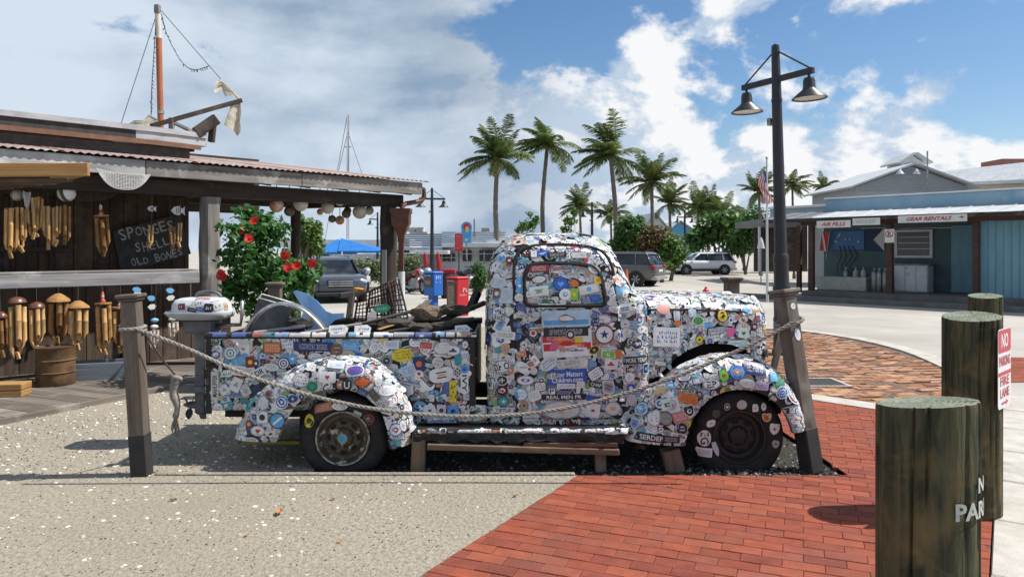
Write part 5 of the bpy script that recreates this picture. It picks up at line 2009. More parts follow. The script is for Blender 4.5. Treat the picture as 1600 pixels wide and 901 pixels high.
def chime(px, ytop, ybot, wpx, t, style, label, rr_, tubes=5, hang=None):
    s_, z1, d = onS(px, ytop, t)
    z0 = H - (ybot - HY) / F * d
    w = wpx * d / F
    c = S(s_, t, 0)
    th = thing('wind_chime', label, 'wind chime', (c.x, c.y, z1), 'bamboo wind chimes hanging along the shack')
    Ltot = z1 - z0
    top = z1
    hz = hang if hang is not None else z1 + .12
    MB().tube([(c.x, c.y, hz), (c.x, c.y, z1 - .01)], .004, 5).build('cord', m_string, th)
    if style == 'coco':
        MB().lathe([(.0005, .0), (w * .25, -.01), (w * .45, -.035), (w * .5, -.07), (w * .46, -.072)], 16, Matrix.Translation((c.x, c.y, z1))).build('coconut_cap', m_coco, th, smooth=60)
        top = z1 - .06
    elif style == 'bark':
        MB().lathe([(w * .12, .035), (w * .3, .01), (w * .52, -.03), (w * .56, -.055), (w * .4, -.05)], 14, Matrix.Translation((c.x, c.y, z1))).build('bark_cap', m_cork, th, smooth=40)
        top = z1 - .04
    elif style == 'disc':
        MB().lathe([(.0005, .012), (w * .5, .010), (w * .5, -.012), (.0005, -.014)], 14, Matrix.Translation((c.x, c.y, z1 - .14))).build('disc_cap', m_cork, th)
        MB().lathe([(.0005, .14), (.016, .12), (.02, .07), (.012, .05), (.03, .03), (.026, 0), (.0005, -.01)], 10, Matrix.Translation((c.x, c.y, z1 - .13))).build('lighthouse_figure', m_redp, th, smooth=50)
        top = z1 - .145
    elif style == 'blue':
        for q in range(2):
            MB().lathe([(.0005, .03), (w * .3, .02), (w * .42, 0), (w * .3, -.02), (.0005, -.03)], 10, Matrix.Translation((c.x, c.y, z1 - .05 - q * .085)) @ Matrix.Scale(.4, 4, SV)).build('painted_float', m_skyblue if q % 2 == 0 else m_whitep, th, smooth=50)
        top = z1 - .16
    mt = m_bamboo_w if style in ('blue', 'white') else rr_.choice(BAMS)
    L_ = top - z0
    for k in range(tubes):
        a = 6.283 * k / tubes + rr_.uniform(-.2, .2) + .4
        x, y = c.x + math.cos(a) * w * .34, c.y + math.sin(a) * w * .34
        ln = L_ * rr_.uniform(.62, .86)
        r_ = w * (.14 if tubes > 3 else .2) * rr_.uniform(.9, 1.1)
        zt = top - L_ * rr_.uniform(.0, .08) - .01
        # split bamboo: cut on the slant at the bottom, node rings
        n = 9
        prof = [(0, 1.0), (.36, 1.0), (.375, 1.1), (.39, 1.0), (.8, .98), (1.0, .96)]
        rows = []
        for q, rad in prof:
            ring = []
            for j in range(n):
                b_ = 6.283 * j / n
                zz = zt - ln * q
                if q == 1.0:
                    zz += math.cos(b_ - a) * r_ * 1.8 + r_
                ring.append((x + math.cos(b_) * r_ * rad, y + math.sin(b_) * r_ * rad, zz))
            rows.append(ring)
        MB().grid(rows, wrap=True).build('tube', mt, th, smooth=40)
    MB().tube([(c.x, c.y, top), (c.x, c.y, z0 + .05)], .003, 5).build('clapper_cord', m_string, th)
    MB().bbox((-.02, -.012, -.045), (.02, .012, .045), .006, Matrix.Translation((c.x, c.y, z0 + .05)) @ Matrix.Rotation(rr_.uniform(-.5, .5), 4, 'Y')).build('clapper', mt, th)
    th.matrix_basis = th.matrix_basis @ Euler((rr_.uniform(-.05, .05), rr_.uniform(-.06, .06), 0)).to_matrix().to_4x4()
    return th


r5 = random.Random(31)
ZE = zf - .31
for px, y0, y1, w, st, lb in (
        (18, 322, 405, 22, 'plain', 'leftmost long bamboo chime in the upper row, cut off by the picture edge'),
        (33, 322, 396, 16, 'plain', 'upper-row bamboo chime second from the picture edge'),
        (48, 306, 375, 18, 'plain', 'upper-row dark bamboo chime left of the white banded float'),
        (60, 306, 372, 15, 'plain', 'upper-row bamboo chime just under the small net scrap'),
        (75, 320, 391, 20, 'plain', 'upper-row thick bamboo chime fifth from the picture edge'),
        (89, 320, 386, 14, 'plain', 'upper-row slim bamboo chime below the white banded float'),
        (101, 318, 383, 18, 'plain', 'last bamboo chime of the upper cluster beside the white banded float'),
        (157, 320, 402, 22, 'disc', 'solitary long bamboo chime left of the chalk sign'),
        (236, 350, 388, 9, 'plain', 'short bamboo chime hanging in front of the chalk sign letters'),
        (268, 352, 390, 10, 'plain', 'short orange bamboo chime near the right edge of the chalk sign'),
        (281, 345, 388, 7, 'plain', 'thin bamboo chime at the end of the chalk sign above a white shell')):
    chime(px, y0, y1, w, .35, st, lb, r5, 5 if w > 12 else 3, hang=ZE)
ZB = 1.165
for px, y0, y1, w, st, lb in (
        (1, 486, 560, 20, 'coco', 'lower-row chime at the very edge of the picture'),
        (26, 463, 562, 27, 'coco', 'lower-row bamboo chime with brown coconut cap and long drop'),
        (57, 471, 552, 24, 'coco', 'lower-row bamboo chime with a smaller dark coconut cap'),
        (91, 463, 538, 30, 'bark', 'lower-row bamboo chime with tall shaggy bark cap'),
        (122, 474, 548, 29, 'bark', 'lower-row bamboo chime with wide flat bark cap'),
        (160, 456, 556, 24, 'disc', 'lower-row bamboo chime topped by a red and white lighthouse on a disc'),
        (188, 463, 552, 24, 'disc', 'lower-row lighthouse chime right next to the rope post'),
        (242, 494, 546, 15, 'blue', 'whitewashed chime with blue floats hanging behind the rope'),
        (269, 482, 526, 16, 'blue', 'whitewashed chime with pale blue float beside the outboard motor')):
    chime(px, y0, y1, w, .05, st, lb, r5, 5 if w > 18 else 4, hang=ZB)


def bird_string(px, y0, y1, label, t=.05):
    s_, z1, d = onS(px, y0, t)
    z0 = H - (y1 - HY) / F * d
    c = S(s_, t, 0)
    th = thing('painted_bird_ornament', label, 'ornament', (c.x, c.y, z0), 'blue and white painted ornaments under the counter')
    MB().tube([(c.x, c.y, ZB + .01), (c.x, c.y, z0)], .003, 5).build('cord', m_string, th)
    n = max(2, int((z1 - z0) / .085))
    for k in range(n):
        z = z1 - (k + .5) * (z1 - z0) / n
        pts = [(-.05, .0), (-.02, .03), (.03, .035), (.055, .01), (.03, -.03), (-.02, -.035)]
        sgx = 1 if k % 2 else -1
        MB().prism([(p * sgx, q) for p, q in pts][::sgx], -.008, .008, frame(SU, SV * -1, (c.x, c.y, z))).build('body', m_skyblue if k % 2 == 0 else m_whitep, th)
    return th
bird_string(214, 449, 463, 'short blue and white painted ornament left of the rope post cap')
bird_string(237, 459, 486, 'longest blue and white painted ornament right of the rope post cap')
bird_string(266, 448, 471, 'blue and white painted ornament above the outboard motor cowling')


def fish(px, py, size, t, label):
    s_, z, d = onS(px, py, t)
    pts = [(-.5, .0), (-.25, .28), (.1, .34), (.3, .12), (.5, .34), (.46, 0), (.5, -.34), (.3, -.12), (.1, -.34), (-.25, -.28)]
    q = size * d / F
    th = thing('fish_ornament', label, 'ornament', S(s_, t, z), 'white fish ornaments')
    MB().prism([(x * q, y * q) for x, y in pts][::-1], -.006, .006, frame(SU, SV * -1, S(s_, t, z))).build('body', m_whitep, th)
    for k in (-.12, .02, .14):
        MB().box((k * q - .004, -.22 * q, .0062), (k * q + .004, .22 * q, .009), frame(SU, SV * -1, S(s_, t, z))).build('stripe', m_string, th)
    MB().tube([S(s_, t, z + .2 * q), S(s_, t, ZE)], .003, 5).build('cord', m_string, th)
fish(278, 329, 21, .35, 'white striped fish ornament hanging near the porch post')
fish(237, 326, 13, .35, 'white fish ornament hanging edge-on above the chalk sign')

# ---- floats strung below the roof
m_float = mat('old_float', (0.60, 0.57, 0.48), (0.44, 0.40, 0.31), .7, 9, bump=.003, bscale=30, rnd=.15, c3=(.30, .17, .08), s3=5, lo3=.6, hi3=.75)
m_float_o = mat('rusty_orange_float', (0.44, 0.20, 0.08), (0.56, 0.46, 0.36), .7, 5, lo=.45, hi=.58)
m_float_d = mat('dark_old_float', (0.10, 0.085, 0.065), (0.20, 0.17, 0.12), .8, 8)
def float_ball(px, py, r_px, t, label, mt, band=False):
    s_, z, d = onS(px, py, t)
    r_ = r_px * d / F
    c = S(s_, t, z)
    th = thing('fishing_float', label, 'float', c, 'round fishing floats under the roof edge')
    tilt = Euler((random.Random(px).uniform(-.6, .6), random.Random(py).uniform(-.6, .6), 0)).to_matrix().to_4x4()
    prof = [(.0005, -1), (.12, -.985), (.14, -.97)] + [(math.sin(R(a)), -math.cos(R(a))) for a in range(18, 84, 11)] + [(.995, -.05), (1.012, -.03), (1.012, .03), (.995, .05)] + [(math.sin(R(a)), -math.cos(R(a))) for a in range(97, 165, 11)] + [(.14, .97), (.12, .985), (.0005, .97)]
    MB().lathe([(a * r_, b * r_) for a, b in prof], 22, Matrix.Translation(c) @ tilt).build('ball', mt, th, smooth=50)
    if band:
        MB().lathe([(r_ * .99, -.022), (r_ * 1.03, -.02), (r_ * 1.03, .02), (r_ * .99, .022)], 22, Matrix.Translation(c) @ Matrix.Rotation(R(75), 4, SV) @ tilt, closed=True).build('band', m_string, th)
    MB().tube([c + Vector((0, 0, r_ * .9)), (c.x, c.y, zf - .12 + .14 * t)], .006, 5).build('cord', m_string, th)
for a in ((432, 321, 11, .35, 'rust-streaked orange and white float above the red hibiscus', m_float_o), (452, 330, 8, .6, 'small dark grey float tucked behind the back post', m_float_d),
          (470, 319, 11, .35, 'round cream float with a dark hole near the back post', m_float), (512, 324, 10, .4, 'round cream float in the middle of the string', m_float),
          (531, 314, 8, .5, 'grey-white float tucked up under the fascia', m_float), (500, 331, 5, .7, 'smallest brown float between the larger cream ones', m_float_o),
          (541, 334, 7, .8, 'dark brown float hanging lower than its neighbours', m_float_d), (531, 344, 7, .9, 'lowest mottled float of the cluster', m_float_o), (519, 342, 6, 1.0, 'dark float behind the lowest cluster', m_float_d),
          (562, 331, 11, .4, 'large cream float near the corner post', m_float), (577, 329, 7, .6, 'mottled small float beside the corner post', m_float), (543, 329, 6, .9, 'dark small float half hidden behind the large cream one', m_float_d),
          (276, 300, 6, .4, 'tan round float high above the chalk sign', m_float_o)):
    float_ball(*a)
float_ball(104, 302, 13, .3, 'white float with a black band above the bamboo chimes', MATS['painted_white'], True)
float_ball(27, 305, 9, .5, 'pale netted float in the upper left corner under the awning', m_float)

# ---- fishing nets
def net(name, label, top, sag, drop, n, m, t, mt, rad=.0035):
    th = thing(name, label, 'fishing net', B(*top[0], t))
    rows = []
    for j in range(m + 1):
        f = j / m
        rows.append([])
        for i in range(n + 1):
            u_ = i / n
            px = top[0][0] + (top[1][0] - top[0][0]) * u_
            py = top[0][1] + (top[1][1] - top[0][1]) * u_ + 4 * u_ * (1 - u_) * (sag + drop * f) + 2.0 * f * math.sin(9 * u_)
            rows[-1].append(B(px, py, t - .04 * math.sin(3.14 * u_) * f))
    mb = MB()
    for j in range(m + 1):
        mb.tube(rows[j], rad, 4, caps=False)
    for i in range(n + 1):
        mb.tube([rows[j][i] for j in range(m + 1)], rad, 4, caps=False)
    mb.build('mesh', mt, th, kind='stuff')
m_net = mat('net_cord', (.55, .54, .52), (.4, .4, .38), .9, 30)
net('fishing_net', 'pale fishing net sagging from the fascia board', [(150, 263), (235, 273)], 4, 26, 34, 11, -.05, m_net, .0035)
net('fishing_net', 'scrap of grey fishing net hanging beside the upper chimes', [(36, 298), (48, 300)], 2, 26, 7, 9, .3, m_net, .003)
net('fishing_net', 'dark fishing net slung under the eave behind the pale one', [(95, 290), (200, 285)], 6, 22, 26, 8, .4, m_string, .004)

# ---- things on the deck
bp = G(87, 607)
drum = thing('rusty_drum', 'rusty brown oil drum standing on the deck below the chimes', 'drum', (bp.x, bp.y, .05))
r_, h_ = .20, .44
MB().lathe([(r_ * .96, 0), (r_, .01), (r_, h_ * .32), (r_ + .012, h_ * .34), (r_, h_ * .36), (r_, h_ * .64), (r_ + .012, h_ * .66), (r_, h_ * .68), (r_, h_ - .01), (r_ + .008, h_), (r_ - .01, h_), (r_ - .015, h_ - .015)], 24, Matrix.Translation((bp.x, bp.y, .053))).build('barrel', mat('drum_rust', (.16, .085, .035), (.075, .045, .025), .85, 8, bump=.004), drum, smooth=40)
MB().lathe([(.0005, h_ - .014), (r_ - .016, h_ - .014)], 24, Matrix.Translation((bp.x, bp.y, .053)), closed=True).build('lid', m_rust, drum)
bx = G(163, 596)
ang = math.atan2(dd.y, dd.x)
crate = thing('grey_crate', 'low grey-blue wooden box lying on the deck behind the rope post', 'box', (bx.x, bx.y, .053), rz=ang)
m_ = Matrix.Translation((bx.x, bx.y, .053)) @ Matrix.Rotation(R(20), 4, 'Z')
mg = wood('grey_blue_paint', (.20, .22, .25), (.13, .14, .16), None)
for (a, b) in (((-.36, -.16, 0), (.36, -.14, .20)), ((-.36, .14, 0), (.36, .16, .20)), ((-.36, -.139, 0), (-.34, .139, .20)), ((.34, -.139, 0), (.36, .139, .20))):
    MB().bbox(a, b, .004).build('side_board', mg, crate, m=m_)
MB().bbox((-.339, -.139, .0), (.339, .139, .02), .003).build('bottom', mg, crate, m=m_)
tb = G(5, 628)
tbx = thing('timber_box', 'golden timber block at the left edge of the deck', 'box', (tb.x, tb.y, .053))
for k in range(2):
    beam('board', (tb.x - .5, tb.y + .02, .085 + k * .072), (tb.x + .17, tb.y + .12, .085 + k * .072), .22, .066, m_w_tan, tbx)
# ================================================================== rope barrier
m_postw = wood('rope_post_wood', (0.17, 0.142, 0.115), (0.075, 0.06, 0.048), (0.23, 0.205, 0.18), rnd=.1)
m_boot = mat('black_boot', (.02, .02, .021), (.035, .034, .033), .7, 9)
m_rope = mat('grey_rope', (0.33, 0.31, 0.275), (0.22, 0.20, 0.175), .95, 40, bump=.004, bscale=60, spec=.1)


def rope_post(base, top, w, label, rz=0.0, boot=.30, capw=1.45, bolts=False):
    base, top = Vector(base), Vector(top)
    th = thing('rope_post', label, 'post', base, 'wooden posts of the rope barrier')
    ax = (top - base).normalized()
    post('shaft', base + ax * (boot * .5), top, w, m_postw, th, rz)
    if boot:
        post('boot', base - ax * .03, base + ax * boot, w * 1.05, m_boot, th, rz)
    post('cap', top, top + ax * .02, w * 1.25, m_postw, th, rz)
    post('cap', top + ax * .0205, top + ax * .05, w * capw, m_postw, th, rz)
    if bolts:
        hint = Vector((math.cos(rz), math.sin(rz), 0))
        f = frame(ax, hint, base)
        for k in (.10, .20):
            for side in (-1, 1):
                p = f @ Vector((k, side * w * .527 if False else 0, 0))
            mm = Matrix.Translation(base + ax * k + Vector((-.02, -w * .53, 0))) @ Matrix.Rotation(R(90), 4, 'X')
            MB().lathe([(.013, 0), (.011, .006), (.0005, .007)], 8, mm).build('bolt', m_alu, th)
    return th


b1 = G(222, 741)
t1 = P(205, 470, b1.y + .0)
rope_post((b1.x, b1.y, 0), (t1.x, b1.y, t1.z), .113, 'upright wooden rope post at the tail of the truck, left of the outboard motor', R(6))
b2 = G(1268, 731)
t2 = P(1226, 462, b2.y + .12)
lp = rope_post((b2.x, b2.y, 0), (t2.x, t2.y, t2.z), .12, 'leaning wooden rope post in front of the truck nose', R(24), bolts=True)
for px, py, d, l in ((1143, 440, 8.0, 'short-looking wooden rope post behind the truck hood'), (430, 448, 7.9, 'wooden rope post behind the truck bed by the hibiscus')):
    t3 = P(px, py, d)
    rope_post((t3.x, d, 0), (t3.x, d, t3.z), .135, l, R(8), boot=.28)
# stake leaning behind the front post
a, b = P(1222, 520, 5.75), P(1190, 640, 5.75)
beam('leaning_stake', (b.x - .06, 5.75, 0), (a.x, 5.75, a.z), .05, .045, wood('pale_stake', (.42, .34, .26), (.28, .22, .16)), label='thin pale stake leaning behind the front rope post', cat='stake')
# round stickers on the leaning post
shaft = [c for c in lp.children if c.name.startswith('shaft')][0]
TP = BVHTree.FromPolygons([WM[shaft] @ v.co for v in shaft.data.vertices], [tuple(p.vertices) for p in shaft.data.polygons])
for px, py, w, h in ((1239, 478, 10, 10), (1246, 522, 12, 20)):
    hit = raylook(px, py, TP)
    if hit:
        a = Art()
        a.patch(o_ell(w * .0047, h * .0047, 18), WHITE, 0)
        a.patch(o_ell(w * .002, h * .002, 12), PALEB, 1)
        vs_ = place(a, hit[0], hit[1], .15, TP, 0, strict=False)
        if vs_:
            mb = MB(); mb.v, mb.f, mb.c = [tuple(v) for v in vs_], a.f, a.c
            mb.build('sticker', m_stick, lp)


def rope_mesh(name, pts, rad, label, n=220, strands=3, twist=58.0, mt=m_rope, cat='rope', parent=None):
    """laid rope: twisted strands along a smooth path"""
    path = catmull(pts, n)
    th = thing(name, label, cat, path[0]) if parent is None else parent
    for s in range(strands):
        sp = []
        L = 0
        for i, p in enumerate(path):
            if i:
                L += (p - path[i - 1]).length
            t = (path[min(i + 1, n - 1)] - path[max(i - 1, 0)]).normalized()
            a = t.cross(Vector((0, .3, 1))).normalized()
            b_ = t.cross(a)
            ph = L * twist + s * 2 * math.pi / strands
            sp.append(p + (a * math.cos(ph) + b_ * math.sin(ph)) * rad * .5)
        MB().tube(sp, rad * .58, 6).build('strand', mt, th, smooth=True)
    return th


# long rope: wraps each post and sags past the truck
Yr = lambda px: b1.y - .085 + (px - 215) / 1030 * .0
rp = [(215, 514), (290, 543), (380, 583), (470, 613), (560, 634), (640, 645), (720, 650), (800, 648), (880, 638), (960, 619), (1040, 594), (1120, 562), (1190, 530), (1243, 501)]
pts = [P(x, y, 4.98) for x, y in rp]
rope = rope_mesh('barrier_rope', pts, .0128, 'thick grey rope sagging across the whole side of the truck', n=760)
def wrap(cx, cy, cz, w, label, tilt=0.0, turns=1.6, rad=.013):
    q = []
    for i in range(int(turns * 12) + 1):
        a = i / 12 * 6.283
        c, s = math.cos(a), math.sin(a)
        k = w * .5 * (1 / max(abs(c), abs(s))) ** .75 + rad * .9
        q.append(Vector((cx + c * k, cy + s * k, cz + i / 12 * rad * 1.9 - turns * rad + tilt * c)))
    return rope_mesh('rope', q, rad, label, n=int(turns * 40), parent=rope)
k_ = (512 - 470) / (741 - 470)
wx, wz = t1.x + (b1.x - t1.x) * k_, P(0, 512, b1.y).z
wrap(wx, b1.y, wz, .125, '')
k_ = .16
wx2, wy2 = t2.x + (b2.x - t2.x) * k_, t2.y + (b2.y - t2.y) * k_
wrap(wx2, wy2, t2.z * (1 - k_), .16, '', tilt=.035)
# tied-off tail on the left: thin line to a knot and a frayed end
line = thing('tied_rope_tail', 'dark thin rope tied to a frayed hanging tassel by the outboard shaft', 'rope', P(275, 590, 5.5))
MB().tube(catmull([P(228, 522, 5.05), P(250, 556, 5.2), P(274, 586, 5.4)], 12), .007, 6).build('line', mat('dark_cord', (.05, .05, .04), (.09, .085, .07), .9, 30), line, smooth=True)
kn = P(276, 592, 5.4)
MB().tube(catmull([kn + Vector(v) for v in ((-.03, 0, 0), (0, -.03, .02), (.035, 0, 0), (0, .03, -.02), (-.03, 0, 0), (0, -.02, -.03), (.03, 0, .02))], 24), .017, 7).build('knot', m_rope, line, smooth=True)
MB().tube(catmull([kn, P(271, 612, 5.4), P(277, 634, 5.4), P(274, 652, 5.4)], 14), [.03, .034, .036, .034, .03, .032, .034, .03, .026, .022, .02, .022, .024, .022], 8).build('rope_bundle', m_rope, line, smooth=True)
r_ = random.Random(2)
fr = MB()
for k in range(46):
    a = P(274 + r_.uniform(-2, 2), 650, 5.4 + r_.uniform(-.012, .012))
    b_ = P(275 + r_.uniform(-8, 7), 676 + r_.uniform(-6, 9), 5.4 + r_.uniform(-.03, .03))
    fr.tube([a, (a + b_) / 2 + Vector((r_.uniform(-.008, .008), 0, 0)), b_], .0022, 4, caps=False)
fr.build('frayed_ends', m_rope, line, kind='stuff')

# ================================================================== bollards
m_pile = mat('treated_pile', (0.095, 0.086, 0.046), (0.034, 0.038, 0.024), .85, 9, (3.0, 3.0, .30), bump=.012, bscale=9, c3=(0.165, 0.12, 0.055), s3=4.0, lo3=.52, hi3=.72, spec=.2, lo=.38, hi=.60, dist=.6)
m_piletop = mat('pile_end_grain', (0.24, 0.26, 0.20), (0.15, 0.165, 0.12), .9, 40, bump=.005, bscale=60, spec=.15)
m_stencil = mat('stencil_white', (.55, .56, .52), (.38, .39, .36), .8, 30)


def bollard(c, r, h, label, tilt=(0, 0), seed=1, ztop_tilt=0.02):
    th = thing('timber_bollard', label, 'bollard', c, 'thick green-treated timber bollards by the kerb')
    rr_ = random.Random(seed)
    n = 150
    ph = [rr_.uniform(0, 6.28) for _ in range(6)]
    cr = [(rr_.uniform(0, 6.28), rr_.uniform(.010, .024), rr_.uniform(.15, .95)) for _ in range(11)]
    def rad(a, z):
        q = r * (1 + .012 * math.sin(3 * a + ph[0] + z * .6) + .006 * math.sin(7 * a + ph[1] + z) + .004 * math.sin(17 * a + ph[2]))
        for a0, dep, ln in cr:               # drying checks down the pile
            da = (a - a0 + 3.1416 + .05 * math.sin(z * 3)) % 6.2832 - 3.1416
            if abs(da) < .05:
                q -= dep * (1 - abs(da) / .05) * (1 if z > h * (1 - ln) else .25)
        return q
    rows = []
    zs_ = [-.1] + [h * i / 16 for i in range(16)] + [h - .012, h]
    for z in zs_:
        k = .985 if z == h else 1
        rows.append([(rad(6.2832 * i / n, z) * math.cos(6.2832 * i / n) * k + tilt[0] * z, rad(6.2832 * i / n, z) * math.sin(6.2832 * i / n) * k + tilt[1] * z, z + (ztop_tilt * math.cos(6.2832 * i / n + ph[3]) if z > h - .02 else 0)) for i in range(n)])
    M_ = Matrix.Translation(Vector(c))
    MB().grid(rows, wrap=True).build('shaft', m_pile, th, smooth=40, m=M_)
    # growth rings on the sawn top: concentric shallow steps
    top = rows[-1]
    ctr = Vector((tilt[0] * h + r * .12, tilt[1] * h, h))
    rings = []
    for k in range(15):
        f = 1 - k / 15
        rings.append([tuple(Vector(p).lerp(ctr, 1 - f) + Vector((0, 0, .0035 * (k % 2) + rr_.uniform(-.0006, .0006)))) for p in top])
    mb = MB().grid(rings, wrap=True)
    b_ = len(mb.v)
    mb.v.append(tuple(ctr))
    for i in range(n):
        mb.f.append((b_ - n + i, b_ - n + (i + 1) % n, b_)); mb.c.append((1, 1, 1))
    mb.build('sawn_top', m_piletop, th, smooth=30, m=M_)
    return th, rad


def wrap_text(c, r, txts, th, tilt=(0, 0)):
    """stencil following the round face; angle in radians from -Y towards +X"""
    mb = MB()
    for t_, a0, z, hgt, wid in txts:
        vs, fs, tw, tht = text2d(t_, .03)
        k = hgt / tht
        kx = wid / tw
        pts = []
        for x, y in vs:
            a = a0 + x * kx / r
            rr_ = r * 1.012 + .004
            pts.append((c[0] + math.sin(a) * rr_ + tilt[0] * z, c[1] - math.cos(a) * rr_ + tilt[1] * z, z + y * k))
        mb.add(pts, fs)
    mb.build('stencil', m_stencil, th)


def bpos(px, wpx, dia):
    d = F / (wpx / dia)
    return Vector(((px - CX) / F * d, d, 0)), d
c1, d1 = bpos(1448, 166, .37)
h1 = H - (628 - HY) / F * d1
th, _ = bollard((c1.x, c1.y, 0), .160, h1, 'nearest thick green timber bollard with NO PARKING stencilled on its side', seed=4)
wrap_text((c1.x, c1.y), .160, [('NO', .92, h1 - .245, .052, .11), ('PARKING', 1.02, h1 - .325, .058, .33)], th)
c2, d2 = bpos(1518, 94, .37)
h2 = H - (494 - HY) / F * d2
th2, _ = bollard((c2.x, c2.y, 0), .160, h2, 'middle green timber bollard carrying the red and white parking sign', seed=9)
c3, d3 = bpos(1539, 54, .37)
bollard((c3.x, c3.y, 0), .160, H - (462 - HY) / F * d3, 'farthest green timber bollard of the three', seed=13)
# no-parking plate on the side of the middle bollard (turned to the street)
m_plate = mat('sign_enamel', (1, 1, 1), (.93, .93, .93), .35, 10, attr=True)
pc = P(1567, 570, d2 + .02)
ps = thing('parking_sign', 'red and white street sign plate screwed to the middle bollard', 'sign', pc)
# plate faces the street (+X) and a little to the camera
ax = Vector((.73, .683, 0))                     # along the plate, away from the viewer
nz = Vector((.683, -.73, 0))
fm = Matrix((ax, Vector((0, 0, 1)), nz)).transposed().to_4x4()
pw, ph_ = .29, .47
fm.translation = Vector((c2.x, c2.y, 0)) + nz * .172 - ax * .0 + Vector((0, 0, P(0, 569, d2).z))
def plate(mb, w, h, z0, z1, c, dx_=0, dy_=0, r=.10):
    o = o_rect(w, h, r)
    mb.prism([(x + dx_, y + dy_) for x, y in o], z0, z1, fm, c)
mb = MB()
plate(mb, pw, ph_, -.002, 0, (.72, .72, .72))
plate(mb, pw - .012, .135, .0, .0012, (.50, .025, .05), 0, .162, .12)
plate(mb, pw - .012, .022, .0, .0012, (.50, .025, .05), 0, -.03, .1)
mb.build('plate', m_plate, ps)
tx = MB()
for t_, y, w, h, c in (('NO', .165, .15, .085, (.75, .75, .75)), ('PARKING', .045, .25, .06, (.50, .025, .05)), ('FIRE', -.075, .2, .055, (.50, .025, .05)), ('LANE', -.145, .2, .055, (.50, .025, .05))):
    text_on(tx, t_, fm @ Matrix.Translation((0, y, .0016)), w, h, c, .02)
tx.add([fm @ Vector(p) for p in ((-.07, -.200, .0016), (.03, -.200, .0016), (.03, -.212, .0016), (-.07, -.212, .0016))], [(0, 3, 2, 1)], (.5, .025, .05))
tx.add([fm @ Vector(p) for p in ((.03, -.189, .0016), (.075, -.206, .0016), (.03, -.223, .0016))], [(0, 2, 1)], (.5, .025, .05))
tx.build('lettering', m_plate, ps)

# ================================================================== street lamps
m_lampb = mat('lamp_black', (.012, .013, .018), (.02, .021, .026), .45, 6, spec=.5)
m_lens = mat('lamp_lens', (.75, .75, .72), rough=.3)


def make_lamp(single=False):
    th = thing('street_lamp', '', 'street lamp', (0, 0, 0))
    MB().lathe([(.17, 0), (.17, .06), (.15, .10), (.135, .5), (.14, .55), (.125, .60), (.125, .95), (.135, 1.0), (.135, 1.04), (.115, 1.10), (.11, 1.42), (.118, 1.46), (.118, 1.54), (.10, 1.58)], 20).build('pole_base', m_lampb, th, smooth=40)
    MB().lathe([(.098, 1.58), (.075, 4.0), (.062, 4.80), (.055, 4.84), (.0005, 4.87)], 16).build('pole', m_lampb, th, smooth=40)
    MB().lathe([(.083, 3.95), (.083, 4.0)], 16).build('collar', m_lampb, th)
    for s in (-1, 1):
        if single and s > 0:
            continue
        MB().bbox((min(.02 * s, .66 * s), -.035, 4.26), (max(.02 * s, .66 * s), .035, 4.35), .006).build('arm', m_lampb, th)
        MB().tube([(0.04 * s, 0, 4.74), (.60 * s, 0, 4.35)], .014, 6).build('stay_rod', m_lampb, th)
        X = .58 * s
        sh = MB().lathe([(.02, 4.27), (.02, 4.22), (.07, 4.205), (.085, 4.16), (.09, 4.06), (.10, 4.03), (.25, 3.905), (.255, 3.89), (.242, 3.89), (.10, 4.0), (.0005, 4.01)], 26, Matrix.Translation((X, 0, 0))).build('lamp_shade', m_lampb, th, smooth=40)
        MB().lathe([(.0005, 3.91), (.19, 3.913), (.22, 3.908)], 20, Matrix.Translation((X, 0, 0)), closed=True).build('lens', m_lens, sh)
    MB().bbox((-.16, -.06, 3.60), (-.09, .04, 3.72), .01).build('junction_box', m_alu, th)
    th['group'] = 'black street lamps with bell shades'
    return th


def lamp_at(proto, px, py_top, d, rz, label, first=False, lean=0.0):
    zt = H - (py_top - HY) / F * d
    k = (zt - ROADZ * (d > 15)) / 4.87
    m = Matrix.Translation(((px - CX) / F * d, d, ROADZ if d > 15 else -.01)) @ Matrix.Rotation(lean, 4, 'Y') @ Matrix.Rotation(rz, 4, 'Z') @ Matrix.Scale(k, 4)
    if first:
        proto.matrix_basis = m
        proto['label'] = label
        return proto
    return copy_tree(proto, m, label)
lamp = make_lamp()
lamp_at(lamp, 1224, 67, 11.2, R(-58), 'tall near street lamp rising behind the truck nose', True, lean=-.026)
lamp_at(lamp, 675, 293, 36, R(10), 'street lamp beside the shack corner with two bell shades')
lamp_at(lamp, 925, 315, 46, R(-12), 'street lamp between palm trunks above the truck cab')
lamp_at(lamp, 1070, 328, 56, R(4), 'farthest street lamp in front of the trees by the white car')
lamp1 = make_lamp(True)
lamp_at(lamp1, 590, 331, 50, R(0), 'one-armed street lamp half hidden by the shack corner post', True)

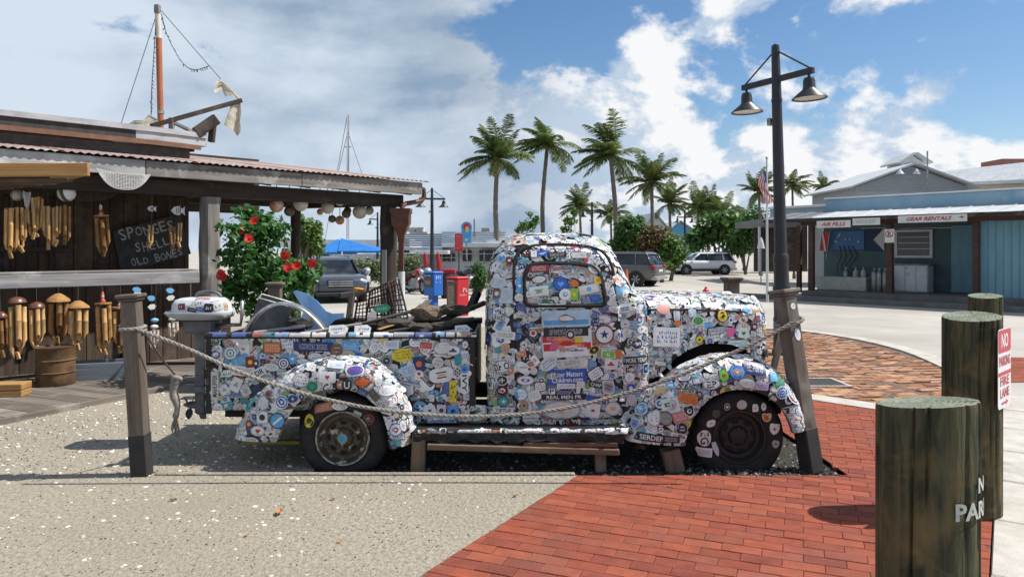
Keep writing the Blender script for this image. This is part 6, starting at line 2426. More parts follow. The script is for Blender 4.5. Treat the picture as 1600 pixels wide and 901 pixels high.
# ================================================================== outboard motor
Yo = 6.0
def O(px, py, dy=0.0):
    return P(px, py, Yo + dy)
ob = thing('outboard_motor', 'old sticker-covered outboard motor clamped to the truck tailgate', 'outboard motor', O(315, 520))
m_cowl = mat('cowl_white', (.60, .62, .64), (.45, .46, .48), .4, 9, c3=(.12, .12, .13), s3=9, lo3=.62, hi3=.68)
m_obgrey = mat('motor_grey', (.16, .165, .17), (.08, .08, .085), .5, 9)
kk = Yo / F
def cowl(levels, mt, name, wy=.15):
    rows = []
    for py, x0, x1, wy_ in levels:
        z = O(0, py).z
        ring = []
        for i in range(28):
            a = 6.2832 * i / 28
            c, s = math.cos(a), math.sin(a)
            ex = .62
            X = (O(x0, 0).x + O(x1, 0).x) / 2 + (O(x1, 0).x - O(x0, 0).x) / 2 * math.copysign(abs(c) ** ex, c)
            ring.append((X, Yo + wy_ * math.copysign(abs(s) ** ex, s), z))
        rows.append(ring)
    mb = MB().grid(rows, wrap=True)
    mb.add(rows[0], [tuple(range(28))])
    mb.add(rows[-1], [tuple(range(28))[::-1]])
    return mb.build(name, mt, ob, smooth=50)
cw = cowl([(464, 300, 345, .07), (465, 286, 350, .10), (468, 277, 355, .125), (475, 273, 358, .14), (486, 272, 360, .145)], m_cowl, 'cowling')
cowl([(486, 263, 363, .155), (488, 261, 364, .16), (494, 268, 362, .155), (498, 282, 352, .13)], mat('cowl_grey', (.42, .43, .44), (.3, .31, .32), .45, 8), 'cowl_tray')
MB().tube(catmull([O(306, 465), O(310, 458), O(325, 456), O(340, 458), O(346, 466)], 14), .016, 7).build('carry_handle', m_obgrey, ob, smooth=True)
MB().bbox((O(292, 0).x, Yo - .09, O(0, 520).z), (O(340, 0).x, Yo + .09, O(0, 497).z), .02).build('powerhead', m_obgrey, ob)
MB().bbox((O(318, 0).x, Yo - .06, O(0, 575).z), (O(333, 0).x, Yo + .06, O(0, 512).z), .012).build('clamp_bracket', m_obgrey, ob)
MB().tube([O(340, 508), O(376, 507), O(378, 492), O(378, 470)], .016, 8).build('tiller', m_alu, ob, smooth=True)
MB().bbox((O(306, 0).x, Yo - .035, O(0, 646).z), (O(324, 0).x, Yo + .035, O(0, 515).z), .015).build('drive_leg', m_obgrey, ob)
pl_ = [O(290, 607), O(330, 600), O(330, 612), O(290, 614)]
MB().bbox((O(283, 0).x, Yo - .07, O(0, 612).z), (O(330, 0).x, Yo + .07, O(0, 602).z), .01).build('cavitation_plate', m_obgrey, ob)
MB().lathe([(.0005, -.12), (.025, -.09), (.036, 0), (.03, .10), (.012, .15), (.0005, .16)], 12, Matrix.Translation(O(316, 632)) @ Matrix.Rotation(R(-90), 4, 'Y')).build('gear_case', m_obgrey, ob, smooth=True)
for k in range(3):
    a = 2.0944 * k + .4
    rows = []
    for i in range(5):
        q = .03 + .09 * i / 4
        w_ = .035 * math.sin(math.pi * (.15 + .8 * i / 4))
        rows.append([O(300, 632) + Vector((-.02 + s_ * .5 * w_, math.cos(a) * q - math.sin(a) * w_ * s_, math.sin(a) * q + math.cos(a) * w_ * s_)) for s_ in (-1, 0, 1)])
    MB().grid(rows).build('propeller_blade', m_obgrey, ob, smooth=True)
MB().add([O(308, 640) + Vector((0, s_ * .006, 0)) for s_ in (-1, 1)] + [O(322, 640) + Vector((0, s_ * .006, 0)) for s_ in (-1, 1)] + [O(314, 654) + Vector((0, s_ * .006, 0)) for s_ in (-1, 1)] + [O(322, 654) + Vector((0, s_ * .006, 0)) for s_ in (-1, 1)], [(0, 2, 6, 4), (1, 5, 7, 3), (0, 4, 5, 1), (4, 6, 7, 5), (6, 2, 3, 7), (0, 1, 3, 2)]).build('skeg', m_obgrey, ob)
# stickers on the cowling
TV = BVHTree.FromPolygons([Vector(v.co) for v in cw.data.vertices], [tuple(p.vertices) for p in cw.data.polygons])
r_ = random.Random(12)
for px, py, w, h, c in ((284, 479, 11, 9, MAROON), (296, 477, 13, 10, WHITE), (310, 474, 16, 12, (.6, .6, .62)), (326, 481, 13, 13, BLACK), (341, 478, 14, 12, OFFW), (353, 478, 9, 12, TAN), (318, 466, 22, 7, (.6, .3, .28)), (300, 484, 14, 6, BLACK), (336, 468, 12, 6, WHITE), (312, 483, 12, 6, BLUE)):
    hit = raylook(px, py, TV)
    if hit:
        a = Art()
        a.patch(o_rect(w * kk, h * kk, .15), c, 0)
        a.scribble(0, 0, w * kk * .7, h * kk * .4, BLACK if sum(c) > 1 else WHITE, 1, r_)
        vs = place(a, hit[0], hit[1], r_.uniform(-.3, .3), TV, r_.randrange(5), strict=False)
        if vs:
            mb = MB(); mb.v, mb.f, mb.c = [tuple(v) for v in vs], a.f, a.c
            mb.build('sticker', m_stick, cw, smooth=True)

# ================================================================== junk in the truck bed (each piece loose)
m_chrome = mat('dull_chrome', (.55, .55, .54), (.22, .18, .15), .3, 6, metal=.8, lo=.4, hi=.65)
m_char = mat('charred_wood', (.035, .03, .026), (.07, .06, .05), .9, 8, (.3, 1.5, 1.5), bump=.006)
m_bluew = mat('blue_painted_board', (.14, .30, .55), (.28, .44, .66), .6, 5, (1, 1, .25), c3=(.45, .5, .55), s3=6, lo3=.6, hi3=.72)
GJ = 'junk piled in the truck bed'
# blue fish-tail board
a_px = [(457, 456), (462, 453), (478, 458), (495, 470), (510, 486), (520, 490), (538, 489), (538, 496), (524, 500), (512, 512), (498, 520), (480, 520), (470, 500), (476, 484), (468, 472)]
cen = P(497, 488, 5.9)
fb = [(P(x, y, 5.9).x - cen.x, P(x, y, 5.9).z - cen.z) for x, y in a_px]
MB().prism(fb[::-1], -.012, .012, frame((1, 0, 0), (0, -1, .15), cen)).build('blue_board', m_bluew, label='blue painted tail-shaped board sticking up from the truck bed', cat='board', group=GJ)
# chrome fender arc
arc = catmull([P(x, y, 5.62) for x, y in ((383, 520), (402, 493), (425, 478), (450, 475), (475, 484), (494, 500), (508, 516))], 20)
rows = []
for i, p in enumerate(arc):
    t = (arc[min(i + 1, 19)] - arc[max(i - 1, 0)]).normalized()
    n = Vector((-t.z, 0, t.x))
    w = .05
    rows.append([p + n * .02 * math.cos(a) + Vector((0, .055 * math.sin(a), 0)) for a in (-1.9, -1.2, -.6, 0, .6, 1.2, 1.9)])
MB().grid(rows).build('wheel_arch', m_chrome, smooth=True, label='curved chrome mudguard arching out of the truck bed', cat='mudguard', group=GJ)
# open metal box frame
bxx = thing('metal_box', 'tilted dark sheet-metal box with open top in the truck bed', 'box', P(430, 480, 5.95), GJ)
mm = Matrix.Translation(P(425, 493, 6.0)) @ Matrix.Rotation(R(18), 4, 'Y') @ Matrix.Rotation(R(15), 4, 'Z')
for a, b in (((-.14, -.12, -.13), (.14, -.112, .13)), ((-.14, .112, -.13), (.14, .12, .13)), ((-.14, -.111, -.13), (-.132, .111, .13)), ((.132, -.111, -.13), (.14, .111, .13))):
    MB().box(a, b).build('panel', MATS['motor_grey'], bxx, m=mm)
MB().tube([mm @ Vector(v) for v in ((-.14, -.12, .13), (.14, -.12, .13), (.14, .12, .13), (-.14, .12, .13), (-.14, -.12, .13))], .008, 5).build('rim_wire', m_alu, bxx)
# wire crate
wc = thing('wire_crate', 'rusty wire crate standing on its corner in the truck bed', 'crate', P(590, 490, 6.1), GJ)
c0, c1_, c2_, c3_ = P(553, 505, 6.1), P(560, 462, 6.1), P(606, 441, 6.1), P(630, 476, 6.1)
c4_ = P(622, 508, 6.1)
def lerp4(a, b, c, d, u, v):
    return (a * (1 - u) + b * u) * (1 - v) + (d * (1 - u) + c * u) * v
dpt = Vector((.05, .26, .02))
for off in (Vector((0, 0, 0)), dpt):
    A, B_, C_, D_ = c0 + off, c1_ + off, c2_ + off, c4_ + off
    for i in range(9):
        u_ = i / 8
        MB().tube([lerp4(A, B_, C_, D_, u_, 0), lerp4(A, B_, C_, D_, u_, 1)], .0045, 4).build('wire', m_rust, wc)
    for i in range(12):
        v_ = i / 11
        MB().tube([lerp4(A, B_, C_, D_, 0, v_), lerp4(A, B_, C_, D_, 1, v_)], .0045 if 0 < i < 11 else .009, 4).build('wire', m_rust, wc)
for i in range(7):
    v_ = i / 6
    for e in (0, 1):
        q = lerp4(c0, c1_, c2_, c4_, e, v_)
        MB().tube([q, q + dpt], .005, 4).build('wire', m_rust, wc)
# scattered boards, sticks, charred pieces
JUNK = [((505, 520), (640, 488), .10, .02, 5.75, m_char, 'long charred board slanting across the middle of the truck bed'), ((588, 522), (740, 500), .06, .03, 5.6, m_char, 'dark burnt stick lying along the bed near the cab'),
        ((590, 515), (625, 505), .05, .012, 5.6, m_w_tan, 'short orange-brown splinter among the charred boards'), ((640, 502), (668, 470), .10, .015, 6.0, m_w_grey, 'pale split board standing in the bed behind the charred pieces'),
        ((690, 500), (758, 474), .07, .035, 5.9, m_char, 'black beam leaning against the back of the cab'), ((735, 482), (745, 458), .06, .06, 6.05, m_rubber, 'black upright stub next to the cab back'),
        ((396, 519), (470, 512), .05, .02, 5.55, m_w_pale, 'flat white-grey lath on the bed rail below the mudguard'), ((470, 521), (560, 508), .05, .02, 5.52, m_w_grey, 'grey lath lying just inside the bed rail'),
        ((545, 500), (546, 455), .05, .05, 6.3, m_char, 'burnt upright stick behind the blue tail board'), ((530, 462), (566, 458), .06, .05, 6.35, m_char, 'burnt crosspiece on top of the upright stick'),
        ((640, 515), (700, 508), .14, .01, 5.7, m_w_pale, 'torn white panel lying in the bed near the cab'), ((668, 522), (735, 516), .10, .01, 5.52, mat('white_torn_panel', (.6, .6, .6), (.3, .3, .33), .6, 12), 'sticker-covered scrap sheet at the bed front corner')]
for (a, b, w, h, y, mt, l) in JUNK:
    p, q = P(*a, y), P(*b, y)
    beam('scrap_board', p, (q.x, q.y + .12, q.z), w, h, mt, label=l, cat='scrap', group=GJ)
r_ = random.Random(5)
def scrap(px, py, d, s, mt, label, seed):
    rr_ = random.Random(seed)
    bm = bmesh.new()
    bmesh.ops.create_icosphere(bm, subdivisions=2, radius=s)
    for v in bm.verts:
        v.co *= rr_.uniform(.6, 1.15)
        v.co.z *= .55
        v.co.x *= 1.5
    me = bpy.data.meshes.new('debris_lump')
    bm.to_mesh(me)
    bm.free()
    obj('debris_lump', me, mt, m=Matrix.Translation(P(px, py, d)), label=label, cat='debris', group=GJ)
scrap(672, 487, 5.9, .12, mat('straw_debris', (.22, .16, .11), (.10, .075, .055), .95, 30, bump=.02, bscale=40), 'brown heap of straw and splinters in the truck bed', 3)
scrap(708, 485, 5.9, .10, m_char, 'black crumpled lump in the bed near the cab', 5)
scrap(618, 508, 5.75, .11, m_char, 'dark crumpled debris under the wire crate', 8)
scrap(470, 505, 5.8, .09, m_char, 'dark debris under the chrome mudguard', 11)
scrap(560, 452, 6.3, .035, mat('orange_cloth', (.6, .26, .03), (.45, .16, .02), .8, 9), 'small orange rag on top of the burnt stick', 12)
scrap(690, 512, 5.7, .09, m_w_dark, 'brown rubble at the front of the truck bed', 15)
scrap(655, 512, 5.65, .08, m_char, 'charred rubble in the middle of the bed', 18)
# green oval plaque and grey card
gp_ = P(597, 482, 5.85)
pq = thing('green_plaque', 'green oval sign with white print propped in the bed', 'plaque', gp_, GJ)
MB().prism([(x, y) for x, y in o_ell(.135, .07, 20)], -.004, .004, frame((1, 0, .12), (0, -1, .1), gp_)).build('plate', mat('green_enamel', (.02, .26, .12), (.03, .32, .16), .4, 6), pq)
a = Art(); a.scribble(0, 0, .09, .022, (1, 1, 1), 0, r_)
fmq = frame((1, 0, .12), (0, -1, .1), gp_)
mb = MB(); mb.add([fmq @ Vector((x, y, .006)) for x, y in a.v], a.f)
mb.build('print', MATS['painted_white'], pq)
cdm = frame((1, .2, -.1), (0, -1, .2), P(581, 497, 5.8))
MB().prism([(-.03, -.055), (.035, -.05), (.03, .05), (.0, .07), (-.04, .02)], -.003, .003, cdm).build('grey_card', m_w_pale, label='grey torn card beside the green oval plaque', cat='card', group=GJ)
pw_ = frame((1, .1, .05), (0, -1, .4), P(505, 513, 5.5))
for px, w, seed, l in ((528, .14, 3, 'white printed panel lying on the bed rail by the wire crate'), (566, .12, 4, 'white printed panel with a pointed end next to its twin'), (722, .11, 6, 'blue and white printed panel by the cab end of the bed')):
    th = thing('printed_panel', l, 'panel', P(px, 517, 5.5), GJ)
    f_ = frame((1, .0, .03), (0, -1, .5), P(px, 516, 5.5))
    MB().prism([(-w / 2, -.035), (w / 2, -.03), (w * .56, .02), (w * .3, .045), (-w / 2, .04)], -.003, .003, f_).build('sheet', MATS['painted_white'], th)
    a = Art()
    a.scribble(0, .012, w * .7, .016, (.05, .1, .3), 0, random.Random(seed)); a.scribble(0, -.014, w * .6, .012, (.05, .05, .06), 0, random.Random(seed + 9))
    mb = MB(); mb.add([f_ @ Vector((x, y, .005)) for x, y in a.v], a.f, (.03, .06, .2))
    mb.build('print', m_stick, th)
# ================================================================== dive shop on the right
D0 = Vector(((1268 - CX) / F * 25.0, 25.0, 0))
DU, DB = Vector((.675, -.738, 0)), Vector((.738, .675, 0))      # along the front, inwards


def D(s, t, z):
    return D0 + DU * s + DB * t + Vector((0, 0, z))


def onD(px, py, t=0.0):
    d = Vector(((px - CX) / F, 1, -(py - HY) / F))
    k = (t + D0.dot(DB)) / d.xy.to_3d().dot(DB)
    p = d * k
    return (p - D0).dot(DU), H + p.z, k


def fD(s, t, z):
    """frame on the facade: X along DU, Y up, Z towards the viewer"""
    m = Matrix((DU, Vector((0, 0, 1)), -DB)).transposed().to_4x4()
    m.translation = D(s, t, z)
    return m


m_teal = mat('teal_wall', (.085, .135, .15), (.07, .115, .13), .8, 4)
m_bluepanel = mat('sky_blue_panel', (.17, .32, .40), (.13, .27, .35), .6, 5, (1, 1, .2), rnd=.04)
m_bluefas = mat('faded_blue_fascia', (.20, .35, .46), (.28, .40, .48), .75, 1.2, c3=(.40, .48, .52), s3=.8)
m_whtin = mat('pale_tin_roof', (.56, .57, .57), (.44, .45, .46), .5, 3, metal=.15)
m_redw = wood('red_brown_timber', (.10, .055, .042), (.055, .035, .028), None)
m_bldwhite = mat('white_building', (.62, .64, .64), (.52, .54, .55), .7, 2)
m_glassd = mat('dark_glass', (.02, .024, .028), (.035, .04, .045), .15, 2, spec=.6)
m_sgnwhite = mat('white_signboard', (.62, .62, .60), (.52, .52, .50), .6, 5)

shop = thing('dive_shop', 'low blue dive shop with tin porch roof and rental signs', 'building', D(2, 0, 0))
TWL = 2.3                                   # wall depth
SR = 9.5                                    # runs out of the picture
sL = onD(1195, 345, -.3)[0]
# raised floor and kerb
def dbox(name, s0, s1, t0, t1, z0, z1, mt, parent=shop, e=.01):
    m = Matrix((DU, DB, Vector((0, 0, 1)))).transposed().to_4x4()
    m.translation = D(0, 0, 0)
    return MB().bbox((s0, t0, z0), (s1, t1, z1), e).build(name, mt, parent, m=m)
dbox('porch_floor', -.3, SR, -.15, TWL + 4, ROADZ, .22, mat('porch_grey', (.13, .13, .13), (.09, .09, .09), .85, 3))
k_ = dbox('kerb', -2.5, SR, -.75, -.17, ROADZ, .04, mat('shade_dark_kerb', (.17, .165, .155), (.11, .105, .1), .9, 3), None)  # kerb colour darkened to paint in the shade before the porch
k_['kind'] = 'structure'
# wall: bay with window and door
SW0 = onD(1287, 400, TWL)[0]
dbox('wall', SW0, 4.6, TWL, TWL + .12, .22, 3.1, m_teal)
dbox('side_wall', SW0, SW0 + .1, TWL + .13, TWL + 4, .22, 3.1, m_w_dark)
# window with louvres
ws0, ws1 = onD(1403, 370, TWL - .02)[0], onD(1453, 370, TWL - .02)[0]
win = dbox('window', ws0, ws1, TWL - .06, TWL - .002, 1.45, 2.25, m_glassd)
for z0, z1, a, b in ((1.36, 1.45, ws0 - .1, ws1 + .1), (2.251, 2.33, ws0 - .1, ws1 + .1), (1.451, 2.25, ws0 - .1, ws0 - .003), (1.451, 2.25, ws1 + .003, ws1 + .1)):
    dbox('window_frame', a, b, TWL - .09, TWL - .003, z0, z1, m_bldwhite, win)
for z in (1.66, 1.86, 2.06):
    dbox('louvre', ws0 + .01, ws1 - .01, TWL - .085, TWL - .062, z, z + .03, m_bldwhite, win)
# light blue door, ribbed blue shutter panel
ds0, ds1 = onD(1486, 400, TWL - .05)[0], onD(1522, 400, TWL - .05)[0]
dr = dbox('door', ds0, ds1, TWL - .05, TWL + .02, .225, 2.45, m_bluepanel)
dbox('door_handle', ds0 + .05, ds0 + .16, TWL - .1, TWL - .051, 1.1, 1.14, m_alu, dr)
ps0 = onD(1531, 400, .35)[0]
s = ps0
while s < SR:
    dbox('ribbed_panel', s, s + .195, .35, .40, .16, 2.62, m_bluepanel, e=.03)
    s += .2
dbox('panel_return', ps0 - .04, ps0 - .003, .35, TWL, .22, 2.62, m_bluepanel)
# posts
for px in (1268, 1390):
    s_ = onD(px, 400, .05)[0]
    dbox('porch_post', s_ - .09, s_ + .09, -.04, .14, .22, 2.48, m_redw)
dbox('porch_post', onD(1216, 400, 2.4)[0], onD(1216, 400, 2.4)[0] + .16, 2.3, 2.46, .0, 2.6, m_redw)
dbox('porch_post', onD(1246, 400, 2.4)[0], onD(1246, 400, 2.4)[0] + .16, 2.3, 2.46, .0, 2.6, m_redw)
s_ = onD(1526, 400, .2)[0]
dbox('porch_post', s_ - .1, s_ + .06, .14, .3, .22, 2.6, m_redw)
dbox('porch_beam', -.4, SR, .0, .1, 2.485, 2.66, m_redw)
# porch roof: eave fascia and standing-seam sheets
dbox('eave_fascia', sL, SR, -.42, -.38, 2.60, 2.71, m_w_dark)
s = sL
i = 0
while s < SR:
    e_ = min(s + .6, SR)
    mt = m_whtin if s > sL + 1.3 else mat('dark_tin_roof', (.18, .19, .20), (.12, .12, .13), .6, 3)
    rows = [[D(s + q, t, 2.73 + (t + .45) * .135) for q in (0, .02, .021, e_ - s - .001)] for t in (-.45, 2.0)]
    for r_ in rows:
        r_[0] = r_[0] + Vector((0, 0, .03)); r_[1] = r_[1] + Vector((0, 0, .03))
    MB().grid(rows).build('roof_sheet', mt, shop)
    s = e_
for s_ in [sL + .4 + .8 * k for k in range(14)]:
    if s_ < SR:
        dbox('rafter', s_, s_ + .07, -.36, 2.2, 2.665, 2.72, m_w_dark)
# parapet band
sb, sP = onD(1290, 308, 2.0)[0], onD(1203, 308, 3.0)[0]
dbox('parapet', sb, SR, 2.0, 2.2, 3.02, 3.50, m_bluefas)
dbox('parapet_cap', sb - .05, SR, 1.96, 2.24, 3.503, 3.56, m_bldwhite)
dbox('parapet', sP, sb - .06, 3.0, 3.2, 2.75, 3.30, mat('grey_blue_fascia', (.26, .34, .38), (.22, .29, .33), .75, 2))
dbox('parapet_cap', sP - .05, sb - .06, 2.95, 3.25, 3.303, 3.40, m_bldwhite)
dbox('roof_deck', sb, SR, 2.21, 8, 3.0, 3.1, m_whtin)
# ---- signs under the eave
def board(name, label, px0, px1, py0, py1, lines, t=-.45, sz=None, c=(.42, .035, .04), shear=.3, bold=.03, mt=None):
    s0, z1, _ = onD(px0, py0, t)
    s1, z0_, _ = onD(px1, py1, t)
    zc = None
    hgt = abs((py1 - py0)) * onD((px0 + px1) / 2, 0, t)[2] / F
    zc = onD((px0 + px1) / 2, (py0 + py1) / 2, t)[1]
    th = thing(name, label, 'sign', D((s0 + s1) / 2, t, zc))
    f = fD((s0 + s1) / 2, t, zc)
    w = s1 - s0
    MB().box((-w / 2, -hgt / 2, -.02), (w / 2, hgt / 2, 0), f).build('board', mt or m_sgnwhite, th)
    mb = MB()
    for txt, cx_, w_, h_ in lines:
        text_on(mb, txt, f @ Matrix.Translation((cx_ * w, 0, .004)), w_ * w, h_ * hgt, c, bold, shear)
    mb.build('lettering', m_plate, th)
    return th, f, w, hgt
board('shop_sign', 'white sign reading AIR FILLS under the dive shop eave', 1276, 1329, 344.5, 355.5, [('AIR FILLS', 0, .72, .55)])
board('shop_sign', 'white sign with pale faded NITROX lettering under the eave', 1332, 1375, 340.5, 351.5, [('NITROX', 0, .72, .55)], c=(.40, .42, .42))
th, f, w, hg = board('shop_sign', 'long white sign reading GEAR RENTALS under the dive shop eave', 1403, 1511, 335.5, 347, [('GEAR RENTALS', -.04, .66, .52)])
MB().add([f @ Vector(p) for p in ((w * .38, .01, .004), (w * .43, .05, .004), (w * .46, .02, .004), (w * .44, -.01, .004))], [(0, 3, 2, 1)], (.45, .05, .05)).build('fish_mark', m_plate, th)
# no-parking plate on the post
th, f, w, hg = board('no_parking_sign', 'small white no parking sign with crossed P on the porch post', 1382, 1397, 358, 379, [('NO PARKING', 0, .8, .10)], t=-.47, shear=0)
ring = []
for k in range(28):
    a = 6.2832 * k / 28
    ring.append([f @ Vector((math.cos(a) * r_ * w, .07 + math.sin(a) * r_ * w, .005)) for r_ in (.34, .42)])
MB().grid(ring + [ring[0]], (.45, .03, .04)).build('ring', m_plate, th)
mb = MB()
text_on(mb, 'P', f @ Matrix.Translation((0, .07, .0045)), .3 * w, .42 * w, (.02, .02, .02), .03)
mb.add([f @ Matrix.Translation((0, .07, .006)) @ Matrix.Rotation(R(-45), 4, 'Z') @ Vector(p) for p in ((-.38 * w, .03 * w, 0), (-.38 * w, -.03 * w, 0), (.38 * w, -.03 * w, 0), (.38 * w, .03 * w, 0))], [(0, 1, 2, 3)], (.45, .03, .04))
mb.build('crossed_letter', m_plate, th)
# ---- things on the porch
s0, z1, _ = onD(1297, 361, TWL - .08); s1 = onD(1350, 361, TWL - .08)[0]
zb = onD(1320, 390, TWL - .08)[1]
bb = thing('blue_panel_board', 'bright blue pegboard panel of gauges and hoses on the shop wall', 'panel', D(s0, TWL, zb))
dbox('panel', s0, s1, TWL - .07, TWL - .012, zb, z1, mat('royal_blue', (.05, .17, .36), (.04, .14, .30), .5, 5), bb)
r_ = random.Random(8)
for k in range(9):
    s_ = s0 + (s1 - s0) * r_.uniform(.15, .85)
    z_ = zb + (z1 - zb) * r_.uniform(.3, .85)
    MB().lathe([(.04, 0), (.04, .03), (.0005, .035)], 10, fD(s_, TWL - .072, z_)).build('gauge', m_alu, bb)
for k in range(4):
    a = D(s0 + (s1 - s0) * (.3 + .12 * k), TWL - .1, zb + .15)
    MB().tube(catmull([a, a + Vector((.05 * k, -.1, -.4)), a + Vector((-.15, -.15, -.75)), a + Vector((.1 * k - .1, -.1, -1.05))], 14), .014, 5).build('hose', m_rubber, bb, smooth=True)
# painted navy flag with white triangle
s0, z1, _ = onD(1352, 357, TWL - .06); s1 = onD(1382, 357, TWL - .06)[0]
zb = onD(1366, 392, TWL - .06)[1]
fl = thing('painted_flag_board', 'navy board with a pale triangle on the shop wall', 'panel', D(s0, TWL, zb))
dbox('board', s0, s1, TWL - .05, TWL - .013, zb, z1, mat('navy_paint', (.02, .045, .11), (.015, .035, .09), .6, 4), fl)
f = fD((s0 + s1) / 2, TWL - .052, (zb + z1) / 2)
w, hg = s1 - s0, z1 - zb
MB().add([f @ Vector(p) for p in ((w * .48, -hg / 2, 0), (w * .48, hg / 2, 0), (-.05, 0, 0))], [(0, 1, 2)]).build('triangle', m_sgnwhite, fl)
# red dive flag leaning, rinse trough, tanks, white cabinet
s_, z_, _ = onD(1288, 377, TWL - .3)
fgt = thing('dive_flag', 'red flag with white diagonal stripe beside the blue panel', 'flag', D(s_, TWL - .3, z_))
f = fD(s_, TWL - .3, z_) @ Matrix.Rotation(R(-8), 4, 'Z')
rows = [[f @ Vector((x, y, .03 * math.sin(x * 20))) for y in (-.36, 0, .36)] for x in (-.14, -.05, .05, .14)]
MB().grid(rows).build('cloth', mat('flag_red', (.50, .05, .06), (.42, .04, .05), .7, 6), fgt)
MB().add([f @ Vector(p) for p in ((-.14, .36, .05), (-.08, .36, .05), (.14, -.36, .05), (.08, -.36, .05))], [(0, 1, 2, 3)]).build('stripe', m_sgnwhite, fgt)
MB().tube([f @ Vector((.15, -.7, 0)), f @ Vector((.15, .4, 0))], .012, 6).build('staff', m_alu, fgt)
s0, s1 = onD(1282, 430, 1.2)[0], onD(1358, 430, 1.2)[0]
tr = thing('rinse_trough', 'long pale rinse trough standing on the shop porch', 'trough', D(s0, 1.2, .22))
m_tr = mat('trough_cream', (.42, .42, .38), (.32, .32, .29), .7, 5)
for a in ((s0, s1, .9, .95), (s0, s1, 1.5, 1.55), (s0, s0 + .05, .951, 1.499), (s1 - .05, s1, .951, 1.499)):
    dbox('trough_side', a[0], a[1], a[2], a[3], .225, .68, m_tr, tr)
dbox('trough_base', s0 + .051, s1 - .051, .951, 1.499, .225, .3, m_tr, tr)
m_tank = [mat('tank_steel', (.30, .31, .32), (.2, .2, .21), .4, 5, metal=.6), mat('tank_white', (.5, .5, .5), (.4, .4, .4), .4, 5)]
TK = [(1322, 1.75, 0, 'white scuba tank behind the trough, leftmost of three'), (1337, 1.75, 1, 'scuba tank in the middle behind the trough'), (1349, 1.75, 1, 'scuba tank behind the right end of the trough'),
      (1366, 1.0, 0, 'steel scuba tank right of the trough, first of three'), (1374, 1.0, 0, 'steel scuba tank right of the trough, second of three'), (1383, 1.0, 0, 'steel scuba tank next to the porch post, third of three')]
for px, t, k, l in TK:
    s_ = onD(px, 430, t)[0]
    th = thing('scuba_tank', l, 'tank', D(s_, t, .222), 'scuba tanks on the shop porch')
    M_ = Matrix.Translation(D(s_, t, .222))
    MB().lathe([(.08, 0), (.09, .015), (.09, .6), (.075, .66), (.04, .70), (.03, .71)], 14, M_).build('cylinder', m_tank[k], th, smooth=40)
    MB().lathe([(.025, .71), (.025, .77), (.035, .775), (.035, .80), (.0005, .805)], 8, M_).build('valve', m_alu, th)
s0, s1 = onD(1398, 430, 1.6)[0], onD(1450, 430, 1.6)[0]
cb = thing('white_cabinet', 'wide white three-door cabinet on the shop porch below the window', 'cabinet', D(s0, 1.6, .22))
dbox('carcass', s0, s1, 1.55, 2.15, .225, 1.12, m_bldwhite, cb)
dbox('lid', s0 - .04, s1 + .08, 1.5, 2.2, 1.123, 1.17, m_w_grey, cb)
for k in range(3):
    w = (s1 - s0) / 3
    dbox('door', s0 + k * w + .012, s0 + (k + 1) * w - .012, 1.525, 1.548, .25, 1.09, mat('cabinet_white', (.60, .63, .64), (.5, .53, .55), .5, 3, c3=(.35, .33, .30), s3=3, lo3=.62, hi3=.7), cb)
# string pipework over the window
MB().tube([D(onD(1345, 353, .3)[0], .3, 2.36), D(onD(1384, 350, .3)[0], .3, 2.36)], .012, 5).build('conduit', m_alu, shop)
MB().tube([D(onD(1397, 353, .3)[0], .3, 2.32), D(onD(1486, 347, .3)[0], .3, 2.32)], .012, 5).build('conduit', m_alu, shop)

# ================================================================== buildings behind it
def px_house(name, label, d, body, roof, wall_mat, roof_mat, depth=8.0, over=.4):
    """gable seen end-on: body (x0,x1,ybase,yeave), roof apex (x,y)"""
    x0, x1, yb, ye = body
    th = thing(name, label, 'building', P((x0 + x1) / 2, yb, d))
    a, b = P(x0, yb, d), P(x1, ye, d)
    ap = P(roof[0], roof[1], d)
    zb = min(a.z, ROADZ)
    fr_ = [(a.x, zb), (b.x, zb), (b.x, b.z), (ap.x, ap.z), (a.x, b.z)]
    M_ = Matrix.Translation((0, d, 0)) @ Matrix.Rotation(R(90), 4, 'X')
    MB().prism([(x, z) for x, z in fr_], -depth, 0, M_).build('wall', wall_mat, th)
    for sgn, e in ((-1, a.x), (1, b.x)):
        dirv = Vector((e - ap.x, 0, b.z - ap.z))
        L_ = dirv.length
        dirv.normalize()
        end = Vector((ap.x, 0, ap.z)) + dirv * (L_ + over)
        nrm = Vector((-dirv.z, 0, dirv.x)) * (1 if dirv.x > 0 else -1)
        o_ = nrm * .06
        rr0, rr1 = Vector((ap.x, 0, ap.z)) + o_, end + o_
        mb = MB()
        vs_ = []
        for y in (d - .35, d + depth + .2):
            for q in (rr0, rr1, rr1 + nrm * .09, rr0 + nrm * .09):
                vs_.append((q.x, y, q.z))
        mb.add(vs_, [(0, 1, 2, 3), (7, 6, 5, 4), (0, 4, 5, 1), (1, 5, 6, 2), (2, 6, 7, 3), (3, 7, 4, 0)])
        mb.build('roof', roof_mat, th)
    return th


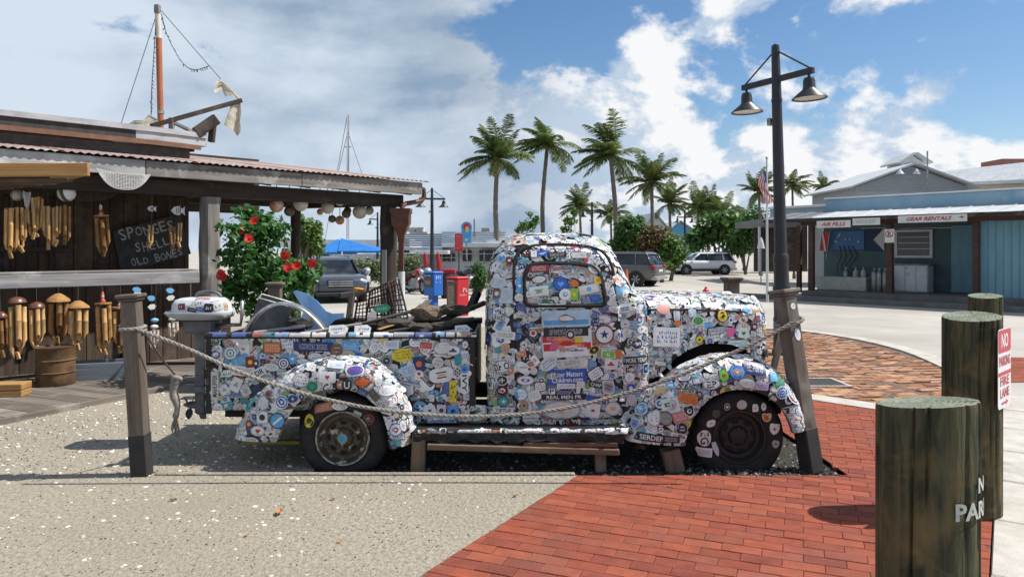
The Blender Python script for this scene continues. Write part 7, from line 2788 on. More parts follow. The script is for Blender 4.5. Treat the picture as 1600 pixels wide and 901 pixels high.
m_greyside = mat('grey_siding', (.40, .42, .43), (.34, .36, .37), .7, 2, (1, 1, 8))
m_shingle = mat('pale_metal_roof', (.50, .52, .53), (.42, .44, .45), .5, 2, (4, .3, 1))
m_cream = mat('cream_siding', (.58, .50, .38), (.50, .43, .33), .75, 2, (1, 1, 6))
gh = px_house('gabled_hall', 'grey gabled hall with rooftop cupola behind the dive shop', 34, (1338, 1512, 392, 292), (1425, 260), m_greyside, m_shingle, 5)
for py in range(268, 300, 5):
    xl = 1425 - (py - 260) * 2.6
    a, b = P(max(1342, xl), py, 33.97), P(min(1508, 2850 - xl), py, 33.97)
    MB().box((a.x, a.y - .02, a.z), (b.x, a.y, a.z + .03)).build('siding_board', m_greyside, gh)
for px in (1406, 1432):
    a = P(px, 272, 33.6)
    MB().lathe([(.03, .25), (.05, .2), (.18, .02), (.19, 0), (.17, 0), (.03, .1)], 14, Matrix.Translation(a)).build('gable_lamp', m_bldwhite, gh, smooth=40)
cp = px_house('roof_cupola', 'small white cupola on the grey hall roof', 36, (1409, 1443, 268, 254), (1426, 243), m_bldwhite, m_shingle, 1.4, .25)
cp.parent = gh; cp.matrix_parent_inverse = WM[gh].inverted()
for k in ('label', 'category'):
    del cp[k]
MB().box((P(1416, 0, 35.95).x, 35.94, P(0, 262, 35.95).z), (P(1434, 0, 35.95).x, 35.97, P(0, 255, 35.95).z)).build('louvre', m_greyside, cp)
MB().tube([P(1449, 296, 33.5), P(1449, 236, 33.5)], .04, 6).build('vent_pipe', m_alu, gh)
# long roof running right from the hall, cream wall below
lr = thing('long_roofed_hall', 'long cream hall with pale ribbed metal roof at the right edge', 'building', P(1560, 392, 40))
a0, a1, b0, b1_ = P(1452, 270, 42), P(1760, 236, 30), P(1512, 284, 36), P(1760, 273, 27)
n = 34
for i in range(n):
    u0, u1 = i / n, (i + .96) / n
    q = [a0.lerp(a1, u0), a0.lerp(a1, u1), b0.lerp(b1_, u1), b0.lerp(b1_, u0)]
    MB().add(q + [p + Vector((0, 0, -.05)) for p in q], [(0, 1, 2, 3), (7, 6, 5, 4), (3, 2, 6, 7), (0, 3, 7, 4), (1, 5, 6, 2), (0, 4, 5, 1)]).build('roof_sheet', m_whtin, lr)
MB().add([b0 + Vector((.1, .2, -.05)), b1_ + Vector((.1, .2, -.05)), Vector((b1_.x + .1, b1_.y + .2, ROADZ)), Vector((b0.x + .1, b0.y + .2, ROADZ))], [(0, 1, 2, 3)]).build('wall', m_cream, lr)
beam('gutter', b0 + Vector((0, 0, -.1)), b1_ + Vector((0, 0, -.1)), .12, .14, m_bldwhite, lr)
a = P(1566, 249, 44); b = P(1640, 248, 44)
MB().box((a.x, 44, 3.0), (b.x + 1, 46, b.z)).build('brick_chimney', mat('dull_red', (.34, .16, .12), (.28, .13, .1), .8, 3), lr)
# ---- flagpole with the striped flag
fp = P(1199, 470, 24)
fpo = thing('flagpole', 'thin white flagpole with a drooping striped flag left of the dive shop', 'flagpole', (fp.x, 24, ROADZ))
ztop = P(0, 248, 24).z
MB().tube([(fp.x, 24, ROADZ), (fp.x - .02, 24, ztop)], [.05, .03], 8).build('pole', mat('pole_white', (.55, .57, .58), (.45, .46, .47), .4, 3), fpo, smooth=50)
MB().lathe([(.0005, .05), (.04, .03), (.05, 0), (.04, -.03), (.0005, -.05)], 8, Matrix.Translation((fp.x - .02, 24, ztop + .03))).build('finial', m_alu, fpo, smooth=50)
fcl = []
A_, B_, C_, E_ = P(1197, 268, 24), P(1186, 276, 24), P(1190, 318, 24), P(1204, 317, 24)
strip = MB()
for j in range(13):
    for i in range(6):
        def q(u, v):
            p = (A_ * (1 - u) + B_ * u) * (1 - v) + (E_ * (1 - u) + C_ * u) * v
            return p + Vector((.03 * math.sin(v * 9 + u * 2), .12 * math.sin(u * 7 + v * 5), 0))
        u0, u1 = j / 13, (j + 1) / 13
        c = (.50, .06, .08) if j % 2 == 0 else (.70, .68, .68)
        if j < 7 and i < 2:
            c = (.04, .06, .20)
        strip.add([q(u0, i / 6), q(u1, i / 6), q(u1, (i + 1) / 6), q(u0, (i + 1) / 6)], [(0, 1, 2, 3)], c)
strip.build('striped_flag', mat('flag_cloth', (1, 1, 1), (.9, .9, .9), .8, 9, attr=True, trans=.3), fpo)
# ================================================================== vegetation
def leafmat(name, c, c2, tr=.35):
    return mat(name, c, c2, .5, 2.5, rnd=.0, spec=.35, attr=True, trans=tr)
m_leafdk = leafmat('hibiscus_leaf', (.035, .11, .022), (.05, .15, .03))
m_leafgr = leafmat('tree_leaf', (.055, .13, .03), (.08, .17, .04))
m_leafyl = leafmat('light_green_leaf', (.11, .20, .04), (.08, .16, .03))
m_leafrd = leafmat('russet_leaf', (.13, .085, .035), (.10, .10, .03))
m_frond = leafmat('palm_frond', (.085, .14, .042), (.12, .18, .06), .35)
m_trunk = mat('palm_trunk', (.20, .17, .14), (.13, .11, .09), .9, 3, (2, 2, 9), bump=.01, bscale=10)
m_bark = mat('tree_bark', (.14, .11, .085), (.09, .07, .055), .9, 5, (2, 2, .5), bump=.01)


def leaves(blobs, n, size, seed, asp=.45):
    """numpy leaf cloud: blobs = [(centre, (rx,ry,rz), weight)] -> verts, faces, colours"""
    g = np.random.default_rng(seed)
    w = np.array([b[2] for b in blobs], float)
    idx = g.choice(len(blobs), n, p=w / w.sum())
    C = np.array([b[0] for b in blobs])[idx]
    Rr = np.array([b[1] for b in blobs])[idx]
    d = g.normal(size=(n, 3))
    d /= np.linalg.norm(d, axis=1)[:, None]
    r = g.random(n) ** .45
    lump = 1 + .22 * np.sin(d[:, 0] * 7 + idx) * np.sin(d[:, 2] * 6 + idx * 2) + .12 * g.normal(size=n)
    pos = C + d * Rr * (r * lump)[:, None]
    nor = d * .5 + g.normal(size=(n, 3)) * .6 + np.array([.25, -.1, .45])
    nor /= np.linalg.norm(nor, axis=1)[:, None]
    a = np.cross(nor, g.normal(size=(n, 3)))
    a /= np.linalg.norm(a, axis=1)[:, None]
    b = np.cross(nor, a)
    s = size * g.uniform(.6, 1.35, n)[:, None]
    V = np.stack([pos - a * s, pos - b * s * asp + nor * s * .12, pos + a * s, pos + b * s * asp + nor * s * .12], 1).reshape(-1, 3)
    col_ = g.uniform(.5, 1.6, n)
    hue = g.uniform(-.15, .25, n)
    cols = np.stack([col_ * (1 + hue), col_, col_ * (1 - hue * .4), np.ones(n)], 1)
    return V, cols


def leaf_obj(name, blobs, n, size, seed, mt, parent, asp=.45):
    V, cols = leaves(blobs, n, size, seed, asp)
    me = bpy.data.meshes.new(name)
    nf = len(V) // 4
    me.vertices.add(len(V))
    me.vertices.foreach_set('co', V.ravel().astype(np.float32))
    me.loops.add(len(V))
    me.loops.foreach_set('vertex_index', np.arange(len(V), dtype=np.int32))
    me.polygons.add(nf)
    me.polygons.foreach_set('loop_start', np.arange(0, len(V), 4, dtype=np.int32))
    me.update(calc_edges=True)
    at = me.color_attributes.new('Col', 'FLOAT_COLOR', 'CORNER')
    at.data.foreach_set('color', np.repeat(cols, 4, axis=0).ravel().astype(np.float32))
    return obj(name, me, mt, parent)


def tree(name, label, d, blobs_px, n, size, seed, mt, base_px, cat='tree', group=None, thick=.12):
    """blobs_px: (px, py, rx_px, ry_px)"""
    k = d / F
    r_ = random.Random(seed)
    bl = []
    for (x, y, rx_, ry_) in blobs_px:
        p = P(x, y, d + r_.uniform(-.5, .5) * rx_ * k)
        bl.append((tuple(p), (rx_ * k, max(rx_, ry_) * k * .8, ry_ * k), rx_ * ry_))
    gz = ROADZ if d > 15 else 0
    b = Vector(((base_px - CX) * k, d, gz))
    th = thing(name, label, cat, b, group)
    for i, (c, rr_, w_) in enumerate(bl[:5]):
        c = Vector(c)
        mid = b.lerp(c, .5) + Vector((r_.uniform(-.2, .2), r_.uniform(-.2, .2), .1))
        MB().tube(catmull([b, mid, c], 9), [thick * (1 - .09 * q) * (1 if i == 0 else .6) for q in range(9)], 7).build('trunk' if i == 0 else 'limb', m_bark, th, smooth=True)
    leaf_obj('crown' if cat == 'tree' else 'foliage', bl, n, size, seed, mt, th)
    return th


def palm_crown(seed, wind=.55, nf=20, L=2.65):
    r_ = random.Random(seed)
    vs, fs, cs = [], [], []
    for f in range(nf):
        az = 6.2832 * f / nf + r_.uniform(-.2, .2)
        el = r_.uniform(-.15, 1.5)
        ln = L * r_.uniform(.8, 1.1)
        v = Vector((math.cos(az) * math.cos(el), math.sin(az) * math.cos(el), math.sin(el)))
        p = Vector((0, 0, 0))
        pts = [p.copy()]
        for i in range(14):
            v = (v + Vector((-wind * .12, -.01, -.07 - .02 * (i > 7)))).normalized()
            p = p + v * ln / 14
            pts.append(p.copy())
        sh = r_.uniform(.65, 1.35)
        c0 = (sh * r_.uniform(.95, 1.3), sh, sh * .8)
        for i in range(14):                      # rachis
            t = (pts[i + 1] - pts[i]).normalized()
            s_ = t.cross(Vector((0, 0, 1)))
            s_ = s_.normalized() * .025 * (1 - i / 16) if s_.length > .01 else Vector((.02, 0, 0))
            b = len(vs)
            vs += [pts[i] - s_, pts[i] + s_, pts[i + 1] + s_, pts[i + 1] - s_]
            fs.append((b, b + 1, b + 2, b + 3)); cs.append((c0[0] * 1.7, c0[1] * 1.5, c0[2]))
        for i in range(4, 66):
            t_ = i / 66 * 13.99
            k = int(t_)
            q = pts[k].lerp(pts[k + 1], t_ - k)
            t = (pts[k + 1] - pts[k]).normalized()
            side = t.cross(Vector((0, 0, 1)))
            if side.length < .05:
                continue
            side.normalize()
            up = side.cross(t)
            ll = ln * .29 * math.sin(math.pi * (.12 + .83 * i / 66)) ** .7
            for s_ in (-1, 1):
                dv = (side * s_ * r_.uniform(.7, 1) + t * r_.uniform(.5, .9) + up * r_.uniform(-.2, .25) + Vector((-wind * r_.uniform(.2, .7), 0, -.55))).normalized()
                e = q + dv * ll * r_.uniform(.8, 1.1)
                m_ = q.lerp(e, .5) + Vector((0, 0, .03))
                w_ = (t * .026)
                b = len(vs)
                vs += [q - w_ * .6, q + w_ * .6, m_ + w_, e, m_ - w_]
                fs.append((b, b + 1, b + 2, b + 3, b + 4)); cs.append(c0)
    mb = MB()
    mb.v, mb.f, mb.c = [tuple(v) for v in vs], fs, cs
    me = mb.mesh('crown')
    me.materials.append(m_frond)
    return me


CROWNS = [palm_crown(k, .25 if k % 2 else .5, 22 + 2 * (k % 3)) for k in (1, 2, 3, 4, 5)]


def palm(px0, py0, px1, py1, d, label, k, size=1.0, rot=0.0, bend=.0, group='coconut palms'):
    """trunk from (px0, ground) to the crown point (px1, py1)"""
    a = P(px0, py0, d)
    a.z = ROADZ
    b = P(px1, py1, d)
    th = thing('palm_tree', label, 'palm tree', a, group)
    mid = a.lerp(b, .5) + Vector((bend, 0, 0))
    pts = catmull([a, mid, b], 30)
    rad = [(.17 - .05 * i / 29) * size * (1.25 if i < 2 else 1) * (1.05 if i % 2 else .96) for i in range(30)]
    MB().tube(pts, rad, 10).build('trunk', m_trunk, th, smooth=50)
    MB().lathe([(.09 * size, -.35), (.2 * size, -.15), (.26 * size, .05), (.12 * size, .3)], 10, Matrix.Translation(b)).build('boot_fibre', mat('palm_boot', (.24, .15, .07), (.15, .09, .05), .9, 6), th, smooth=True)
    obj('crown', CROWNS[k % 5], None, th, Matrix.Translation(b) @ Matrix.Rotation(rot, 4, 'Z') @ Matrix.Scale(size, 4))
    return th


palm(783, 420, 777, 248, 50, 'tall palm standing left of the other tall palms behind the cab', 0, 1.18, .2, -.25)
palm(853, 420, 855, 228, 52, 'tallest-looking palm in the middle above the truck cab roof', 1, 1.10, .0, -.3)
palm(961, 420, 954, 243, 50, 'tall palm with fronds swept to one side right of the cab roof', 3, 1.16, .2, .2)
palm(1019, 420, 1018, 285, 52, 'shorter palm in front of the peaked white roof', 2, .98, .5, .05)
for i, (x, y, d, s, l) in enumerate([(906, 322, 66, .85, 'small far palm left of the street lamp above the cab'), (954, 336, 66, .75, 'far palm half hidden by the tall palm trunk'), (1046, 318, 70, 1.0, 'wide far palm right of the peaked roof'), (1090, 324, 72, 1.0, 'dark bushy palm above the white car'),
                                  (1128, 334, 70, .95, 'low bushy palm right of the farthest street lamp'), (1105, 322, 76, .9, 'background palm above the trees, partly hidden'), (1238, 290, 44, .52, 'palm just behind the near street lamp pole'), (1186, 300, 50, .7, 'palm showing left of the near lamp pole behind the flag'), (1287, 292, 60, .5, 'small palm over the dive shop roof'), (1160, 345, 62, .8, 'low palm behind the bushes near the flagpole')]):
    palm(x + 3, 420, x, y, d, l, i, s, i * 1.3)
# broadleaf trees and shrubs
tree('sea_grape_tree', 'round green tree right of the tall palm trunks', 46, [(985, 355, 26, 20), (975, 380, 24, 22), (1000, 372, 20, 24)], 2600, .17, 3, m_leafgr, 985)
tree('shrub', 'russet and green rounded shrub behind the grey car', 42, [(1024, 378, 28, 24), (1012, 395, 22, 22), (1020, 362, 18, 10)], 2800, .13, 4, m_leafrd, 1022, 'shrub')
tree('shrub', 'bright light green shrub left of the white car', 41, [(1050, 388, 22, 26), (1040, 405, 24, 18), (1062, 398, 14, 16)], 2400, .12, 5, m_leafyl, 1048, 'shrub')
tree('shade_tree', 'spreading green tree behind the white car', 60, [(1112, 362, 30, 24), (1090, 375, 24, 20), (1145, 360, 28, 26), (1160, 378, 20, 22), (1130, 342, 24, 14)], 3400, .24, 6, m_leafgr, 1120, thick=.18)
tree('shade_tree', 'dark tree left of the flagpole above the walking person', 52, [(1166, 372, 26, 24), (1180, 350, 22, 26), (1150, 385, 18, 16)], 2600, .19, 7, m_leafgr, 1165)
tree('shade_tree', 'leafy tree behind the shack back post', 22, [(488, 362, 16, 20), (478, 380, 18, 20), (497, 385, 10, 14), (470, 352, 12, 14)], 2600, .075, 8, m_leafyl, 484)
tree('young_tree', 'thin light green young tree peeking over the cab roof', 34, [(826, 352, 14, 10), (812, 358, 8, 8), (836, 345, 8, 8), (828, 334, 6, 4)], 420, .10, 9, m_leafyl, 826, thick=.04)
tree('young_tree', 'thin yellow-green sapling beside the street lamp above the cab', 40, [(890, 345, 12, 8), (897, 332, 6, 6), (884, 358, 10, 8)], 360, .12, 19, m_leafyl, 888, thick=.04)
tree('shrub', 'clipped green shrub behind the red newspaper box', 28, [(747, 420, 12, 12), (752, 435, 14, 16), (745, 445, 12, 10)], 1800, .06, 10, m_leafgr, 748, 'shrub')
tree('shrub', 'low green bush on the verge between the parked cars', 39, [(1030, 417, 14, 6), (1042, 415, 10, 6)], 900, .08, 12, m_leafyl, 1034, 'shrub')
m_hedge = leafmat('hedge_leaf', (.12, .17, .07), (.16, .20, .09))
def hedge(label, x0, x1, y0, y1, d, n, seed, mt, size=.07):
    bl = [(x, (y0 + y1) / 2 + random.Random(seed + x).uniform(-2, 2), (x1 - x0) / 7 * 1.1, (y1 - y0) / 2) for x in range(int(x0), int(x1), max(6, int((x1 - x0) / 7)))]
    return tree('hedge', label, d, bl, n, size, seed, mt, (x0 + x1) / 2, 'hedge', thick=.05)
hedge('grey-green hedge between the parked car and the white restaurant', 500, 592, 402, 440, 34, 5200, 21, m_hedge, .085)
hedge('green hedge right of the shack corner post', 622, 655, 398, 436, 33, 2600, 23, m_hedge, .08)
hedge('low bright hedge strip at the kerb behind the blue newspaper box', 628, 662, 438, 452, 30, 1100, 25, m_leafyl, .06)
# hibiscus in front of the shack
hb = thing('hibiscus_bush', 'dark green hibiscus bush with red flowers growing by the shack post', 'bush', (P(415, 392, 8.7).x, 8.7, 0))
hbl = []
for (x, y, rx_, ry_) in ((385, 370, 34, 34), (420, 360, 40, 30), (400, 420, 46, 44), (440, 430, 38, 40), (370, 450, 26, 36), (470, 440, 24, 44), (420, 480, 50, 34), (384, 330, 14, 16), (400, 345, 20, 20), (360, 400, 16, 30), (490, 425, 12, 20), (350, 355, 12, 10)):
    p = P(x, y, 8.7 + rng.uniform(-.2, .25))
    hbl.append((tuple(p), (rx_ * .82 * 8.7 / F, .32, ry_ * .92 * 8.7 / F), rx_ * ry_))
leaf_obj('foliage', hbl, 3800, .05, 77, m_leafdk, hb, .5)
r_ = random.Random(6)
for k in range(7):
    b = P(405 + r_.uniform(-20, 40), 392, 8.7); b.z = 0
    e = P(r_.uniform(365, 470), r_.uniform(350, 430), 8.7)
    MB().tube(catmull([b, b.lerp(e, .5) + Vector((r_.uniform(-.1, .1), 0, .1)), e], 8), [.02 - .0018 * q for q in range(8)], 6).build('stem', m_bark, hb, smooth=True)
m_petal = mat('hibiscus_red', (.70, .035, .02), (.55, .015, .02), .5, 12, trans=.25)
for x, y in ((400, 345), (376, 360), (390, 373), (350, 432), (448, 399), (452, 419), (489, 411), (346, 428), (463, 415)):
    c = P(x + r_.uniform(-2, 2), y, 8.28)
    f = frame(Vector((1, r_.uniform(-.4, .4), r_.uniform(-.4, .4))), Vector((r_.uniform(-.3, .5), -1, r_.uniform(-.1, .5))), c)
    mb = MB()
    for q in range(5):
        a = 6.2832 * q / 5
        rows = []
        for u in range(4):
            rr_ = .004 + .048 * u / 3
            wd = (.006, .028, .034, .020)[u]
            rows.append([f @ Matrix.Rotation(a, 4, 'Z') @ Vector((rr_, s_ * wd, .005 * u + (.005 if s_ else 0) + .012 * (q % 2) + r_.uniform(-.004, .004))) for s_ in (-1, 0, 1)])
        mb.grid(rows)
    mb.tube([f @ Vector((0, 0, 0)), f @ Vector((.006, 0, .06))], .003, 5)
    mb.build('flower', m_petal, hb, smooth=True)

# ================================================================== parked cars
m_tint = mat('car_glass', (.012, .014, .017), (.02, .022, .025), .08, 2, spec=.7)
m_tyre = mat('car_tyre', (.02, .02, .02), rough=.8)
m_lampw = mat('headlamp_clear', (.6, .62, .65), (.4, .42, .45), .15, 9, spec=.7)
m_lampr = mat('tail_lamp_red', (.28, .01, .015), (.2, .01, .01), .2, 8, spec=.7)
m_trim = mat('black_trim', (.02, .02, .022), rough=.5)
m_dusty = mat('bumper_silver', (.45, .46, .47), (.3, .3, .31), .35, 5, metal=.5)


def rr_ring(x0, x1, w, z, r=.35, n=5, nose=.0):
    pts = []
    for cx_, cy_, a0 in ((x0 + r, -w + r, 180), (x1 - r, -w + r, 270), (x1 - r, w - r, 0), (x0 + r, w - r, 90)):
        for k in range(n):
            a = R(a0 + 90 * k / (n - 1))
            pts.append((cx_ + r * math.cos(a), cy_ + r * math.sin(a), z))
    return pts


def suv(name, label, paint, m, Hh=1.7, L=4.65):
    """front towards +X, origin on the ground in the middle"""
    th = thing(name, label, 'car', (0, 0, 0))
    h = L / 2
    k = Hh / 1.7
    body = [(-h + .12, h - .16, .80, .30), (-h + .03, h - .05, .88, .42), (-h, h, .915, .62), (-h + .02, h - .04, .93, .80), (-h + .05, h - .12, .92, .93), (-h + .10, h - .32, .89, 1.0), (-h + .15, h - .8, .84, 1.045)]
    rows = [rr_ring(a, b, w, z * k, .30) for a, b, w, z in body]
    mb = MB().grid(rows, wrap=True)
    mb.add(rows[0], [tuple(range(20))[::-1]]); mb.add(rows[-1], [tuple(range(20))])
    mb.build('body', paint, th, smooth=40)
    gl = [(-h + .14, h - 1.28, .83, 1.04), (-h + .22, h - 1.55, .79, 1.22), (-h + .42, h - 1.88, .71, 1.50), (-h + .5, h - 1.98, .68, 1.585)]
    rows = [rr_ring(a, b, w, z * k, .16) for a, b, w, z in gl]
    g = MB().grid(rows, wrap=True)
    g.add(rows[-1], [tuple(range(20))])
    g.build('glass', m_tint, th, smooth=40)
    rf = [(-h + .40, h - 1.92, .725, 1.545), (-h + .45, h - 2.0, .705, 1.62), (-h + .62, h - 2.15, .64, 1.67), (-h + 1.0, h - 2.5, .4, 1.695)]
    rows = [rr_ring(a, b, w, z * k, .16) for a, b, w, z in rf]
    g = MB().grid(rows, wrap=True)
    g.add(rows[-1], [tuple(range(20))])
    g.build('roof', paint, th, smooth=40)
    for s in (-1, 1):
        for (xa, za, xb, zb, ya, yb) in ((h - 1.30, 1.04, h - 1.96, 1.56, .825, .70), (-.15, 1.04, -.20, 1.57, .845, .705), (-h + .95, 1.04, -h + 1.02, 1.57, .845, .705), (-h + .16, 1.04, -h + .45, 1.56, .82, .70)):
            MB().tube([(xa, s * ya, za * k), (xb, s * yb, zb * k)], .045, 6).build('pillar', paint if abs(xa) > 1 else m_trim, th, smooth=True)
        MB().bbox((-h + .55, s * .60 - .02, 1.66 * k), (h - 2.2, s * .60 + .02, 1.71 * k), .01).build('roof_rail', m_trim, th)
        MB().bbox((h - 1.5, s * .98 - .09, 1.06 * k), (h - 1.36, s * .98 + .09, 1.2 * k), .03).build('mirror', paint, th)
        MB().bbox((h - .42, s * .66 - .22, .72 * k), (h - .06, s * .66 + .22, .86 * k), .04).build('headlight', m_lampw, th)
        MB().bbox((-h - .004, s * .70 - .18, .86 * k), (-h + .35, s * .70 + .2, 1.02 * k), .04).build('tail_light', m_lampr, th)
        MB().bbox((-1.0, s * .90 - .03, .28 * k), (1.0, s * .90 + .03, .44 * k), .01).build('sill', m_trim, th)
        for x in (-h + .92, h - .92):
            M_ = Matrix.Translation((x, s * .80, .35)) @ Matrix.Rotation(R(90) * s * -1, 4, 'X')
            MB().lathe([(.42, -.0), (.42, .135)], 26, M_).build('wheel_arch', m_trim, th, smooth=40)
            t = MB().lathe([(.22, -.1), (.33, -.1), (.35, -.06), (.35, .12), (.33, .145), (.23, .145)], 26, M_, closed=True).build('tyre', m_tyre, th, smooth=40)
            rim = MB().lathe([(.235, .14), (.22, .12), (.05, .11), (.0005, .125)], 20, M_, closed=True).build('rim', m_trim, t, smooth=40)
            for q in range(6):
                MB().bbox((.03, -.028, .118), (.225, .028, .14), .006, M_ @ Matrix.Rotation(q * 1.0472, 4, 'Z')).build('spoke', m_dusty, rim)
    gr_ = MB().bbox((h - .10, -.42, .56 * k), (h + .008, .42, .88 * k), .03).build('grille', m_trim, th)
    for z in (.62, .70, .78):
        MB().bbox((h - .02, -.40, z * k), (h + .022, .40, (z + .035) * k), .008).build('grille_bar', m_dusty, gr_)
    MB().bbox((h - .2, -.8, .30 * k), (h + .03, .8, .40 * k), .03).build('front_bumper', m_trim, th)
    MB().bbox((-h - .05, -.8, .34 * k), (-h + .25, .8, .50 * k), .03).build('rear_bumper', m_dusty, th)
    MB().bbox((-h - .012, -.26, .70 * k), (-h + .02, .26, .82 * k), .01).build('number_plate', m_sgnwhite, th)
    th.matrix_basis = m
    WM[th] = m
    return th


def car_at(px, d, yaw):
    return Matrix.Translation(((px - CX) / F * d, d, ROADZ)) @ Matrix.Rotation(yaw, 4, 'Z')
paint = lambda n, c, mtl=.0: mat(n, c, tuple(x * .92 for x in c), .28, 1.5, coat=.6, metal=mtl)
suv('parked_suv', 'white sport utility car parked side-on by the shrubs', paint('white_car_paint', (.68, .70, .72)), car_at(1096, 52.5, R(184)), 1.66)
suv('parked_suv', 'bronze-grey sport utility car seen from behind beside the cab', paint('bronze_car_paint', (.115, .11, .108), .3), car_at(961, 36, R(148)), 1.7, 4.8)
suv('parked_suv', 'dark slate-grey sport utility car facing us behind the hibiscus', paint('slate_car_paint', (.065, .08, .11), .3), car_at(517, 25.5, R(-68)), 1.52, 4.6)

# ================================================================== mid-ground: restaurant, canopy, boxes
m_bluecan = mat('blue_canopy', (.015, .16, .48), (.012, .13, .40), .6, 2)
rw = thing('white_restaurant', 'long low white restaurant with windows and roof plant behind the hedge', 'building', P(690, 440, 48))
def rbox(name, x0, y0, x1, y1, d, dep, mt, parent=None, tp=rw):
    a, b = P(x0, y1, d), P(x1, y0, d)
    return MB().bbox((a.x, d, a.z), (b.x, d + dep, b.z), .02).build(name, mt, parent or tp)
m_wsid = mat('white_clapboard', (.60, .62, .64), (.52, .54, .57), .7, 1, (1, 1, 10))
rbox('wall', 520, 396, 780, 444, 50, 8, m_wsid)
rbox('wall', 690, 386, 1000, 444, 49.2, .75, m_wsid)
for k in range(6):
    rbox('roof_band', 625, 365 + k * 3.4, 690, 367.6 + k * 3.4, 50.5, .3, m_greyside)
    rbox('roof_band', 690, 362 + k * 3.6, 790, 365 + k * 3.6, 50.2 - k * .12, .3, m_wsid)
rbox('eave', 620, 386, 692, 391, 48.8, 1.0, m_bldwhite)
rbox('eave', 690, 379, 1000, 386, 48.2, 1.6, m_bldwhite)
rbox('awning_roof', 648, 391, 700, 397, 46.5, 3, m_bldwhite)
for x0, x1 in ((636, 654), (684, 697), (699, 711), (723, 737), (749, 764), (764, 778)):
    w = rbox('window', x0, 396 if x0 < 720 else 391, x1, 408, 48.9 if x0 < 690 else 48.7, .35, m_glassd)
    rbox('window_frame', x0 - 1, (397 if x0 < 720 else 391) + 5, x1 + 1, (397 if x0 < 720 else 391) + 6, 48.6, .08, m_bldwhite, w)
    rbox('window_frame', (x0 + x1) / 2 - .5, 397 if x0 < 720 else 392, (x0 + x1) / 2 + .5, 408, 48.55, .04, m_bldwhite, w)
for x0, y0, x1, y1 in ((636, 355, 648, 362), (650, 355, 661, 362), (752, 356, 764, 362), (770, 360, 782, 370), (640, 362, 668, 366)):
    rbox('roof_plant', x0, y0, x1, y1, 51, 1.2, m_cream if y1 < 364 else m_bldwhite)
MB().tube([P(741, 380, 50), P(741, 342, 50)], .05, 6).build('vent_pipe', m_alu, rw)
# long low white roofs left behind the canopy
wl_ = thing('white_hall', 'long white roofed hall behind the blue canopy', 'building', P(520, 440, 62))
rbox('wall', 440, 388, 640, 436, 62, 6, m_glassd, tp=wl_)
rbox('roof', 430, 374, 640, 386, 61, 8, m_bldwhite, tp=wl_)
for x in range(450, 636, 22):
    rbox('column', x, 386, x + 4, 434, 61, .4, m_wsid, tp=wl_)
# rounded blue sign and red menu board
sg = thing('blue_sign', 'tall round-topped blue sign with a red emblem on the restaurant roof', 'sign', P(729, 385, 47))
a = P(729, 362, 47)
o_ = [(x, y) for x, y in [(-.28, -.72), (.28, -.72)] + [(.36 * math.cos(R(t)), .30 + .36 * math.sin(R(t))) for t in range(-20, 201, 20)]]
M_ = Matrix.Translation(a) @ Matrix.Rotation(R(90), 4, 'X')
MB().prism(o_, -.05, .05, M_).build('panel', mat('sign_sky_blue', (.06, .36, .66), (.05, .32, .6), .5, 4), sg)
MB().prism(o_ell(.46, .52, 18, 0, .30), .05, .06, M_).build('emblem', mat('sign_red', (.55, .03, .03), (.5, .03, .03), .5, 4), sg)
MB().prism(o_blob(.22, .42, random.Random(4)), .06, .07, M_ @ Matrix.Translation((.04, .16, 0))).build('emblem_figure', mat('sign_tan', (.75, .50, .28), (.65, .42, .22), .5, 4), sg)
MB().box((-.1, -.6, .05), (.1, -.45, .06), M_).build('emblem_bar', m_sgnwhite, sg)
MB().tube([P(729, 376, 47.06), P(729, 405, 47.06)], .05, 6).build('post', m_alu, sg)
mn = thing('red_menu_sign', 'red hanging sign with white lines of print by the restaurant', 'sign', P(717, 395, 40))
a = P(717, 379, 40)
M_ = Matrix.Translation(a) @ Matrix.Rotation(R(90), 4, 'X')
MB().prism(o_rect(.44, 1.0, .1), -.03, .03, M_).build('board', MATS['sign_red'], mn)
art = Art()
for q in range(6):
    art.scribble(0, .36 - q * .13, .32, .05 if q else .09, (1, 1, 1), 0, random.Random(q))
mb = MB(); mb.add([M_ @ Vector((x, y, .034)) for x, y in art.v], art.f)
mb.build('print', m_sgnwhite, mn)
MB().tube([P(717, 392, 40.06), (a.x, 40.06, ROADZ)], .035, 6).build('post', m_trim, mn)
# blue shade canopy with lantern
cn = thing('blue_canopy', 'bright blue pointed shade canopy seen under the shack roof', 'canopy', P(535, 410, 44))
for cx0, cx1, ap, y in ((488, 536, (528, 373), 394), (528, 602, (532, 372), 392)):
    A_, B_, C_ = P(cx0, y, 44), P(cx1, y, 44), P(ap[0], ap[1], 46)
    A2, B2 = A_ + Vector((0, 4, 0)), B_ + Vector((0, 4, 0))
    dn_ = Vector((0, 0, -.12))
    MB().add([A_, B_, B2, A2, C_, A_ + dn_, B_ + dn_, B2 + dn_, A2 + dn_], [(0, 1, 4), (1, 2, 4), (2, 3, 4), (3, 0, 4), (0, 5, 6, 1), (1, 6, 7, 2), (2, 7, 8, 3), (3, 8, 5, 0)]).build('sail', m_bluecan, cn)
for x in (492, 534, 598):
    MB().tube([P(x, 393, 44), (P(x, 0, 44).x, 44, ROADZ)], .05, 6).build('pole', m_bldwhite, cn)
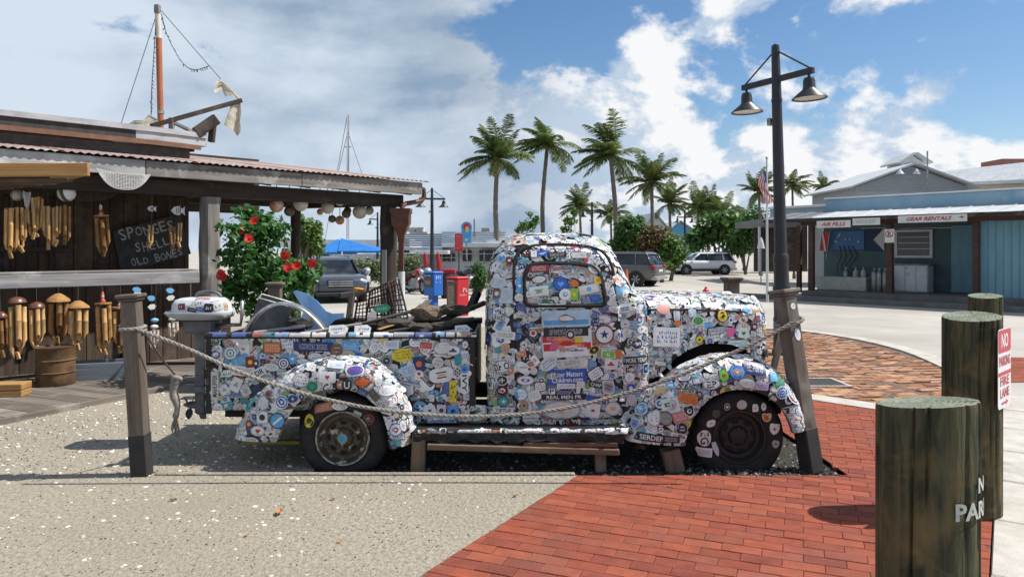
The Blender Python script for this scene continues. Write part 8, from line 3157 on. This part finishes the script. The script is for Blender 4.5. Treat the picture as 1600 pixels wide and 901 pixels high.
# sailboat mast far off
sm = thing('sailboat_mast', 'thin far sailboat mast with rigging rising above the shack roof', 'mast', P(543, 392, 80))
MB().tube([P(543, 398, 80), P(543, 178, 80)], [.14, .08], 7).build('mast_pole', mat('mast_white', (.6, .61, .63), rough=.4), sm)
for a, b in (((543, 208), (521, 300)), ((543, 205), (572, 290)), ((543, 178), (505, 390)), ((545, 180), (545, 395))):
    MB().tube([P(*a, 80), P(*b, 80)], .03, 4).build('stay', m_wire, sm)
MB().tube([P(538, 230, 80), P(549, 230, 80)], .05, 5).build('spreader', m_alu, sm)
# newspaper boxes
def newsbox(px, ytop, w_px, d, yaw, paint_, label, kind):
    k = d / F
    x = (px - CX) * k
    zt = P(0, ytop, d).z
    w = w_px * k
    m = Matrix.Translation((x, d, 0)) @ Matrix.Rotation(yaw, 4, 'Z')
    th = thing('newspaper_box', label, 'newspaper box', (x, d, ROADZ))
    b = MB()
    lo_ = zt - (.62 if kind else .98)
    b.bbox((-w / 2, -w * .42, lo_), (w / 2, w * .42, zt - .06), .02, m)
    b.build('case', paint_, th)
    MB().bbox((-w / 2 - .015, -w * .45, zt - .058), (w / 2 + .015, w * .45, zt), .02, m).build('hood', paint_, th)
    MB().bbox((-w * .38, -w * .42 - .012, lo_ + .22), (w * .38, -w * .42 + .002, zt - .14), .008, m).build('window', m_glassd, th)
    MB().bbox((-w * .28, -w * .42 - .02, lo_ + .3), (w * .25, -w * .42 - .013, zt - .22), .004, m).build('front_page', mat('newsprint', (.4, .3, .22), (.15, .12, .12), .7, 22), th)
    MB().bbox((-w * .3, -w * .42 - .03, zt - .12), (w * .3, -w * .42 - .004, zt - .085), .006, m).build('handle', m_alu, th)
    if kind:
        MB().bbox((-w * .24, -w * .24, ROADZ), (w * .24, w * .24, lo_), .01, m).build('pedestal', paint_, th)
    MB().bbox((-w * .4, -w * .4, ROADZ - .001), (w * .4, w * .4, ROADZ + .03), .01, m).build('foot', m_trim, th)
    f = m @ Matrix.Translation((w / 2 + .004, 0, (zt + lo_) / 2 + .1)) @ Matrix.Rotation(R(90), 4, 'Z') @ Matrix.Rotation(R(90), 4, 'X')
    a = Art(); a.scribble(0, .06, w * .55, .11, (1, 1, 1), 0, random.Random(px)); a.scribble(0, -.06, w * .5, .05, (1, 1, 1), 0, random.Random(px + 1))
    mb = MB(); mb.add([f @ Vector((x_, y_, 0)) for x_, y_ in a.v], a.f)
    mb.build('print', m_sgnwhite, th)
newsbox(677, 424, 24, 18.5, R(-42), mat('box_blue', (.02, .15, .52), (.02, .13, .46), .4, 4), 'blue newspaper box on a pedestal behind the truck bed', 1)
newsbox(715, 432, 28, 18, R(-48), mat('box_red', (.50, .02, .03), (.44, .02, .03), .4, 4), 'red newspaper box standing behind the truck next to the cab', 0)
# motorcycles / scooters parked in the middle distance
def moto(px, d, yaw, c, label):
    m = Matrix.Translation(((px - CX) / F * d, d, ROADZ)) @ Matrix.Rotation(yaw, 4, 'Z')
    th = thing('motorcycle', label, 'motorcycle', m.translation, 'motorcycles parked beyond the newspaper boxes')
    for x in (-.68, .70):
        M_ = m @ Matrix.Translation((x, 0, .30)) @ Matrix.Rotation(R(90), 4, 'X')
        t = MB().lathe([(.20, -.05), (.28, -.05), (.31, 0), (.28, .05), (.20, .05)], 20, M_, closed=True).build('wheel', m_tyre, th, smooth=40)
        MB().lathe([(.21, -.02), (.21, .02)], 16, M_).build('rim', m_dusty, t)
    pn = mat('moto_%d%d%d' % tuple(int(99 * q) for q in c), c, None, .3, 4, coat=.4)
    MB().tube([m @ Vector(p) for p in ((-.35, 0, .72), (-.05, 0, .80), (.22, 0, .86), (.36, 0, .78))], [.10, .13, .16, .08], 10).build('fuel_tank', pn, th, smooth=True)
    MB().tube([m @ Vector(p) for p in ((-.85, 0, .80), (-.55, 0, .72), (-.2, 0, .72))], [.07, .13, .12], 8).build('seat', m_trim, th, smooth=True)
    MB().bbox((-.28, -.16, .22), (.28, .16, .62), .06, m).build('engine', m_dusty, th)
    MB().tube([m @ Vector(p) for p in ((.70, 0, .30), (.50, 0, .80), (.42, 0, 1.02))], .045, 7).build('fork', m_dusty, th)
    MB().tube([m @ Vector(p) for p in ((.25, -.36, 1.05), (.40, -.12, 1.04), (.40, .12, 1.04), (.25, .36, 1.05))], .02, 6).build('handlebar', m_trim, th)
    MB().lathe([(.0005, .1), (.09, .06), (.1, 0), (.0005, -.02)], 10, m @ Matrix.Translation((.55, 0, .88)) @ Matrix.Rotation(R(90), 4, 'Y')).build('headlamp', m_lampw, th, smooth=True)
    MB().tube([m @ Vector(p) for p in ((.2, -.18, .25), (-.3, -.2, .22), (-.95, -.2, .3))], .045, 7).build('exhaust', m_dusty, th, smooth=True)
    for x in (-.70, .72):
        MB().grid([[m @ Vector((x + .36 * math.cos(R(a)), y, .30 + .36 * math.sin(R(a)))) for y in (-.08, 0, .08)] for a in range(20, 161, 20)]).build('mudguard', pn, th, smooth=True)
moto(650, 29, R(-60), (.35, .03, .04), 'red and chrome motorcycle left of the newspaper boxes')
moto(668, 31, R(-80), (.5, .5, .52), 'white motorcycle beside the street lamp foot')
moto(573, 31, R(-75), (.45, .46, .48), 'pale motorcycle just left of the shack corner post')
moto(553, 31, R(-105), (.02, .25, .12), 'green motorcycle next to the grey parked car')
moto(730, 31, R(-50), (.05, .05, .06), 'black motorcycle behind the red newspaper box')
# folded red umbrellas, bin
for x, l in ((664, 'folded red parasol left of the street lamp'), (684, 'folded red parasol right of the street lamp')):
    b = P(x, 420, 42)
    th = thing('folded_parasol', l, 'parasol', (b.x, 42, ROADZ), 'folded red parasols in front of the restaurant')
    MB().tube([(b.x, 42, ROADZ), (b.x, 42, P(0, 392, 42).z)], .03, 6).build('pole', m_alu, th)
    MB().tube([(b.x, 42, P(0, 396, 42).z), (b.x + .05, 42, P(0, 408, 42).z), (b.x + .12, 42, P(0, 424, 42).z)], [.10, .15, .14], 9).build('canopy', mat('parasol_red', (.34, .02, .03), (.26, .015, .02), .7, 5), th)
bn = P(702, 425, 26)
th = thing('litter_bin', 'dark litter bin with red and white top behind the newspaper boxes', 'bin', (bn.x, 26, ROADZ))
M_ = Matrix.Translation((bn.x, 26, ROADZ))
MB().lathe([(.27, 0), (.30, .05), (.30, .85), (.27, .88)], 16, M_).build('drum', m_trim, th, smooth=40)
MB().bbox((-.24, -.24, .885), (.24, .24, 1.06), .03, M_).build('hood', MATS['parasol_red'], th)
# kerb of the verge behind
for x0, x1, y, d_ in ((460, 800, 452, 0), (985, 1230, 428, 0)):
    a, b = G(x0, y, ROADZ), G(x1, y - 1, ROADZ)
    beam('verge_kerb', a + Vector((0, 0, .06)), b + Vector((0, 0, .06)), .25, .12, m_kerb, kind='structure')
# traffic cone and hydrant
cc = G(979, 457, ROADZ)
th = thing('traffic_cone', 'tall orange traffic cone behind the cowl of the truck', 'cone', cc)
m_or = mat('cone_orange', (.62, .10, .02), (.55, .08, .02), .5, 5)
M_ = Matrix.Translation(cc)
MB().bbox((-.2, -.2, 0), (.2, .2, .04), .01, M_).build('base', m_trim, th)
MB().lathe([(.15, .04), (.13, .12), (.045, .92), (.03, .95), (.0005, .955)], 16, M_).build('cone_body', m_or, th, smooth=40)
MB().lathe([(.104, .42), (.092, .55)], 16, Matrix.Translation(cc) @ Matrix.Scale(1.06, 4)).build('reflective_band', mat('dull_red_band', (.4, .05, .03), rough=.5), th)
hp = P(1103, 470, 21)
th = thing('fire_hydrant', 'red fire hydrant top showing behind the hood', 'fire hydrant', (hp.x, 21, ROADZ))
M_ = Matrix.Translation((hp.x, 21, ROADZ)) @ Matrix.Scale(.98, 4)
m_hyd = mat('hydrant_red', (.55, .03, .03), (.45, .02, .025), .4, 6)
MB().lathe([(.15, 0), (.15, .04), (.10, .05), (.10, .42), (.13, .44), (.13, .48), (.10, .50), (.085, .58), (.04, .62), (.04, .67), (.0005, .675)], 16, M_).build('barrel', m_hyd, th, smooth=40)
for a in (0, 180, 270):
    MB().lathe([(.05, .08), (.05, .17), (.06, .17), (.06, .21), (.0005, .215)], 10, M_ @ Matrix.Translation((0, 0, .36)) @ Matrix.Rotation(R(a), 4, 'Z') @ Matrix.Rotation(R(90), 4, 'Y')).build('outlet_cap', m_hyd, th, smooth=40)
# peaked roofs beyond the trees
px_house('peaked_house', 'white cottage with steep pale roof behind the palms', 78, (1000, 1052, 410, 368), (1022, 333), m_bldwhite, m_shingle, 8)
px_house('peaked_house', 'second pale cottage with lower roof right of the steep one', 80, (1040, 1092, 410, 366), (1062, 346), mat('blue_cottage', (.10, .34, .55), (.08, .3, .5), .7, 3), m_shingle, 8)
px_house('peaked_house', 'small far cottage gable over the blue shop roof', 62, (1312, 1336, 400, 296), (1325, 286), m_cream, m_shingle, 5)
# shaded far porch left of the dive shop with parasol and tables
pb = thing('far_porch', 'shaded pavilion with white parasol in the gap left of the dive shop', 'building', P(1210, 420, 40))
rbox('wall', 1180, 352, 1262, 424, 42, .3, m_w_dark, tp=pb)
rbox('roof', 1194, 342, 1270, 352, 38, 5, mat('dark_tin_roof', (.18, .19, .2)), tp=pb)
for x in (1186, 1226, 1250):
    rbox('column', x, 352, x + 3, 424, 39, .2, m_bldwhite, tp=pb)
b = P(1189, 420, 37)
th = thing('folded_parasol', 'folded white and blue parasol standing on the far terrace', 'parasol', (b.x, 37, ROADZ))
MB().tube([(b.x, 37, ROADZ), (b.x, 37, P(0, 370, 37).z)], .03, 6).build('pole', m_alu, th)
MB().tube([(b.x, 37, P(0, 371, 37).z), (b.x, 37, P(0, 378, 37).z), (b.x, 37, P(0, 388, 37).z)], [.04, .13, .2], 9).build('canopy', m_bldwhite, th)

# ================================================================== person walking far off
def person(px, d, label):
    x = (px - CX) / F * d
    th = thing('person', label, 'person', (x, d, ROADZ))
    J = {'pel': (0, 0, .95), 'sp': (0, .01, 1.18), 'ch': (0, .0, 1.38), 'nk': (0, 0, 1.50), 'hd': (0, -.02, 1.60), 'ht': (0, -.02, 1.70),
         'lh': (-.10, 0, .92), 'lk': (-.11, -.05, .50), 'la': (-.11, .04, .09), 'lt': (-.12, -.12, .04), 'rh': (.10, 0, .92), 'rk': (.11, .05, .50), 'ra': (.11, .12, .10), 'rt': (.12, -.02, .04),
         'ls': (-.19, 0, 1.40), 'le': (-.25, .03, 1.13), 'lw': (-.24, -.06, .90), 'lf': (-.24, -.09, .80), 'rs': (.19, 0, 1.40), 're': (.25, .02, 1.13), 'rw': (.25, -.04, .90), 'rf': (.25, -.06, .80)}
    rad = {'pel': .14, 'sp': .13, 'ch': .15, 'nk': .055, 'hd': .095, 'ht': .075, 'lh': .09, 'lk': .06, 'la': .042, 'lt': .04, 'rh': .09, 'rk': .06, 'ra': .042, 'rt': .04, 'ls': .06, 'le': .042, 'lw': .032, 'lf': .035, 'rs': .06, 're': .042, 'rw': .032, 'rf': .035}
    ks = list(J)
    E = [('pel', 'sp'), ('sp', 'ch'), ('ch', 'nk'), ('nk', 'hd'), ('hd', 'ht'), ('pel', 'lh'), ('lh', 'lk'), ('lk', 'la'), ('la', 'lt'), ('pel', 'rh'), ('rh', 'rk'), ('rk', 'ra'), ('ra', 'rt'), ('ch', 'ls'), ('ls', 'le'), ('le', 'lw'), ('lw', 'lf'), ('ch', 'rs'), ('rs', 're'), ('re', 'rw'), ('rw', 'rf')]
    me = bpy.data.meshes.new('body')
    me.from_pydata([J[k] for k in ks], [(ks.index(a), ks.index(b)) for a, b in E], [])
    o = obj('body', me, mat('skin_tone', (.42, .24, .16), (.38, .21, .14), .6, 6), th, Matrix.Translation((x, d, ROADZ)))
    sk = o.modifiers.new('Skin', 'SKIN')
    for k, sv in zip(ks, me.skin_vertices[0].data):
        sv.radius = (rad[k], rad[k])
        sv.use_root = k == 'pel'
    o.modifiers.new('Sub', 'SUBSURF').render_levels = 1
    M_ = Matrix.Translation((x, d, ROADZ))
    def cloth(name, rings, mt):
        MB().grid([[(cx_ + rx_ * math.cos(a / 12 * 6.2832), cy_ + ry_ * math.sin(a / 12 * 6.2832), z) for a in range(12)] for cx_, cy_, rx_, ry_, z in rings], wrap=True).build(name, mt, th, smooth=True, m=M_)
    cloth('shirt', [(0, 0, .185, .15, .93), (0, 0, .18, .15, 1.15), (0, 0, .21, .165, 1.36), (0, 0, .17, .12, 1.46), (0, 0, .07, .07, 1.50)], mat('grey_shirt', (.36, .38, .38), (.3, .32, .32), .8, 6))
    for s in (-1, 1):
        cloth('sleeve', [(s * .17, 0, .085, .08, 1.42), (s * .215, .01, .075, .07, 1.28), (s * .235, .02, .07, .065, 1.18)], MATS['grey_shirt'])
        cloth('shorts_leg', [(s * .085, 0, .11, .13, .97), (s * .11, -.02 * -s, .115, .12, .75), (s * .12, -.02 * -s, .115, .115, .52)], mat('teal_shorts', (.05, .36, .38), (.04, .3, .32), .7, 6))
    cloth('hair', [(0, -.01, .085, .095, 1.60), (0, .0, .10, .105, 1.66), (0, 0, .085, .09, 1.73), (0, 0, .02, .02, 1.765)], mat('hair_dark', (.04, .03, .022), rough=.7))
    return th
person(1308, 49, 'person in grey shirt and teal shorts walking by the far trees')
